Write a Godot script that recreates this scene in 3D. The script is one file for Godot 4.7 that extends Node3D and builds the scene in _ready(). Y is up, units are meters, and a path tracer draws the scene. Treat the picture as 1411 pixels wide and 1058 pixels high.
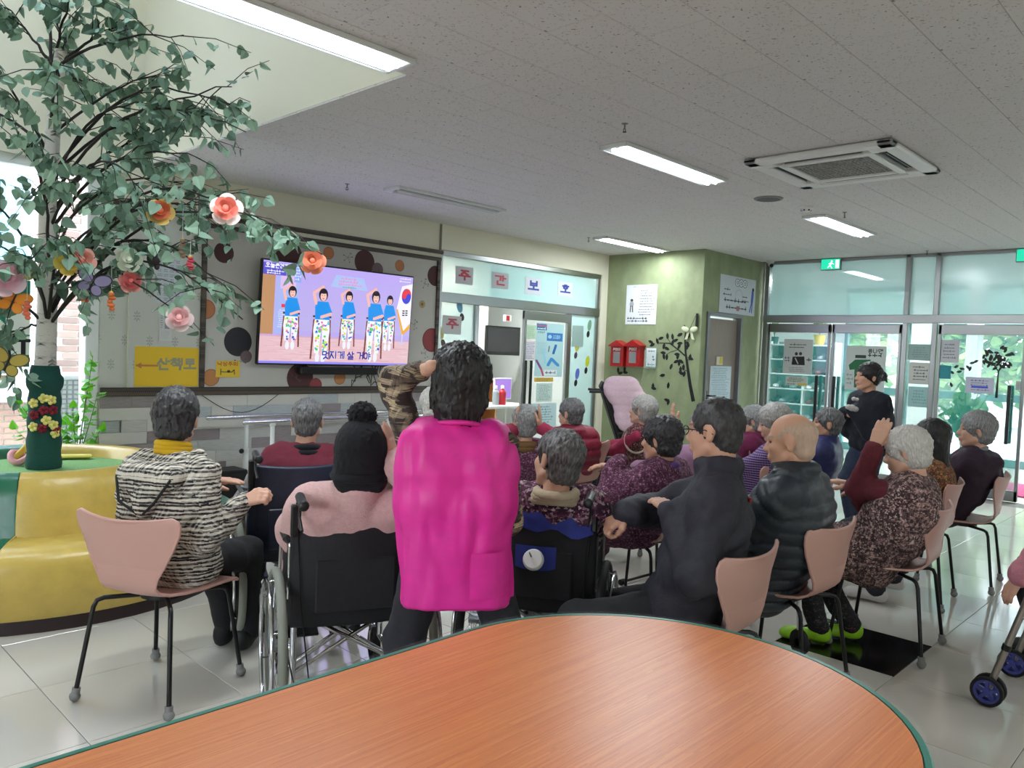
extends Node3D
# A day-care hall: seated people watch a television, a carer stands among them.

const CX := 705.5
const CY := 529.0
const FOCAL := 1078.17
const EYE := Vector3(0, 1.47, 0)
const YAW := 0.80214
const PITCH := 0.0424019
const ROLL := 0.0407502
const CEIL := 2.83
const TVZ := -6.6
const GREENX := 8.64
const GREENZ := -5.12
const GLASSX := 10.2
const WELLX := 2.46
const WELLZ := -3.22

var FW := Vector3()
var RT := Vector3()
var UP := Vector3()
var mats := {}
var taken := {}

class MB:
	var v := PackedVector3Array()
	var n := PackedVector3Array()
	var uv := PackedVector2Array()
	var has_uv := false

	func tri(a: Vector3, b: Vector3, c: Vector3, na: Vector3, nb: Vector3, nc: Vector3) -> void:
		if (b - a).cross(c - a).dot(na + nb + nc) > 0.0:
			v.append(a); v.append(c); v.append(b)
			n.append(na); n.append(nc); n.append(nb)
		else:
			v.append(a); v.append(b); v.append(c)
			n.append(na); n.append(nb); n.append(nc)

	func quad(a: Vector3, b: Vector3, c: Vector3, d: Vector3, nn: Vector3) -> void:
		tri(a, b, c, nn, nn, nn)
		tri(a, c, d, nn, nn, nn)

	func squad(a: Vector3, b: Vector3, c: Vector3, d: Vector3, na: Vector3, nb: Vector3, nc: Vector3, nd: Vector3) -> void:
		tri(a, b, c, na, nb, nc)
		tri(a, c, d, na, nc, nd)

	# picture quad: corners top-left, top-right, bottom-right, bottom-left
	func pic(a: Vector3, b: Vector3, c: Vector3, d: Vector3, nn: Vector3, r := Rect2(0, 0, 1, 1)) -> void:
		has_uv = true
		var u0 := r.position
		var u1 := r.end
		var P := [a, b, c, a, c, d]
		var U := [u0, Vector2(u1.x, u0.y), u1, u0, u1, Vector2(u0.x, u1.y)]
		for t in 2:
			var i := t * 3
			var o := [0, 1, 2]
			if (P[i + 1] - P[i]).cross(P[i + 2] - P[i]).dot(nn) > 0.0:
				o = [0, 2, 1]
			for k in o:
				v.append(P[i + k]); n.append(nn); uv.append(U[i + k])

	func box(c: Vector3, s: Vector3, b := Basis.IDENTITY, bev := 0.0) -> void:
		var h := s * 0.5
		var e := minf(bev, minf(h.x, minf(h.y, h.z)) * 0.9)
		for ax in 3:
			for sg in [-1.0, 1.0]:
				var u := (ax + 1) % 3
				var w := (ax + 2) % 3
				var nn := Vector3(); nn[ax] = sg
				var q: Array[Vector3] = []
				for k in [[-1, -1], [1, -1], [1, 1], [-1, 1]]:
					var p := Vector3()
					p[ax] = sg * h[ax]; p[u] = k[0] * (h[u] - e); p[w] = k[1] * (h[w] - e)
					q.append(c + b * p)
				quad(q[0], q[1], q[2], q[3], b * nn)
		if e <= 0.0:
			return
		for ax in 3:
			var u := (ax + 1) % 3
			var w := (ax + 2) % 3
			for k in [[-1, -1], [1, -1], [1, 1], [-1, 1]]:
				var nn := Vector3(); nn[u] = k[0]; nn[w] = k[1]
				var p0 := Vector3(); var p1 := Vector3()
				p0[u] = k[0] * h[u]; p0[w] = k[1] * (h[w] - e)
				p1[u] = k[0] * (h[u] - e); p1[w] = k[1] * h[w]
				var l := Vector3(); l[ax] = h[ax] - e
				quad(c + b * (p0 - l), c + b * (p0 + l), c + b * (p1 + l), c + b * (p1 - l), b * nn.normalized())
		for sx in [-1.0, 1.0]:
			for sy in [-1.0, 1.0]:
				for sz in [-1.0, 1.0]:
					var sv := Vector3(sx, sy, sz)
					var q: Array[Vector3] = []
					for ax in 3:
						var p := sv * (h - Vector3.ONE * e); p[ax] = sv[ax] * h[ax]
						q.append(c + b * p)
					var nn := b * sv.normalized()
					tri(q[0], q[1], q[2], nn, nn, nn)

	func tube(pts: PackedVector3Array, r0: float, sides := 8, r1 := -1.0, closed := false) -> void:
		var cnt := pts.size()
		if r1 < 0.0: r1 = r0
		var rings: Array[PackedVector3Array] = []
		var nrm: Array[PackedVector3Array] = []
		var side := Vector3()
		for i in cnt:
			var t: Vector3
			if closed: t = pts[(i + 1) % cnt] - pts[(i + cnt - 1) % cnt]
			elif i == 0: t = pts[1] - pts[0]
			elif i == cnt - 1: t = pts[i] - pts[i - 1]
			else: t = (pts[i + 1] - pts[i]).normalized() + (pts[i] - pts[i - 1]).normalized()
			t = t.normalized()
			if side == Vector3():
				side = t.cross(Vector3.UP) if absf(t.y) < 0.95 else t.cross(Vector3.RIGHT)
			side = (side - t * side.dot(t)).normalized()
			var up := t.cross(side)
			var ring := PackedVector3Array(); var rn := PackedVector3Array()
			var r := lerpf(r0, r1, float(i) / maxf(1.0, cnt - 1.0))
			for k in sides:
				var a := TAU * k / sides
				var d := side * cos(a) + up * sin(a)
				ring.append(pts[i] + d * r); rn.append(d)
			rings.append(ring); nrm.append(rn)
		var last := cnt if closed else cnt - 1
		for i in last:
			var j := (i + 1) % cnt
			for k in sides:
				var m := (k + 1) % sides
				squad(rings[i][k], rings[i][m], rings[j][m], rings[j][k], nrm[i][k], nrm[i][m], nrm[j][m], nrm[j][k])
		if not closed:
			for e in 2:
				var ring := rings[0] if e == 0 else rings[cnt - 1]
				var c := pts[0] if e == 0 else pts[cnt - 1]
				var nn := (pts[0] - pts[1]).normalized() if e == 0 else (pts[cnt - 1] - pts[cnt - 2]).normalized()
				for k in sides:
					tri(c, ring[k], ring[(k + 1) % sides], nn, nn, nn)

	func rod(a: Vector3, b: Vector3, r: float, sides := 8, r1 := -1.0) -> void:
		tube(PackedVector3Array([a, b]), r, sides, r1)

	# profile: (radius, height) from bottom to top, about the y axis of xf
	func lathe(prof: PackedVector2Array, seg := 16, xf := Transform3D.IDENTITY, from := 0.0, sweep := TAU) -> void:
		var cnt := prof.size()
		for i in cnt - 1:
			var d := prof[i + 1] - prof[i]
			var n0 := Vector2(d.y, -d.x).normalized()
			if d.length() < 1e-6: continue
			for k in seg:
				var a0 := from + sweep * k / seg
				var a1 := from + sweep * (k + 1) / seg
				var na := n0; var nb := n0
				if i > 0:
					var dp := prof[i] - prof[i - 1]
					var np := Vector2(dp.y, -dp.x).normalized()
					if np.dot(n0) > 0.6: na = (n0 + np).normalized()
				if i < cnt - 2:
					var dq := prof[i + 2] - prof[i + 1]
					var nq := Vector2(dq.y, -dq.x).normalized()
					if nq.dot(n0) > 0.6: nb = (n0 + nq).normalized()
				var P := func(pp: Vector2, a: float) -> Vector3: return xf * Vector3(pp.x * cos(a), pp.y, pp.x * sin(a))
				var N := func(pp: Vector2, a: float) -> Vector3: return (xf.basis * Vector3(pp.x * cos(a), pp.y, pp.x * sin(a))).normalized()
				var p00: Vector3 = P.call(prof[i], a0)
				var p01: Vector3 = P.call(prof[i], a1)
				var p10: Vector3 = P.call(prof[i + 1], a0)
				var p11: Vector3 = P.call(prof[i + 1], a1)
				squad(p00, p01, p11, p10, N.call(na, a0), N.call(na, a1), N.call(nb, a1), N.call(nb, a0))

	func ball(c: Vector3, r: Vector3, seg := 10, rings := 6, b := Basis.IDENTITY) -> void:
		for i in rings:
			var t0 := PI * i / rings
			var t1 := PI * (i + 1) / rings
			for k in seg:
				var q: Array[Vector3] = []
				for e in [[t0, k], [t0, k + 1], [t1, k + 1], [t1, k]]:
					var a: float = TAU * e[1] / seg
					q.append(Vector3(sin(e[0]) * cos(a), cos(e[0]), sin(e[0]) * sin(a)))
				squad(c + b * (q[0] * r), c + b * (q[1] * r), c + b * (q[2] * r), c + b * (q[3] * r),
					(b * (q[0] / r)).normalized(), (b * (q[1] / r)).normalized(), (b * (q[2] / r)).normalized(), (b * (q[3] / r)).normalized())

	# flat outline in the xy plane of xf, pushed out by depth along +z
	func slab(poly: PackedVector2Array, depth: float, xf := Transform3D.IDENTITY) -> void:
		var ix := Geometry2D.triangulate_polygon(poly)
		var fz := xf.basis.z.normalized()
		for i in range(0, ix.size(), 3):
			var a := poly[ix[i]]; var b := poly[ix[i + 1]]; var c := poly[ix[i + 2]]
			tri(xf * Vector3(a.x, a.y, depth), xf * Vector3(b.x, b.y, depth), xf * Vector3(c.x, c.y, depth), fz, fz, fz)
			tri(xf * Vector3(a.x, a.y, 0), xf * Vector3(b.x, b.y, 0), xf * Vector3(c.x, c.y, 0), -fz, -fz, -fz)
		var cw := Geometry2D.is_polygon_clockwise(poly)
		for i in poly.size():
			var a := poly[i]; var b := poly[(i + 1) % poly.size()]
			var d := b - a
			var o := Vector2(-d.y, d.x) if cw else Vector2(d.y, -d.x)
			var nn := (xf.basis * Vector3(o.x, o.y, 0)).normalized()
			quad(xf * Vector3(a.x, a.y, 0), xf * Vector3(b.x, b.y, 0), xf * Vector3(b.x, b.y, depth), xf * Vector3(a.x, a.y, depth), nn)

	# smooth surface through rows of points
	func sheet(rows: Array, flip := false) -> void:
		var R := rows.size()
		var C: int = rows[0].size()
		var nr: Array[PackedVector3Array] = []
		for i in R:
			var l := PackedVector3Array()
			for j in C:
				var du: Vector3 = rows[i][mini(j + 1, C - 1)] - rows[i][maxi(j - 1, 0)]
				var dv: Vector3 = rows[mini(i + 1, R - 1)][j] - rows[maxi(i - 1, 0)][j]
				var nn := du.cross(dv).normalized()
				l.append(-nn if flip else nn)
			nr.append(l)
		for i in R - 1:
			for j in C - 1:
				squad(rows[i][j], rows[i][j + 1], rows[i + 1][j + 1], rows[i + 1][j], nr[i][j], nr[i][j + 1], nr[i + 1][j + 1], nr[i + 1][j])

	func add(o: MB, xf := Transform3D.IDENTITY) -> void:
		var nb := xf.basis.inverse().transposed()
		var mirrored := xf.basis.determinant() < 0.0
		for i in range(0, o.v.size(), 3):
			for k in ([0, 2, 1] if mirrored else [0, 1, 2]):
				v.append(xf * o.v[i + k]); n.append((nb * o.n[i + k]).normalized())

	func mesh() -> ArrayMesh:
		var a := []
		a.resize(Mesh.ARRAY_MAX)
		a[Mesh.ARRAY_VERTEX] = v
		a[Mesh.ARRAY_NORMAL] = n
		if has_uv and uv.size() == v.size(): a[Mesh.ARRAY_TEX_UV] = uv
		var m := ArrayMesh.new()
		m.add_surface_from_arrays(Mesh.PRIMITIVE_TRIANGLES, a)
		return m

# ---------------------------------------------------------------- names, nodes
func numbered(called: String) -> String:
	if not taken.has(called):
		taken[called] = 0
		return called
	taken[called] += 1
	return "%s_%03d" % [called, taken[called]]

func tag(o: Node3D, label: String, category := "", group := "", kind := "") -> void:
	if label: o.set_meta("label", label)
	if category: o.set_meta("category", category)
	if group: o.set_meta("group", group)
	if kind: o.set_meta("kind", kind)

func thing(called: String, label: String, category: String, at := Vector3.ZERO, turn := 0.0, group := "") -> Node3D:
	var o := Node3D.new()
	o.name = numbered(called)
	add_child(o)
	o.position = at
	o.rotation.y = turn
	tag(o, label, category, group)
	return o

func part(called: String, m, material: Material, parent: Node3D, label := "") -> MeshInstance3D:
	var o := MeshInstance3D.new()
	o.name = called
	o.mesh = m.mesh() if m is MB else m
	o.material_override = material
	parent.add_child(o, true)
	if label: o.set_meta("label", label)
	return o

func solo(called: String, m, material: Material, label: String, category: String, group := "", at := Vector3.ZERO) -> MeshInstance3D:
	var o := MeshInstance3D.new()
	o.name = numbered(called)
	o.mesh = m.mesh() if m is MB else m
	o.material_override = material
	add_child(o)
	o.position = at
	tag(o, label, category, group)
	return o

func struct(called: String, m, material: Material, label := "") -> MeshInstance3D:
	var o := MeshInstance3D.new()
	o.name = numbered(called)
	if m != null:
		o.mesh = m.mesh() if m is MB else m
	o.material_override = material
	add_child(o)
	tag(o, label, "", "", "structure")
	return o

func copy(o: Node3D, at: Vector3, turn: float, label := "") -> Node3D:
	var c := o.duplicate() as Node3D
	c.name = numbered(str(o.name))
	add_child(c)
	c.position = at
	c.rotation.y = turn
	if label: c.set_meta("label", label)
	return c

# ---------------------------------------------------------------- camera geometry
func ray(x: float, y: float) -> Vector3:
	return FW + RT * ((x - CX) / FOCAL) - UP * ((y - CY) / FOCAL)

func px(x: float, y: float, d: float) -> Vector3:
	return EYE + ray(x, y) * d

func px_y(x: float, y: float, h: float) -> Vector3:
	var r := ray(x, y)
	return EYE + r * ((h - EYE.y) / r.y)

func px_z(x: float, y: float, z: float) -> Vector3:
	var r := ray(x, y)
	return EYE + r * (z / r.z)

func px_x(x: float, y: float, wx: float) -> Vector3:
	var r := ray(x, y)
	return EYE + r * (wx / r.x)

# ---------------------------------------------------------------- materials
func mat(key: String, col := Color.WHITE, rough := 0.6, metal := 0.0) -> StandardMaterial3D:
	if mats.has(key): return mats[key]
	var m := StandardMaterial3D.new()
	m.albedo_color = col
	m.roughness = rough
	m.metallic = metal
	mats[key] = m
	return m

func hexc(h: int) -> Color:
	return Color8((h >> 16) & 255, (h >> 8) & 255, h & 255)

func noise(sd: int, freq: float, oct := 3) -> FastNoiseLite:
	var f := FastNoiseLite.new()
	f.seed = sd
	f.noise_type = FastNoiseLite.TYPE_SIMPLEX_SMOOTH
	f.frequency = freq
	f.fractal_octaves = oct
	return f

func noise_tex(sd: int, freq: float, cols: Array, size := 256, oct := 4, normal := 0.0) -> NoiseTexture2D:
	var t := NoiseTexture2D.new()
	t.width = size
	t.height = size
	t.seamless = true
	t.noise = noise(sd, freq, oct)
	if normal > 0.0:
		t.as_normal_map = true
		t.bump_strength = normal
	elif cols.size():
		var g := Gradient.new()
		var offs := PackedFloat32Array(); var cc := PackedColorArray()
		for i in cols.size():
			offs.append(float(i) / maxf(1, cols.size() - 1)); cc.append(cols[i])
		g.offsets = offs
		g.colors = cc
		t.color_ramp = g
	return t

# colour that varies over a surface by a tiling noise (grey tones shared between materials); scale is repeats per metre
var shared := {}
func mottled(key: String, cols: Array, scale: Vector3, rough := 0.7, freq := 0.02, sd := 1, bump := 0.0, oct := 4, world := false) -> StandardMaterial3D:
	if mats.has(key): return mats[key]
	var hi: Color = cols[0]
	var lo: Color = cols[0]
	for c in cols:
		if c.get_luminance() > hi.get_luminance(): hi = c
		if c.get_luminance() < lo.get_luminance(): lo = c
	var m := mat(key, hi, rough)
	var k := snappedf(lo.get_luminance() / maxf(hi.get_luminance(), 0.001), 0.1)
	var fq := 0.02 if freq < 0.025 else 0.045
	var tk := "%.1f_%.3f" % [k, fq]
	if not shared.has(tk): shared[tk] = noise_tex(int(k * 100) + int(fq * 1000), fq, [Color(k, k, k), Color.WHITE], 256, oct)
	m.albedo_texture = shared[tk]
	m.uv1_triplanar = true
	m.uv1_world_triplanar = world
	m.uv1_scale = scale
	m.uv1_offset = Vector3(sd * 0.137, sd * 0.291, sd * 0.411)
	if bump > 0.0:
		var nk := "n%.3f" % fq
		if not shared.has(nk): shared[nk] = noise_tex(77, fq * 2.0, [], 256, oct, 4.0)
		m.normal_enabled = true
		m.normal_texture = shared[nk]
		m.normal_scale = bump * 0.14
	return m

func picture(key: String, im: Image, rough := 0.6) -> StandardMaterial3D:
	var m := mat(key, Color.WHITE, rough)
	im.generate_mipmaps()
	m.albedo_texture = ImageTexture.create_from_image(im)
	m.texture_repeat = false
	return m

func cloth_image(key: String, im: Image, scale: float, rough := 0.9) -> StandardMaterial3D:
	var m := mat(key, Color.WHITE, rough)
	m.albedo_texture = ImageTexture.create_from_image(im)
	m.uv1_triplanar = true
	m.uv1_scale = Vector3.ONE * scale
	return m

# ---------------------------------------------------------------- flat print
func blank(w: int, h: int, c: Color) -> Image:
	var im := Image.create_empty(w, h, false, Image.FORMAT_RGB8)
	im.fill(c)
	return im

func i_line(im: Image, a: Vector2, b: Vector2, w: float, c: Color) -> void:
	var steps := int(maxf(1.0, a.distance_to(b) / maxf(0.7, w * 0.3)))
	var k := maxi(1, int(round(w)))
	for i in steps + 1:
		var p := a.lerp(b, float(i) / steps) - Vector2(k, k) * 0.5
		im.fill_rect(Rect2i(int(round(p.x)), int(round(p.y)), k, k), c)

func i_poly(im: Image, pts: PackedVector2Array, c: Color) -> void:
	var lo := 1e9; var hi := -1e9
	for p in pts:
		lo = minf(lo, p.y); hi = maxf(hi, p.y)
	for y in range(maxi(0, int(floor(lo))), mini(im.get_height() - 1, int(ceil(hi))) + 1):
		var xs: Array[float] = []
		for i in pts.size():
			var a := pts[i]; var b := pts[(i + 1) % pts.size()]
			var yy := y + 0.5
			if (a.y <= yy) != (b.y <= yy):
				xs.append(a.x + (b.x - a.x) * (yy - a.y) / (b.y - a.y))
		xs.sort()
		for i in range(0, xs.size() - 1, 2):
			var x0 := maxi(0, int(round(xs[i])))
			var x1 := mini(im.get_width(), int(round(xs[i + 1])))
			if x1 > x0: im.fill_rect(Rect2i(x0, y, x1 - x0, 1), c)

func i_oval(im: Image, c: Vector2, r: Vector2, col: Color, turn := 0.0) -> void:
	var pts := PackedVector2Array()
	for k in 28:
		pts.append(c + Vector2(cos(TAU * k / 28) * r.x, sin(TAU * k / 28) * r.y).rotated(turn))
	i_poly(im, pts, col)

const CHO := ["ㄱ", "ㄱ", "ㄴ", "ㄷ", "ㄷ", "ㄹ", "ㅁ", "ㅂ", "ㅂ", "ㅅ", "ㅅ", "ㅇ", "ㅈ", "ㅈ", "ㅊ", "ㅋ", "ㅌ", "ㅍ", "ㅎ"]
const JONG := ["", "ㄱ", "ㄱ", "ㄱ", "ㄴ", "ㄴ", "ㄴ", "ㄷ", "ㄹ", "ㄹ", "ㄹ", "ㄹ", "ㄹ", "ㄹ", "ㄹ", "ㄹ", "ㅁ", "ㅂ", "ㅂ", "ㅅ", "ㅅ", "ㅇ", "ㅈ", "ㅊ", "ㅋ", "ㅌ", "ㅍ", "ㅎ"]

func ring_pts(c: Vector2, r: Vector2) -> Array:
	var o := []
	for k in 15: o.append(c + Vector2(sin(TAU * k / 14) * r.x, -cos(TAU * k / 14) * r.y))
	return o

func jamo(j: String) -> Array:
	match j:
		"ㄱ": return [[Vector2(0, 0), Vector2(1, 0), Vector2(0.9, 1)]]
		"ㅋ": return [[Vector2(0, 0), Vector2(1, 0), Vector2(0.9, 1)], [Vector2(0, 0.5), Vector2(0.95, 0.5)]]
		"ㄴ": return [[Vector2(0, 0), Vector2(0, 1), Vector2(1, 1)]]
		"ㄷ": return [[Vector2(1, 0), Vector2(0, 0), Vector2(0, 1), Vector2(1, 1)]]
		"ㅌ": return [[Vector2(1, 0), Vector2(0, 0), Vector2(0, 1), Vector2(1, 1)], [Vector2(0, 0.5), Vector2(1, 0.5)]]
		"ㄹ": return [[Vector2(0, 0), Vector2(1, 0), Vector2(1, 0.5), Vector2(0, 0.5), Vector2(0, 1), Vector2(1, 1)]]
		"ㅁ": return [[Vector2(0, 0), Vector2(1, 0), Vector2(1, 1), Vector2(0, 1), Vector2(0, 0)]]
		"ㅂ": return [[Vector2(0, 0), Vector2(0, 1), Vector2(1, 1), Vector2(1, 0)], [Vector2(0, 0.5), Vector2(1, 0.5)]]
		"ㅍ": return [[Vector2(0, 0), Vector2(1, 0)], [Vector2(0, 1), Vector2(1, 1)], [Vector2(0.3, 0), Vector2(0.3, 1)], [Vector2(0.7, 0), Vector2(0.7, 1)]]
		"ㅅ": return [[Vector2(0.5, 0), Vector2(0.4, 0.4), Vector2(0, 1)], [Vector2(0.48, 0.35), Vector2(1, 1)]]
		"ㅇ": return [ring_pts(Vector2(0.5, 0.5), Vector2(0.5, 0.5))]
		"ㅈ": return [[Vector2(0, 0), Vector2(1, 0)], [Vector2(0.5, 0), Vector2(0, 1)], [Vector2(0.45, 0.4), Vector2(1, 1)]]
		"ㅊ": return [[Vector2(0.3, -0.15), Vector2(0.7, -0.15)], [Vector2(0, 0.15), Vector2(1, 0.15)], [Vector2(0.5, 0.15), Vector2(0, 1)], [Vector2(0.45, 0.5), Vector2(1, 1)]]
		"ㅎ": return [[Vector2(0.35, 0), Vector2(0.65, 0)], [Vector2(0, 0.25), Vector2(1, 0.25)], ring_pts(Vector2(0.5, 0.7), Vector2(0.33, 0.3))]
	return []

# strokes of one syllable in a unit square, y down
func syllable(ch: int) -> Array:
	var k := ch - 0xAC00
	if k < 0: return []
	var cho: String = CHO[k / 588]
	var ju := (k % 588) / 28
	var jong: String = JONG[k % 28]
	var out := []
	var flat := ju in [8, 12, 13, 17, 18]
	var mixed := ju == 19
	var top_h := 0.86 if jong == "" else 0.5
	var rc := Rect2(0.04, 0.08, 0.48, top_h - 0.1)
	if flat or mixed: rc = Rect2(0.2, 0.06, 0.6, top_h * 0.46)
	if mixed: rc = Rect2(0.08, 0.1, 0.52, top_h * 0.5)
	for s in jamo(cho):
		var l := []
		for p in s: l.append(rc.position + p * rc.size)
		out.append(l)
	var b := top_h
	match ju:
		0: out += [[Vector2(0.72, 0.02), Vector2(0.72, b)], [Vector2(0.72, b * 0.5), Vector2(0.96, b * 0.5)]]
		1: out += [[Vector2(0.66, 0.02), Vector2(0.66, b)], [Vector2(0.9, 0.02), Vector2(0.9, b)], [Vector2(0.66, b * 0.5), Vector2(0.9, b * 0.5)]]
		2: out += [[Vector2(0.72, 0.02), Vector2(0.72, b)], [Vector2(0.72, b * 0.36), Vector2(0.96, b * 0.36)], [Vector2(0.72, b * 0.62), Vector2(0.96, b * 0.62)]]
		4: out += [[Vector2(0.86, 0.02), Vector2(0.86, b)], [Vector2(0.6, b * 0.5), Vector2(0.86, b * 0.5)]]
		5: out += [[Vector2(0.74, 0.02), Vector2(0.74, b)], [Vector2(0.94, 0.02), Vector2(0.94, b)], [Vector2(0.56, b * 0.5), Vector2(0.74, b * 0.5)]]
		6: out += [[Vector2(0.86, 0.02), Vector2(0.86, b)], [Vector2(0.6, b * 0.36), Vector2(0.86, b * 0.36)], [Vector2(0.6, b * 0.64), Vector2(0.86, b * 0.64)]]
		8: out += [[Vector2(0.02, b), Vector2(0.98, b)], [Vector2(0.5, b * 0.66), Vector2(0.5, b)]]
		12: out += [[Vector2(0.02, b), Vector2(0.98, b)], [Vector2(0.33, b * 0.66), Vector2(0.33, b)], [Vector2(0.67, b * 0.66), Vector2(0.67, b)]]
		13: out += [[Vector2(0.02, b * 0.66), Vector2(0.98, b * 0.66)], [Vector2(0.5, b * 0.66), Vector2(0.5, b * 1.08)]]
		17: out += [[Vector2(0.02, b * 0.66), Vector2(0.98, b * 0.66)], [Vector2(0.33, b * 0.66), Vector2(0.33, b)], [Vector2(0.67, b * 0.66), Vector2(0.67, b)]]
		18: out += [[Vector2(0.02, b * 0.8), Vector2(0.98, b * 0.8)]]
		19: out += [[Vector2(0.02, b * 0.85), Vector2(0.72, b * 0.85)], [Vector2(0.88, 0.02), Vector2(0.88, b * 1.02)]]
		20: out += [[Vector2(0.8, 0.02), Vector2(0.8, b)]]
	for s in jamo(jong):
		var l := []
		for p in s: l.append(Vector2(0.2, 0.62) + p * Vector2(0.62, 0.34))
		out.append(l)
	return out

func i_text(im: Image, s: String, at: Vector2, size: float, w: float, c: Color, pitch := 1.12) -> void:
	for i in s.length():
		for st in syllable(s.unicode_at(i)):
			for k in st.size() - 1:
				i_line(im, at + Vector2(i * size * pitch, 0) + st[k] * size, at + Vector2(i * size * pitch, 0) + st[k + 1] * size, w, c)

# rows of small print, too small to read in the photograph
func i_rows(im: Image, r: Rect2, rows: int, w: float, c: Color, sd: int) -> void:
	var g := RandomNumberGenerator.new()
	g.seed = sd
	for k in rows:
		var y := r.position.y + r.size.y * (k + 0.5) / rows
		var x := r.position.x + g.randf() * r.size.x * 0.12
		var to := r.end.x - g.randf() * r.size.x * 0.25
		while x < to:
			var l := w * (1.0 + g.randf() * 2.4)
			i_line(im, Vector2(x, y), Vector2(minf(x + l, to), y), w, c)
			if g.randf() < 0.5: i_line(im, Vector2(x + l * 0.5, y - w * 1.6), Vector2(x + l * 0.5, y + w), w * 0.7, c)
			x += l + w * 1.6

# ---------------------------------------------------------------- figures: smooth fields meshed as surface nets
# a field is a dictionary: a, b (ends), ra, rb (radii), el (ellipsoid radii or zero), sub (1 = cut away), k (blend), cell,
# noise, namp, nscale, quilt (depth), qpitch
func field(k := 0.03, cell := 0.014) -> Dictionary:
	return {"a": PackedVector3Array(), "b": PackedVector3Array(), "ra": PackedFloat32Array(), "rb": PackedFloat32Array(), "el": PackedVector3Array(),
		"sub": PackedByteArray(), "k": k, "cell": cell, "noise": null, "namp": 0.0, "nscale": Vector3.ONE, "quilt": 0.0, "qpitch": 0.06}

func bone(f: Dictionary, a: Vector3, b: Vector3, ra: float, rb: float, sub := 0) -> void:
	f.a.append(a); f.b.append(b); f.ra.append(ra); f.rb.append(rb); f.el.append(Vector3.ZERO); f.sub.append(sub)

func oval(f: Dictionary, c: Vector3, r: Vector3, sub := 0) -> void:
	f.a.append(c); f.b.append(c); f.ra.append(0.0); f.rb.append(0.0); f.el.append(r); f.sub.append(sub)

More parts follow.
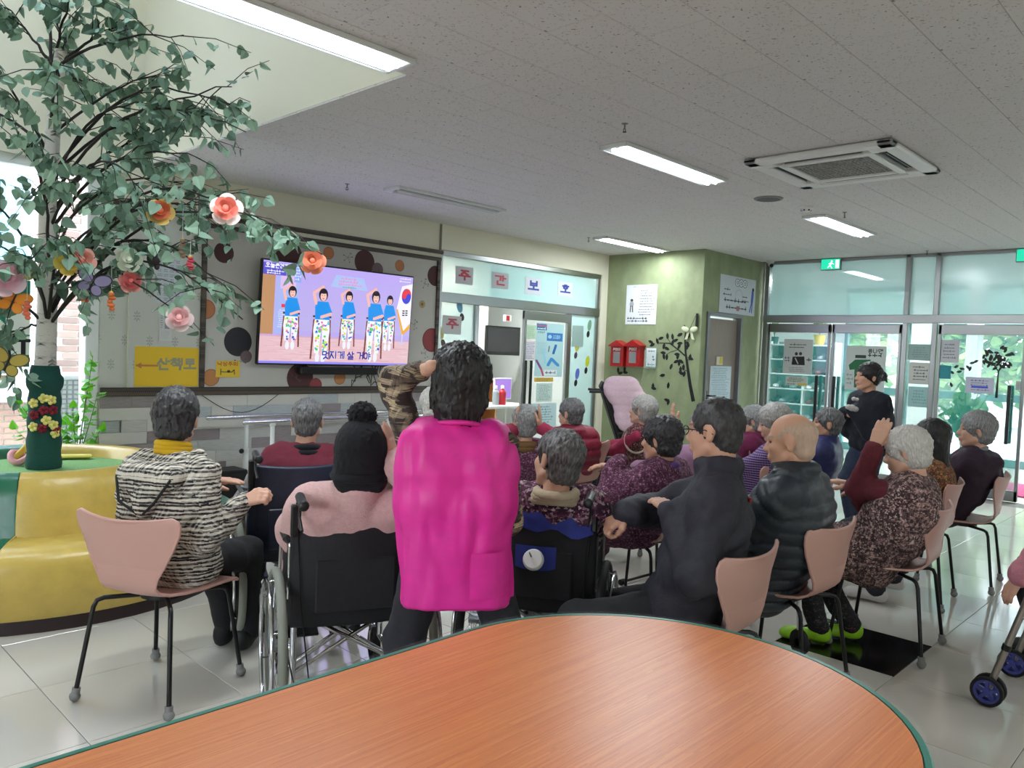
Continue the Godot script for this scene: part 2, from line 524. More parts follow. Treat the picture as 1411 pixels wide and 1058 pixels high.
func mesh_field(f: Dictionary) -> Array:
	var A: PackedVector3Array = f.a
	var B: PackedVector3Array = f.b
	var RA: PackedFloat32Array = f.ra
	var RB: PackedFloat32Array = f.rb
	var EL: PackedVector3Array = f.el
	var SUB: PackedByteArray = f.sub
	var K: float = f.k
	var cell: float = f.cell
	var nz: FastNoiseLite = f.noise
	var namp: float = f.namp
	var nsc: Vector3 = f.nscale
	var quilt: float = f.quilt
	var qp: float = PI / float(f.qpitch)
	var nb := A.size()
	var lo := Vector3(1e9, 1e9, 1e9)
	var hi := -lo
	var BA := PackedVector3Array(); var IL := PackedFloat32Array()
	var EI := PackedVector3Array(); var EM := PackedFloat32Array()
	for i in nb:
		var ba := B[i] - A[i]
		BA.append(ba)
		IL.append(1.0 / maxf(ba.length_squared(), 1e-8))
		var e := EL[i]
		EI.append(Vector3(1.0 / e.x, 1.0 / e.y, 1.0 / e.z) if e.x > 0.0 else Vector3.ZERO)
		EM.append(minf(e.x, minf(e.y, e.z)))
		if SUB[i] == 1: continue
		var r := Vector3.ONE * maxf(RA[i], RB[i]) if e.x == 0.0 else e
		lo = lo.min(A[i].min(B[i]) - r)
		hi = hi.max(A[i].max(B[i]) + r)
	var pad := Vector3.ONE * (cell * 2.0 + namp + quilt + K * 0.3)
	lo -= pad
	hi += pad
	var S := 4
	var bx := int(ceil((hi.x - lo.x) / (cell * S)))
	var by := int(ceil((hi.y - lo.y) / (cell * S)))
	var bz := int(ceil((hi.z - lo.z) / (cell * S)))
	var nx := bx * S + 1
	var ny := by * S + 1
	var nzz := bz * S + 1
	var nxy := nx * ny
	var D := PackedFloat32Array()
	D.resize(nxy * nzz)
	D.fill(1.0)
	var active: Array[Vector3i] = []
	var half := cell * S * 0.8661
	for kz in bz:
		for ky in by:
			for kx in bx:
				var c := lo + Vector3(kx * S + 2, ky * S + 2, kz * S + 2) * cell
				var near := PackedInt32Array()
				var dm := 1e9
				var ds := 1e9
				for i in nb:
					var d: float
					if EM[i] > 0.0:
						d = (((c - A[i]) * EI[i]).length() - 1.0) * EM[i]
						if d > 0.0: d = maxf(d, (c - A[i]).length() - maxf(EL[i].x, maxf(EL[i].y, EL[i].z)))
					else:
						var pa := c - A[i]
						var t := clampf(pa.dot(BA[i]) * IL[i], 0.0, 1.0)
						d = (pa - BA[i] * t).length() - (RA[i] + (RB[i] - RA[i]) * t)
					if d < half * 1.2 + K + 0.004: near.append(i)
					if SUB[i] == 1: ds = minf(ds, d)
					else: dm = minf(dm, d)
				if dm > half + K * 0.6 + namp + quilt or (dm < -(half + namp + quilt + K) and ds > half + K): continue
				if near.is_empty(): continue
				active.append(Vector3i(kx, ky, kz) * S)
				for jz in S + 1:
					for jy in S + 1:
						var row := (kz * S + jz) * nxy + (ky * S + jy) * nx + kx * S
						for jx in S + 1:
							if D[row + jx] != 1.0: continue
							var p := lo + Vector3(kx * S + jx, ky * S + jy, kz * S + jz) * cell
							var d := 1.0e3
							var cut := 1.0e3
							var best := 1.0e3
							var sq := 0.0
							for i in near:
								var e: float
								if EM[i] > 0.0:
									e = (((p - A[i]) * EI[i]).length() - 1.0) * EM[i]
								else:
									var pa := p - A[i]
									var t := clampf(pa.dot(BA[i]) * IL[i], 0.0, 1.0)
									e = (pa - BA[i] * t).length() - (RA[i] + (RB[i] - RA[i]) * t)
									if quilt > 0.0 and e < best:
										best = e
										sq = t / sqrt(IL[i]) if SUB[i] == 2 else p.y
								if SUB[i] == 1:
									cut = minf(cut, e)
								else:
									var h := maxf(K - absf(d - e), 0.0) / K
									d = minf(d, e) - h * h * K * 0.25
							if namp > 0.0: d += namp * (nz.get_noise_3d(p.x * nsc.x, p.y * nsc.y, p.z * nsc.z) - 0.35)
							if quilt > 0.0: d -= quilt * (pow(absf(sin(sq * qp)), 0.4) - 0.5)
							if cut < 1.0e2:
								var h := maxf(K * 0.5 - absf(d + cut), 0.0) / (K * 0.5)
								d = maxf(d, -cut) + h * h * K * 0.125
							D[row + jx] = clampf(d, -0.9, 0.9)
	var VI := PackedInt32Array()
	VI.resize(nxy * nzz)
	VI.fill(-1)
	var V := PackedVector3Array()
	var off := PackedInt32Array([0, 1, nx, nx + 1, nxy, nxy + 1, nxy + nx, nxy + nx + 1])
	var cells := PackedInt32Array()
	for blk in active:
		for jz in S:
			for jy in S:
				var row := (blk.z + jz) * nxy + (blk.y + jy) * nx + blk.x
				for jx in S:
					var q := row + jx
					var s0 := D[q] < 0.0
					var same := true
					for m in range(1, 8):
						if (D[q + off[m]] < 0.0) != s0:
							same = false
							break
					if same: continue
					var acc := Vector3()
					var cnt := 0
					for m in 8:
						for bit in [1, 2, 4]:
							if m & bit: continue
							var d0 := D[q + off[m]]
							var d1 := D[q + off[m | bit]]
							if (d0 < 0.0) != (d1 < 0.0):
								var t := d0 / (d0 - d1)
								var w := Vector3(m & 1, (m >> 1) & 1, (m >> 2) & 1)
								if bit == 1: w.x = t
								elif bit == 2: w.y = t
								else: w.z = t
								acc += w
								cnt += 1
					VI[q] = V.size()
					cells.append(q)
					V.append(lo + (Vector3(blk.x + jx, blk.y + jy, blk.z + jz) + acc / cnt) * cell)
	var I := PackedInt32Array()
	var N := PackedVector3Array()
	N.resize(V.size())
	for q in cells:
		var a := D[q] < 0.0
		for ax in 3:
			var st := 1 if ax == 0 else (nx if ax == 1 else nxy)
			var o1 := nx if ax == 0 else (nxy if ax == 1 else 1)
			var o2 := nxy if ax == 0 else (1 if ax == 1 else nx)
			if (D[q + st] < 0.0) == a: continue
			if q - o1 - o2 < 0: continue
			var i0 := VI[q]; var i1 := VI[q - o1]; var i2 := VI[q - o1 - o2]; var i3 := VI[q - o2]
			if i1 < 0 or i2 < 0 or i3 < 0: continue
			# outward normal points from inside to outside
			var fn := (V[i1] - V[i0]).cross(V[i2] - V[i0]) + (V[i2] - V[i0]).cross(V[i3] - V[i0])
			var want := 1.0 if a else -1.0
			if fn[ax] * want < 0.0: fn = -fn
			var g := (V[i1] - V[i0]).cross(V[i2] - V[i0])
			if g.dot(fn) > 0.0:
				I.append(i0); I.append(i2); I.append(i1); I.append(i0); I.append(i3); I.append(i2)
			else:
				I.append(i0); I.append(i1); I.append(i2); I.append(i0); I.append(i2); I.append(i3)
			N[i0] += fn; N[i1] += fn; N[i2] += fn; N[i3] += fn
	for i in N.size(): N[i] = N[i].normalized()
	return [V, N, I]

var jobs := []
var results := []

func queue(f: Dictionary) -> int:
	jobs.append(f)
	return jobs.size() - 1

func run_job(i: int) -> void:
	results[i] = mesh_field(jobs[i])

func run_jobs() -> void:
	results.resize(jobs.size())
	var id := WorkerThreadPool.add_group_task(run_job, jobs.size())
	WorkerThreadPool.wait_for_group_task_completion(id)

func arrays_mesh(r: Array, cols := PackedColorArray()) -> ArrayMesh:
	var a := []
	a.resize(Mesh.ARRAY_MAX)
	a[Mesh.ARRAY_VERTEX] = r[0]
	a[Mesh.ARRAY_NORMAL] = r[1]
	a[Mesh.ARRAY_INDEX] = r[2]
	if cols.size(): a[Mesh.ARRAY_COLOR] = cols
	var m := ArrayMesh.new()
	m.add_surface_from_arrays(Mesh.PRIMITIVE_TRIANGLES, a)
	return m

func joined(into: Array, cols: PackedColorArray, r: Array, xf: Transform3D, tint: Callable) -> void:
	var base: int = into[0].size()
	var flip := xf.basis.determinant() < 0.0
	var nbs := xf.basis.inverse().transposed()
	var V: PackedVector3Array = r[0]
	var N: PackedVector3Array = r[1]
	var I: PackedInt32Array = r[2]
	for i in V.size():
		into[0].append(xf * V[i])
		into[1].append((nbs * N[i]).normalized())
		cols.append(tint.call(V[i]))
	for i in range(0, I.size(), 3):
		into[2].append(base + I[i])
		into[2].append(base + I[i + (2 if flip else 1)])
		into[2].append(base + I[i + (1 if flip else 2)])

# ---- shared pieces: head, hair, hands, shoe
var piece := {}

func make_head() -> Dictionary:
	var f := field(0.022, 0.0045)
	oval(f, Vector3(0, 0.035, 0.012), Vector3(0.073, 0.083, 0.092))
	oval(f, Vector3(0, -0.03, -0.028), Vector3(0.058, 0.082, 0.058))
	bone(f, Vector3(-0.045, -0.058, 0.0), Vector3(-0.012, -0.098, -0.058), 0.02, 0.018)
	bone(f, Vector3(0.045, -0.058, 0.0), Vector3(0.012, -0.098, -0.058), 0.02, 0.018)
	bone(f, Vector3(0, 0.004, -0.083), Vector3(0, -0.03, -0.1), 0.007, 0.012)
	bone(f, Vector3(-0.011, -0.034, -0.09), Vector3(0.011, -0.034, -0.09), 0.008, 0.008)
	bone(f, Vector3(-0.034, 0.02, -0.074), Vector3(0.034, 0.02, -0.074), 0.011, 0.011)
	bone(f, Vector3(-0.036, -0.026, -0.062), Vector3(-0.028, -0.05, -0.062), 0.018, 0.012)
	bone(f, Vector3(0.036, -0.026, -0.062), Vector3(0.028, -0.05, -0.062), 0.018, 0.012)
	bone(f, Vector3(-0.015, -0.061, -0.083), Vector3(0.015, -0.061, -0.083), 0.006, 0.006)
	bone(f, Vector3(-0.013, -0.071, -0.081), Vector3(0.013, -0.071, -0.081), 0.006, 0.006)
	bone(f, Vector3(0, -0.06, 0.028), Vector3(0, -0.115, 0.028), 0.05, 0.05)
	for s in [-1.0, 1.0]:
		oval(f, Vector3(s * 0.075, -0.008, 0.014), Vector3(0.009, 0.028, 0.016))
		bone(f, Vector3(s * 0.03, 0.002, -0.098), Vector3(s * 0.034, 0.002, -0.097), 0.013, 0.013, 1)
		bone(f, Vector3(s * 0.089, -0.008, 0.008), Vector3(s * 0.089, -0.014, 0.008), 0.008, 0.008, 1)
	f.k = 0.016
	return f

func head_tint(p: Vector3, skin: Color, brow: Color) -> Color:
	if p.z < -0.05:
		var e := Vector3((absf(p.x) - 0.031) / 0.013, (p.y - 0.001) / 0.0042, 0).length()
		if e < 1.0: return Color(0.02, 0.015, 0.012)
		if Vector3((absf(p.x) - 0.033) / 0.019, (p.y - 0.022 - 0.004 * (1.0 - absf(absf(p.x) - 0.033) / 0.02)) / 0.0045, 0).length() < 1.0: return skin.lerp(brow, 0.75)
		if absf(p.x) < 0.022 and absf(p.y + 0.066) < 0.0095 - absf(p.x) * 0.18: return skin.lerp(Color(0.35, 0.09, 0.08), 0.5)
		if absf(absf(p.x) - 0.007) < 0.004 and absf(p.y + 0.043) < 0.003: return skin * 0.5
	return skin

func make_hair(kind: String) -> Dictionary:
	var f := field(0.02, 0.0055)
	var cran := Vector3(0, 0.035, 0.014)
	var face := func(front: float, low: float) -> void:
		oval(f, Vector3(0, -0.055 + low, -0.115 + front), Vector3(0.068, 0.105, 0.075), 1)
		oval(f, Vector3(0, -0.12, -0.04), Vector3(0.12, 0.08, 0.058), 1)
	f.noise = noise(31, 38.0, 2)
	f.noise.fractal_type = FastNoiseLite.FRACTAL_RIDGED
	f.namp = 0.006
	match kind:
		"perm":
			oval(f, cran + Vector3(0, 0.004, 0.004), Vector3(0.096, 0.102, 0.112))
			oval(f, Vector3(0, -0.03, 0.045), Vector3(0.082, 0.065, 0.07))
			face.call(0.0, 0.0)
			for s in [-1.0, 1.0]: oval(f, Vector3(s * 0.085, -0.02, -0.006), Vector3(0.025, 0.04, 0.024), 1)
			f.noise = noise(32, 46.0, 2)
			f.noise.fractal_type = FastNoiseLite.FRACTAL_RIDGED
			f.nscale = Vector3(1.0, 0.55, 1.0)
			f.namp = 0.007
		"short":
			oval(f, cran, Vector3(0.085, 0.093, 0.104))
			oval(f, Vector3(0, -0.035, 0.045), Vector3(0.068, 0.062, 0.058))
			face.call(0.004, 0.006)
			for s in [-1.0, 1.0]: oval(f, Vector3(s * 0.09, -0.018, 0.004), Vector3(0.028, 0.042, 0.03), 1)
			f.namp = 0.009
			f.nscale = Vector3(1.1, 0.35, 1.1)
		"cropped":
			oval(f, cran, Vector3(0.08, 0.09, 0.099))
			oval(f, Vector3(0, -0.03, 0.05), Vector3(0.06, 0.055, 0.05))
			face.call(0.006, 0.014)
			for s in [-1.0, 1.0]: oval(f, Vector3(s * 0.09, -0.012, 0.0), Vector3(0.03, 0.042, 0.034), 1)
			f.namp = 0.006
			f.nscale = Vector3(1.2, 0.45, 1.2)
		"fringe":
			oval(f, cran + Vector3(0, -0.004, 0.003), Vector3(0.0755, 0.083, 0.0945))
			oval(f, Vector3(0, -0.035, 0.05), Vector3(0.06, 0.05, 0.048))
			face.call(0.03, 0.03)
			oval(f, Vector3(0, 0.12, -0.02), Vector3(0.07, 0.075, 0.1), 1)
			for s in [-1.0, 1.0]: oval(f, Vector3(s * 0.085, -0.01, 0.0), Vector3(0.028, 0.042, 0.034), 1)
			f.namp = 0.002
			f.nscale = Vector3(1.6, 0.8, 1.6)
		"bob":
			oval(f, cran + Vector3(0, 0.002, 0.004), Vector3(0.102, 0.106, 0.118))
			oval(f, Vector3(0, -0.045, 0.03), Vector3(0.1, 0.09, 0.085))
			oval(f, Vector3(0, -0.1, 0.048), Vector3(0.075, 0.075, 0.052))
			face.call(0.0, -0.01)
			f.namp = 0.009
			f.nscale = Vector3(1.3, 0.35, 1.3)
		"tied":
			oval(f, cran, Vector3(0.086, 0.095, 0.106))
			oval(f, Vector3(0, 0.02, 0.12), Vector3(0.042, 0.042, 0.04))
			bone(f, Vector3(0, 0.03, 0.14), Vector3(0.02, -0.005, 0.175), 0.016, 0.006)
			bone(f, Vector3(0, 0.03, 0.14), Vector3(-0.02, -0.02, 0.16), 0.014, 0.005)
			oval(f, Vector3(0, -0.02, 0.05), Vector3(0.066, 0.06, 0.05))
			face.call(0.0, -0.012)
			f.nscale = Vector3(1.2, 0.6, 0.6)
		"long":
			oval(f, cran, Vector3(0.088, 0.096, 0.107))
			bone(f, Vector3(0.035, -0.02, 0.05), Vector3(0.04, -0.21, 0.075), 0.052, 0.034)
			bone(f, Vector3(-0.035, -0.02, 0.05), Vector3(-0.04, -0.21, 0.075), 0.052, 0.034)
			bone(f, Vector3(0.0, -0.02, 0.06), Vector3(0.0, -0.22, 0.085), 0.05, 0.036)
			face.call(0.004, 0.0)
			f.namp = 0.005
			f.nscale = Vector3(1.4, 0.25, 1.4)
		"beanie":
			oval(f, cran + Vector3(0, 0.012, 0.004), Vector3(0.103, 0.12, 0.118))
			oval(f, Vector3(0, -0.03, 0.02), Vector3(0.104, 0.085, 0.1))
			bone(f, Vector3(0.05, -0.07, 0.05), Vector3(-0.05, -0.07, 0.05), 0.05, 0.05)
			oval(f, Vector3(0, -0.08, -0.12), Vector3(0.07, 0.1, 0.08), 1)
			f.cell = 0.006
			f.namp = 0.004
			f.nscale = Vector3(2.0, 0.5, 2.0)
		"pompom":
			oval(f, Vector3.ZERO, Vector3(0.05, 0.047, 0.05))
			f.namp = 0.012
			f.noise = noise(33, 60.0, 2)
	return f

# wrist at the origin, fingers along +y, palm towards -z, thumb on +x
func make_hand(curl: float, spread := 0.0) -> Dictionary:
	var f := field(0.008, 0.0036)
	var root := [0.027, 0.009, -0.009, -0.026]
	var leng := [0.066, 0.074, 0.069, 0.053]
	bone(f, Vector3(0, -0.03, 0), Vector3(0, 0.015, 0), 0.023, 0.022)
	for i in 4:
		var kx: float = root[i]
		var knuckle := Vector3(kx, 0.082 - absf(i - 1.3) * 0.004, 0)
		bone(f, Vector3(kx * 0.55, 0.01, 0), knuckle, 0.0145, 0.0125)
		var p := knuckle
		var ang := curl * 0.55
		var side := Vector3((1.5 - i) * spread, 0, 0)
		for s in 3:
			var l: float = leng[i] * [0.46, 0.3, 0.24][s]
			var q := p + (Vector3(0, cos(ang), -sin(ang)) + side).normalized() * l
			bone(f, p, q, 0.0092 - s * 0.0008, 0.0086 - s * 0.001)
			p = q
			ang += curl * [0.9, 0.75, 0.5][s]
	var t0 := Vector3(0.02, 0.018, -0.006)
	var t1 := Vector3(0.042, 0.045, -0.018)
	var t2 := Vector3(0.047 - curl * 0.012, 0.073 - curl * 0.006, -0.026 - curl * 0.008)
	var t3 := Vector3(0.045 - curl * 0.022, 0.095 - curl * 0.014, -0.031 - curl * 0.014)
	bone(f, t0, t1, 0.0145, 0.0115)
	bone(f, t1, t2, 0.0112, 0.0098)
	bone(f, t2, t3, 0.0098, 0.008)
	return f

func make_shoe() -> Dictionary:   # heel at z=0.05, toe at z=-0.19, sole at y=0
	var f := field(0.03, 0.008)
	oval(f, Vector3(0, 0.04, 0.02), Vector3(0.037, 0.045, 0.045))
	bone(f, Vector3(0, 0.036, 0.0), Vector3(0.002, 0.03, -0.14), 0.035, 0.033)
	oval(f, Vector3(0.002, 0.028, -0.145), Vector3(0.043, 0.028, 0.05))
	bone(f, Vector3(0, 0.055, 0.0), Vector3(0, 0.075, 0.012), 0.034, 0.034)
	oval(f, Vector3(0, -0.05, -0.07), Vector3(0.2, 0.052, 0.4), 1)
	f.noise = noise(5, 30.0, 2)
	f.namp = 0.001
	return f

func bend(s: Vector3, w: Vector3, l1: float, l2: float, pole: Vector3) -> Array:
	var d := w - s
	var L := d.length()
	var reach := (l1 + l2) * 0.985
	if L > reach:
		w = s + d / L * reach
		d = w - s
		L = reach
	var x := (l1 * l1 - l2 * l2 + L * L) / (2.0 * L)
	var h := sqrt(maxf(0.0, l1 * l1 - x * x))
	var dn := d / L
	var pn := (pole - dn * pole.dot(dn)).normalized()
	return [s + dn * x + pn * h, w]

# ---- one person
# spec keys: label, hip (world), az, head (world), haz, hpitch, hroll, skin, hair, hairm, brow, lh / rh = [wrist world, finger dir, palm dir, pose, pole],
# lf / rf = ankle world, tops = [[name, torso?, arms?, inflate, material, options]], legs = material, shoe = material, build, wide, stand
var people := []

func person(sp: Dictionary) -> void:
	var az := deg_to_rad(sp.az)
	var f := Vector3(sin(az), 0, -cos(az))
	var r := Vector3(cos(az), 0, sin(az))
	var base := Vector3(sp.hip.x, sp.get("floor", 0.0), sp.hip.z)
	var hip: Vector3 = sp.hip - base
	var hc: Vector3 = sp.head - base
	var sz: float = sp.get("size", 1.0)
	var haz := deg_to_rad(sp.get("haz", sp.az))
	var hb := Basis(Vector3.UP, -haz) * Basis(Vector3.RIGHT, deg_to_rad(sp.get("hpitch", 0.0))) * Basis(Vector3.BACK, deg_to_rad(sp.get("hroll", 0.0)))
	var fat: float = sp.get("build", 1.0)
	var wide: float = sp.get("wide", 0.165) * sz
	var neck_top := hc + hb * Vector3(0, -0.1, 0.03)
	var to_hip := (hip - neck_top).normalized()
	var neck := neck_top + to_hip * 0.045 + Vector3(0, -0.012, 0)
	var hump: float = sp.get("hump", 0.03)
	var pos := func(t: float) -> Vector3: return hip.lerp(neck, t) - f * hump * sin(t * PI)
	sp.base = base
	var sl: Vector3 = pos.call(0.86) - r * wide
	var sr: Vector3 = pos.call(0.86) + r * wide
	if sp.has("shrug"):
		sl.y += sp.shrug[0]
		sr.y += sp.shrug[1]
	var arms := []
	for s in 2:
		var h: Array = sp.lh if s == 0 else sp.rh
		var sh := sl if s == 0 else sr
		var out := -r if s == 0 else r
		var pole: Vector3 = h[4] if h.size() > 4 else (out * 0.6 - f * 0.5 + Vector3.DOWN * 0.8)
		var e := bend(sh, h[0] - base, 0.265 * sz, 0.235 * sz, pole)
		arms.append([sh, e[0], e[1], h])
	var legs := []
	for s in 2:
		var out := -r if s == 0 else r
		var hj := hip + out * 0.085 * sz + Vector3(0, -0.02, 0)
		var an: Vector3 = (sp.lf if s == 0 else sp.rf) - base
		var kp: Vector3 = sp.get("knee", f * 0.8 + Vector3.UP * 0.6)
		var e := bend(hj, an, 0.385 * sz, 0.385 * sz, kp + out * sp.get("apart", 0.12))
		legs.append([hj, e[0], e[1], out])
	sp.arms = arms
	sp.legj = legs
	sp.neck = neck
	sp.neck_top = neck_top
	sp.hb = hb
	sp.hc = hc
	sp.f = f
	sp.r = r
	sp.pos = pos
	var cell: float = sp.get("cell", 0.014)
	# skin body
	var b := field(0.03, maxf(cell, 0.017))
	torso_bones(b, sp, pos, r, wide, fat, -0.028, true)
	bone(b, neck, neck_top + hb * Vector3(0, 0.03, -0.01), 0.056, 0.05)
	for a in arms:
		bone(b, a[0], a[1], 0.034, 0.03)
		bone(b, a[1], a[2], 0.03, 0.025)
	for l in legs:
		bone(b, l[0], l[1], 0.055, 0.042)
		bone(b, l[1], l[2], 0.042, 0.032)
	sp.j_body = queue(b)
	sp.j_top = []
	for t in sp.tops:
		var g := field(0.035, cell)
		var o: Dictionary = t[5] if t.size() > 5 else {}
		var infl: float = t[3]
		if t[1]: torso_bones(g, sp, pos, r, wide, fat, infl, t[2] or o.get("cap", false), o.get("hem", 0.0))
		if t[2]:
			for a in arms:
				var full: float = o.get("sleeve", 1.0)
				bone(g, a[0], a[1], 0.055 + infl, 0.05 + infl, 2)
				bone(g, a[1], a[1].lerp(a[2], full), 0.05 + infl, 0.04 + infl * 0.8, 2)
		if o.has("skirt"):      # a long coat lies over the thighs
			for l in legs:
				bone(g, l[0] + Vector3(0, 0.01, 0), l[0].lerp(l[1], o.skirt), 0.1 + infl, 0.105 + infl)
				if o.has("fall"): bone(g, l[0].lerp(l[1], o.skirt), l[0].lerp(l[1], o.skirt) + Vector3(0, -o.fall, 0) + f * 0.02, 0.1 + infl, 0.08 + infl)
			bone(g, legs[0][0].lerp(legs[0][1], o.skirt), legs[1][0].lerp(legs[1][1], o.skirt), 0.1 + infl, 0.1 + infl)
		if o.has("bones"):
			for q in o.bones: bone(g, q[0] - base, q[1] - base, q[2], q[3])
		if o.has("hood"):
			var hp: Vector3 = pos.call(0.84) - f * 0.115
			var tipv := hp + Vector3(0, -0.12, 0) - f * 0.03
			for s in [-1.0, 1.0]:
				bone(g, neck + r * s * 0.085 + f * 0.04 + Vector3(0, 0.0, 0), hp + r * s * 0.105, 0.035, 0.042)
				bone(g, hp + r * s * 0.105, tipv, 0.04, 0.03)
			bone(g, hp - r * 0.07 + Vector3(0, 0.01, 0), hp + r * 0.07 + Vector3(0, 0.01, 0), 0.05, 0.05)
			bone(g, hp, tipv, 0.045, 0.035)
		if o.has("collar"):      # stands up round the neck
			var ch: float = o.collar
			for k in 12:
				var a0 := TAU * k / 12.0
				var a1 := TAU * (k + 1) / 12.0
				var c0 := neck + Vector3(0, ch * 0.5, 0) + r * sin(a0) * 0.066 + f * cos(a0) * 0.066
				var c1 := neck + Vector3(0, ch * 0.5, 0) + r * sin(a1) * 0.066 + f * cos(a1) * 0.066
				bone(g, c0, c1, 0.016, 0.016)
				bone(g, c0 + Vector3(0, ch * 0.5, 0), c1 + Vector3(0, ch * 0.5, 0), 0.012, 0.012)
		if o.has("cut"):         # the hem ends level at this height
			oval(g, Vector3(0, o.cut - 0.4 - base.y, 0), Vector3(0.9, 0.4, 0.9), 1)
		g.noise = noise(100 + people.size(), o.get("folds", 6.0), 2)
		g.noise.fractal_type = FastNoiseLite.FRACTAL_RIDGED
		g.namp = o.get("amp", 0.012)
		g.nscale = o.get("nscale", Vector3.ONE)
		if o.has("quilt"):
			g.quilt = o.quilt
			g.qpitch = o.get("qpitch", 0.06)
			g.namp = 0.003
		sp.j_top.append(queue(g))
	var tr := field(0.035, cell)
	bone(tr, pos.call(0.02) - r * 0.07, pos.call(0.02) + r * 0.07, 0.1 * fat, 0.1 * fat)
	for l in legs:
		bone(tr, l[0], l[1], 0.088 * fat, 0.066)
		bone(tr, l[1], l[2] + Vector3(0, 0.0, 0), 0.066, sp.get("cuff", 0.05))
	tr.noise = noise(200 + people.size(), 8.0, 2)
	tr.namp = 0.009
	sp.j_legs = queue(tr)
	people.append(sp)

func torso_bones(g: Dictionary, sp: Dictionary, pos: Callable, r: Vector3, wide: float, fat: float, infl: float, shoulders: bool, hem := 0.0) -> void:
	var lv := [[0.02 - hem, 0.08, 0.108 * fat + infl], [0.35, 0.078, 0.112 * fat + infl], [0.66, 0.09, 0.1 * fat + infl], [0.86, wide - 0.035, 0.062 + infl]]
	if not shoulders: lv[3][1] = wide - 0.055
	for i in 4:
		var c: Vector3 = pos.call(lv[i][0])
		bone(g, c - r * lv[i][1], c + r * lv[i][1], lv[i][2], lv[i][2])
		if i < 3:
			var d: Vector3 = pos.call(lv[i + 1][0])
			for s in [-1.0, 0.0, 1.0]:
				bone(g, c + r * s * lv[i][1], d + r * s * minf(lv[i + 1][1], 0.1), lv[i][2], lv[i + 1][2])
	var n0: Vector3 = pos.call(0.86)
	bone(g, n0, pos.call(0.99), 0.075 + infl * 0.5, 0.056 + infl * 0.5)

func hand_basis(dir: Vector3, palm: Vector3, thumb_right: bool) -> Basis:
	var y := dir.normalized()
	var z := -(palm - y * palm.dot(y)).normalized()
	var x := y.cross(z)
	return Basis(x, y, z) if thumb_right else Basis(-x, y, z)

func assemble(sp: Dictionary) -> Node3D:
	var o := thing("person", sp.label, "person", sp.base, 0.0, sp.get("group", "people watching the television"))
	var skin: Color = sp.skin.srgb_to_linear()
	var brow: Color = sp.get("brow", Color(0.3, 0.28, 0.27)).srgb_to_linear()
	var acc := [PackedVector3Array(), PackedVector3Array(), PackedInt32Array()]
	var cols := PackedColorArray()
	joined(acc, cols, results[sp.j_body], Transform3D.IDENTITY, func(_p: Vector3) -> Color: return skin)
	var hb: Basis = sp.hb
	var hs: float = sp.get("headsize", 1.0)
	joined(acc, cols, results[piece.head], Transform3D(hb.scaled_local(Vector3.ONE * hs), sp.hc), func(p: Vector3) -> Color: return head_tint(p, skin, brow))
	for s in 2:
		var a: Array = sp.arms[s]
		var h: Array = a[3]
		# right hand, palm towards -z, fingers up: thumb on -x; so the right hand mirrors the piece
		var y: Vector3 = h[1].normalized()
		var z: Vector3 = -(h[2] - y * h[2].dot(y)).normalized()
		var x := y.cross(z)
		var bs := Basis(x, y, z) if s == 0 else Basis(-x, y, z)
		joined(acc, cols, results[piece[h[3]]], Transform3D(bs, a[2] + y * 0.012), func(_p: Vector3) -> Color: return skin)
	var body := part("body", arrays_mesh(acc, cols), mats.skin, o)
	body.set_meta("label", "skin of face, neck and hands")
	for i in sp.tops.size():
		part(sp.tops[i][0], arrays_mesh(results[sp.j_top[i]]), sp.tops[i][4], o)
	part("trousers", arrays_mesh(results[sp.j_legs]), sp.legs, o)
	for s in 2:
		var l: Array = sp.legj[s]
		var toe: Vector3 = sp.get("toe", sp.f)
		var pitch: float = sp.get("tiptoe", 0.0)
		var t := toe.normalized()
		var bs := Basis(t.cross(Vector3.UP), Vector3.UP, -t) * Basis(Vector3.RIGHT, deg_to_rad(pitch))
		part("shoe", piece_mesh("shoe"), sp.shoe, o).transform = Transform3D(bs, l[2] + Vector3(0, -0.075, 0))
	if sp.hair:
		var hn := part("hat" if sp.hair == "beanie" else "hair", piece_mesh(sp.hair), sp.hairm, o)
		hn.transform = Transform3D(hb.scaled_local(Vector3.ONE * hs), sp.hc)
	sp.node = o
	return o

var piece_meshes := {}
func piece_mesh(k: String) -> ArrayMesh:
	if not piece_meshes.has(k): piece_meshes[k] = arrays_mesh(results[piece[k]])
	return piece_meshes[k]

func ring_round(c: Vector3, f: Vector3, r: Vector3, ra: float, rb: float, droop: float, seg := 20) -> PackedVector3Array:
	var p := PackedVector3Array()
	for k in seg:
		var a := TAU * k / seg
		p.append(c + r * sin(a) * ra + f * cos(a) * rb + Vector3(0, -droop * cos(a), 0))
	return p

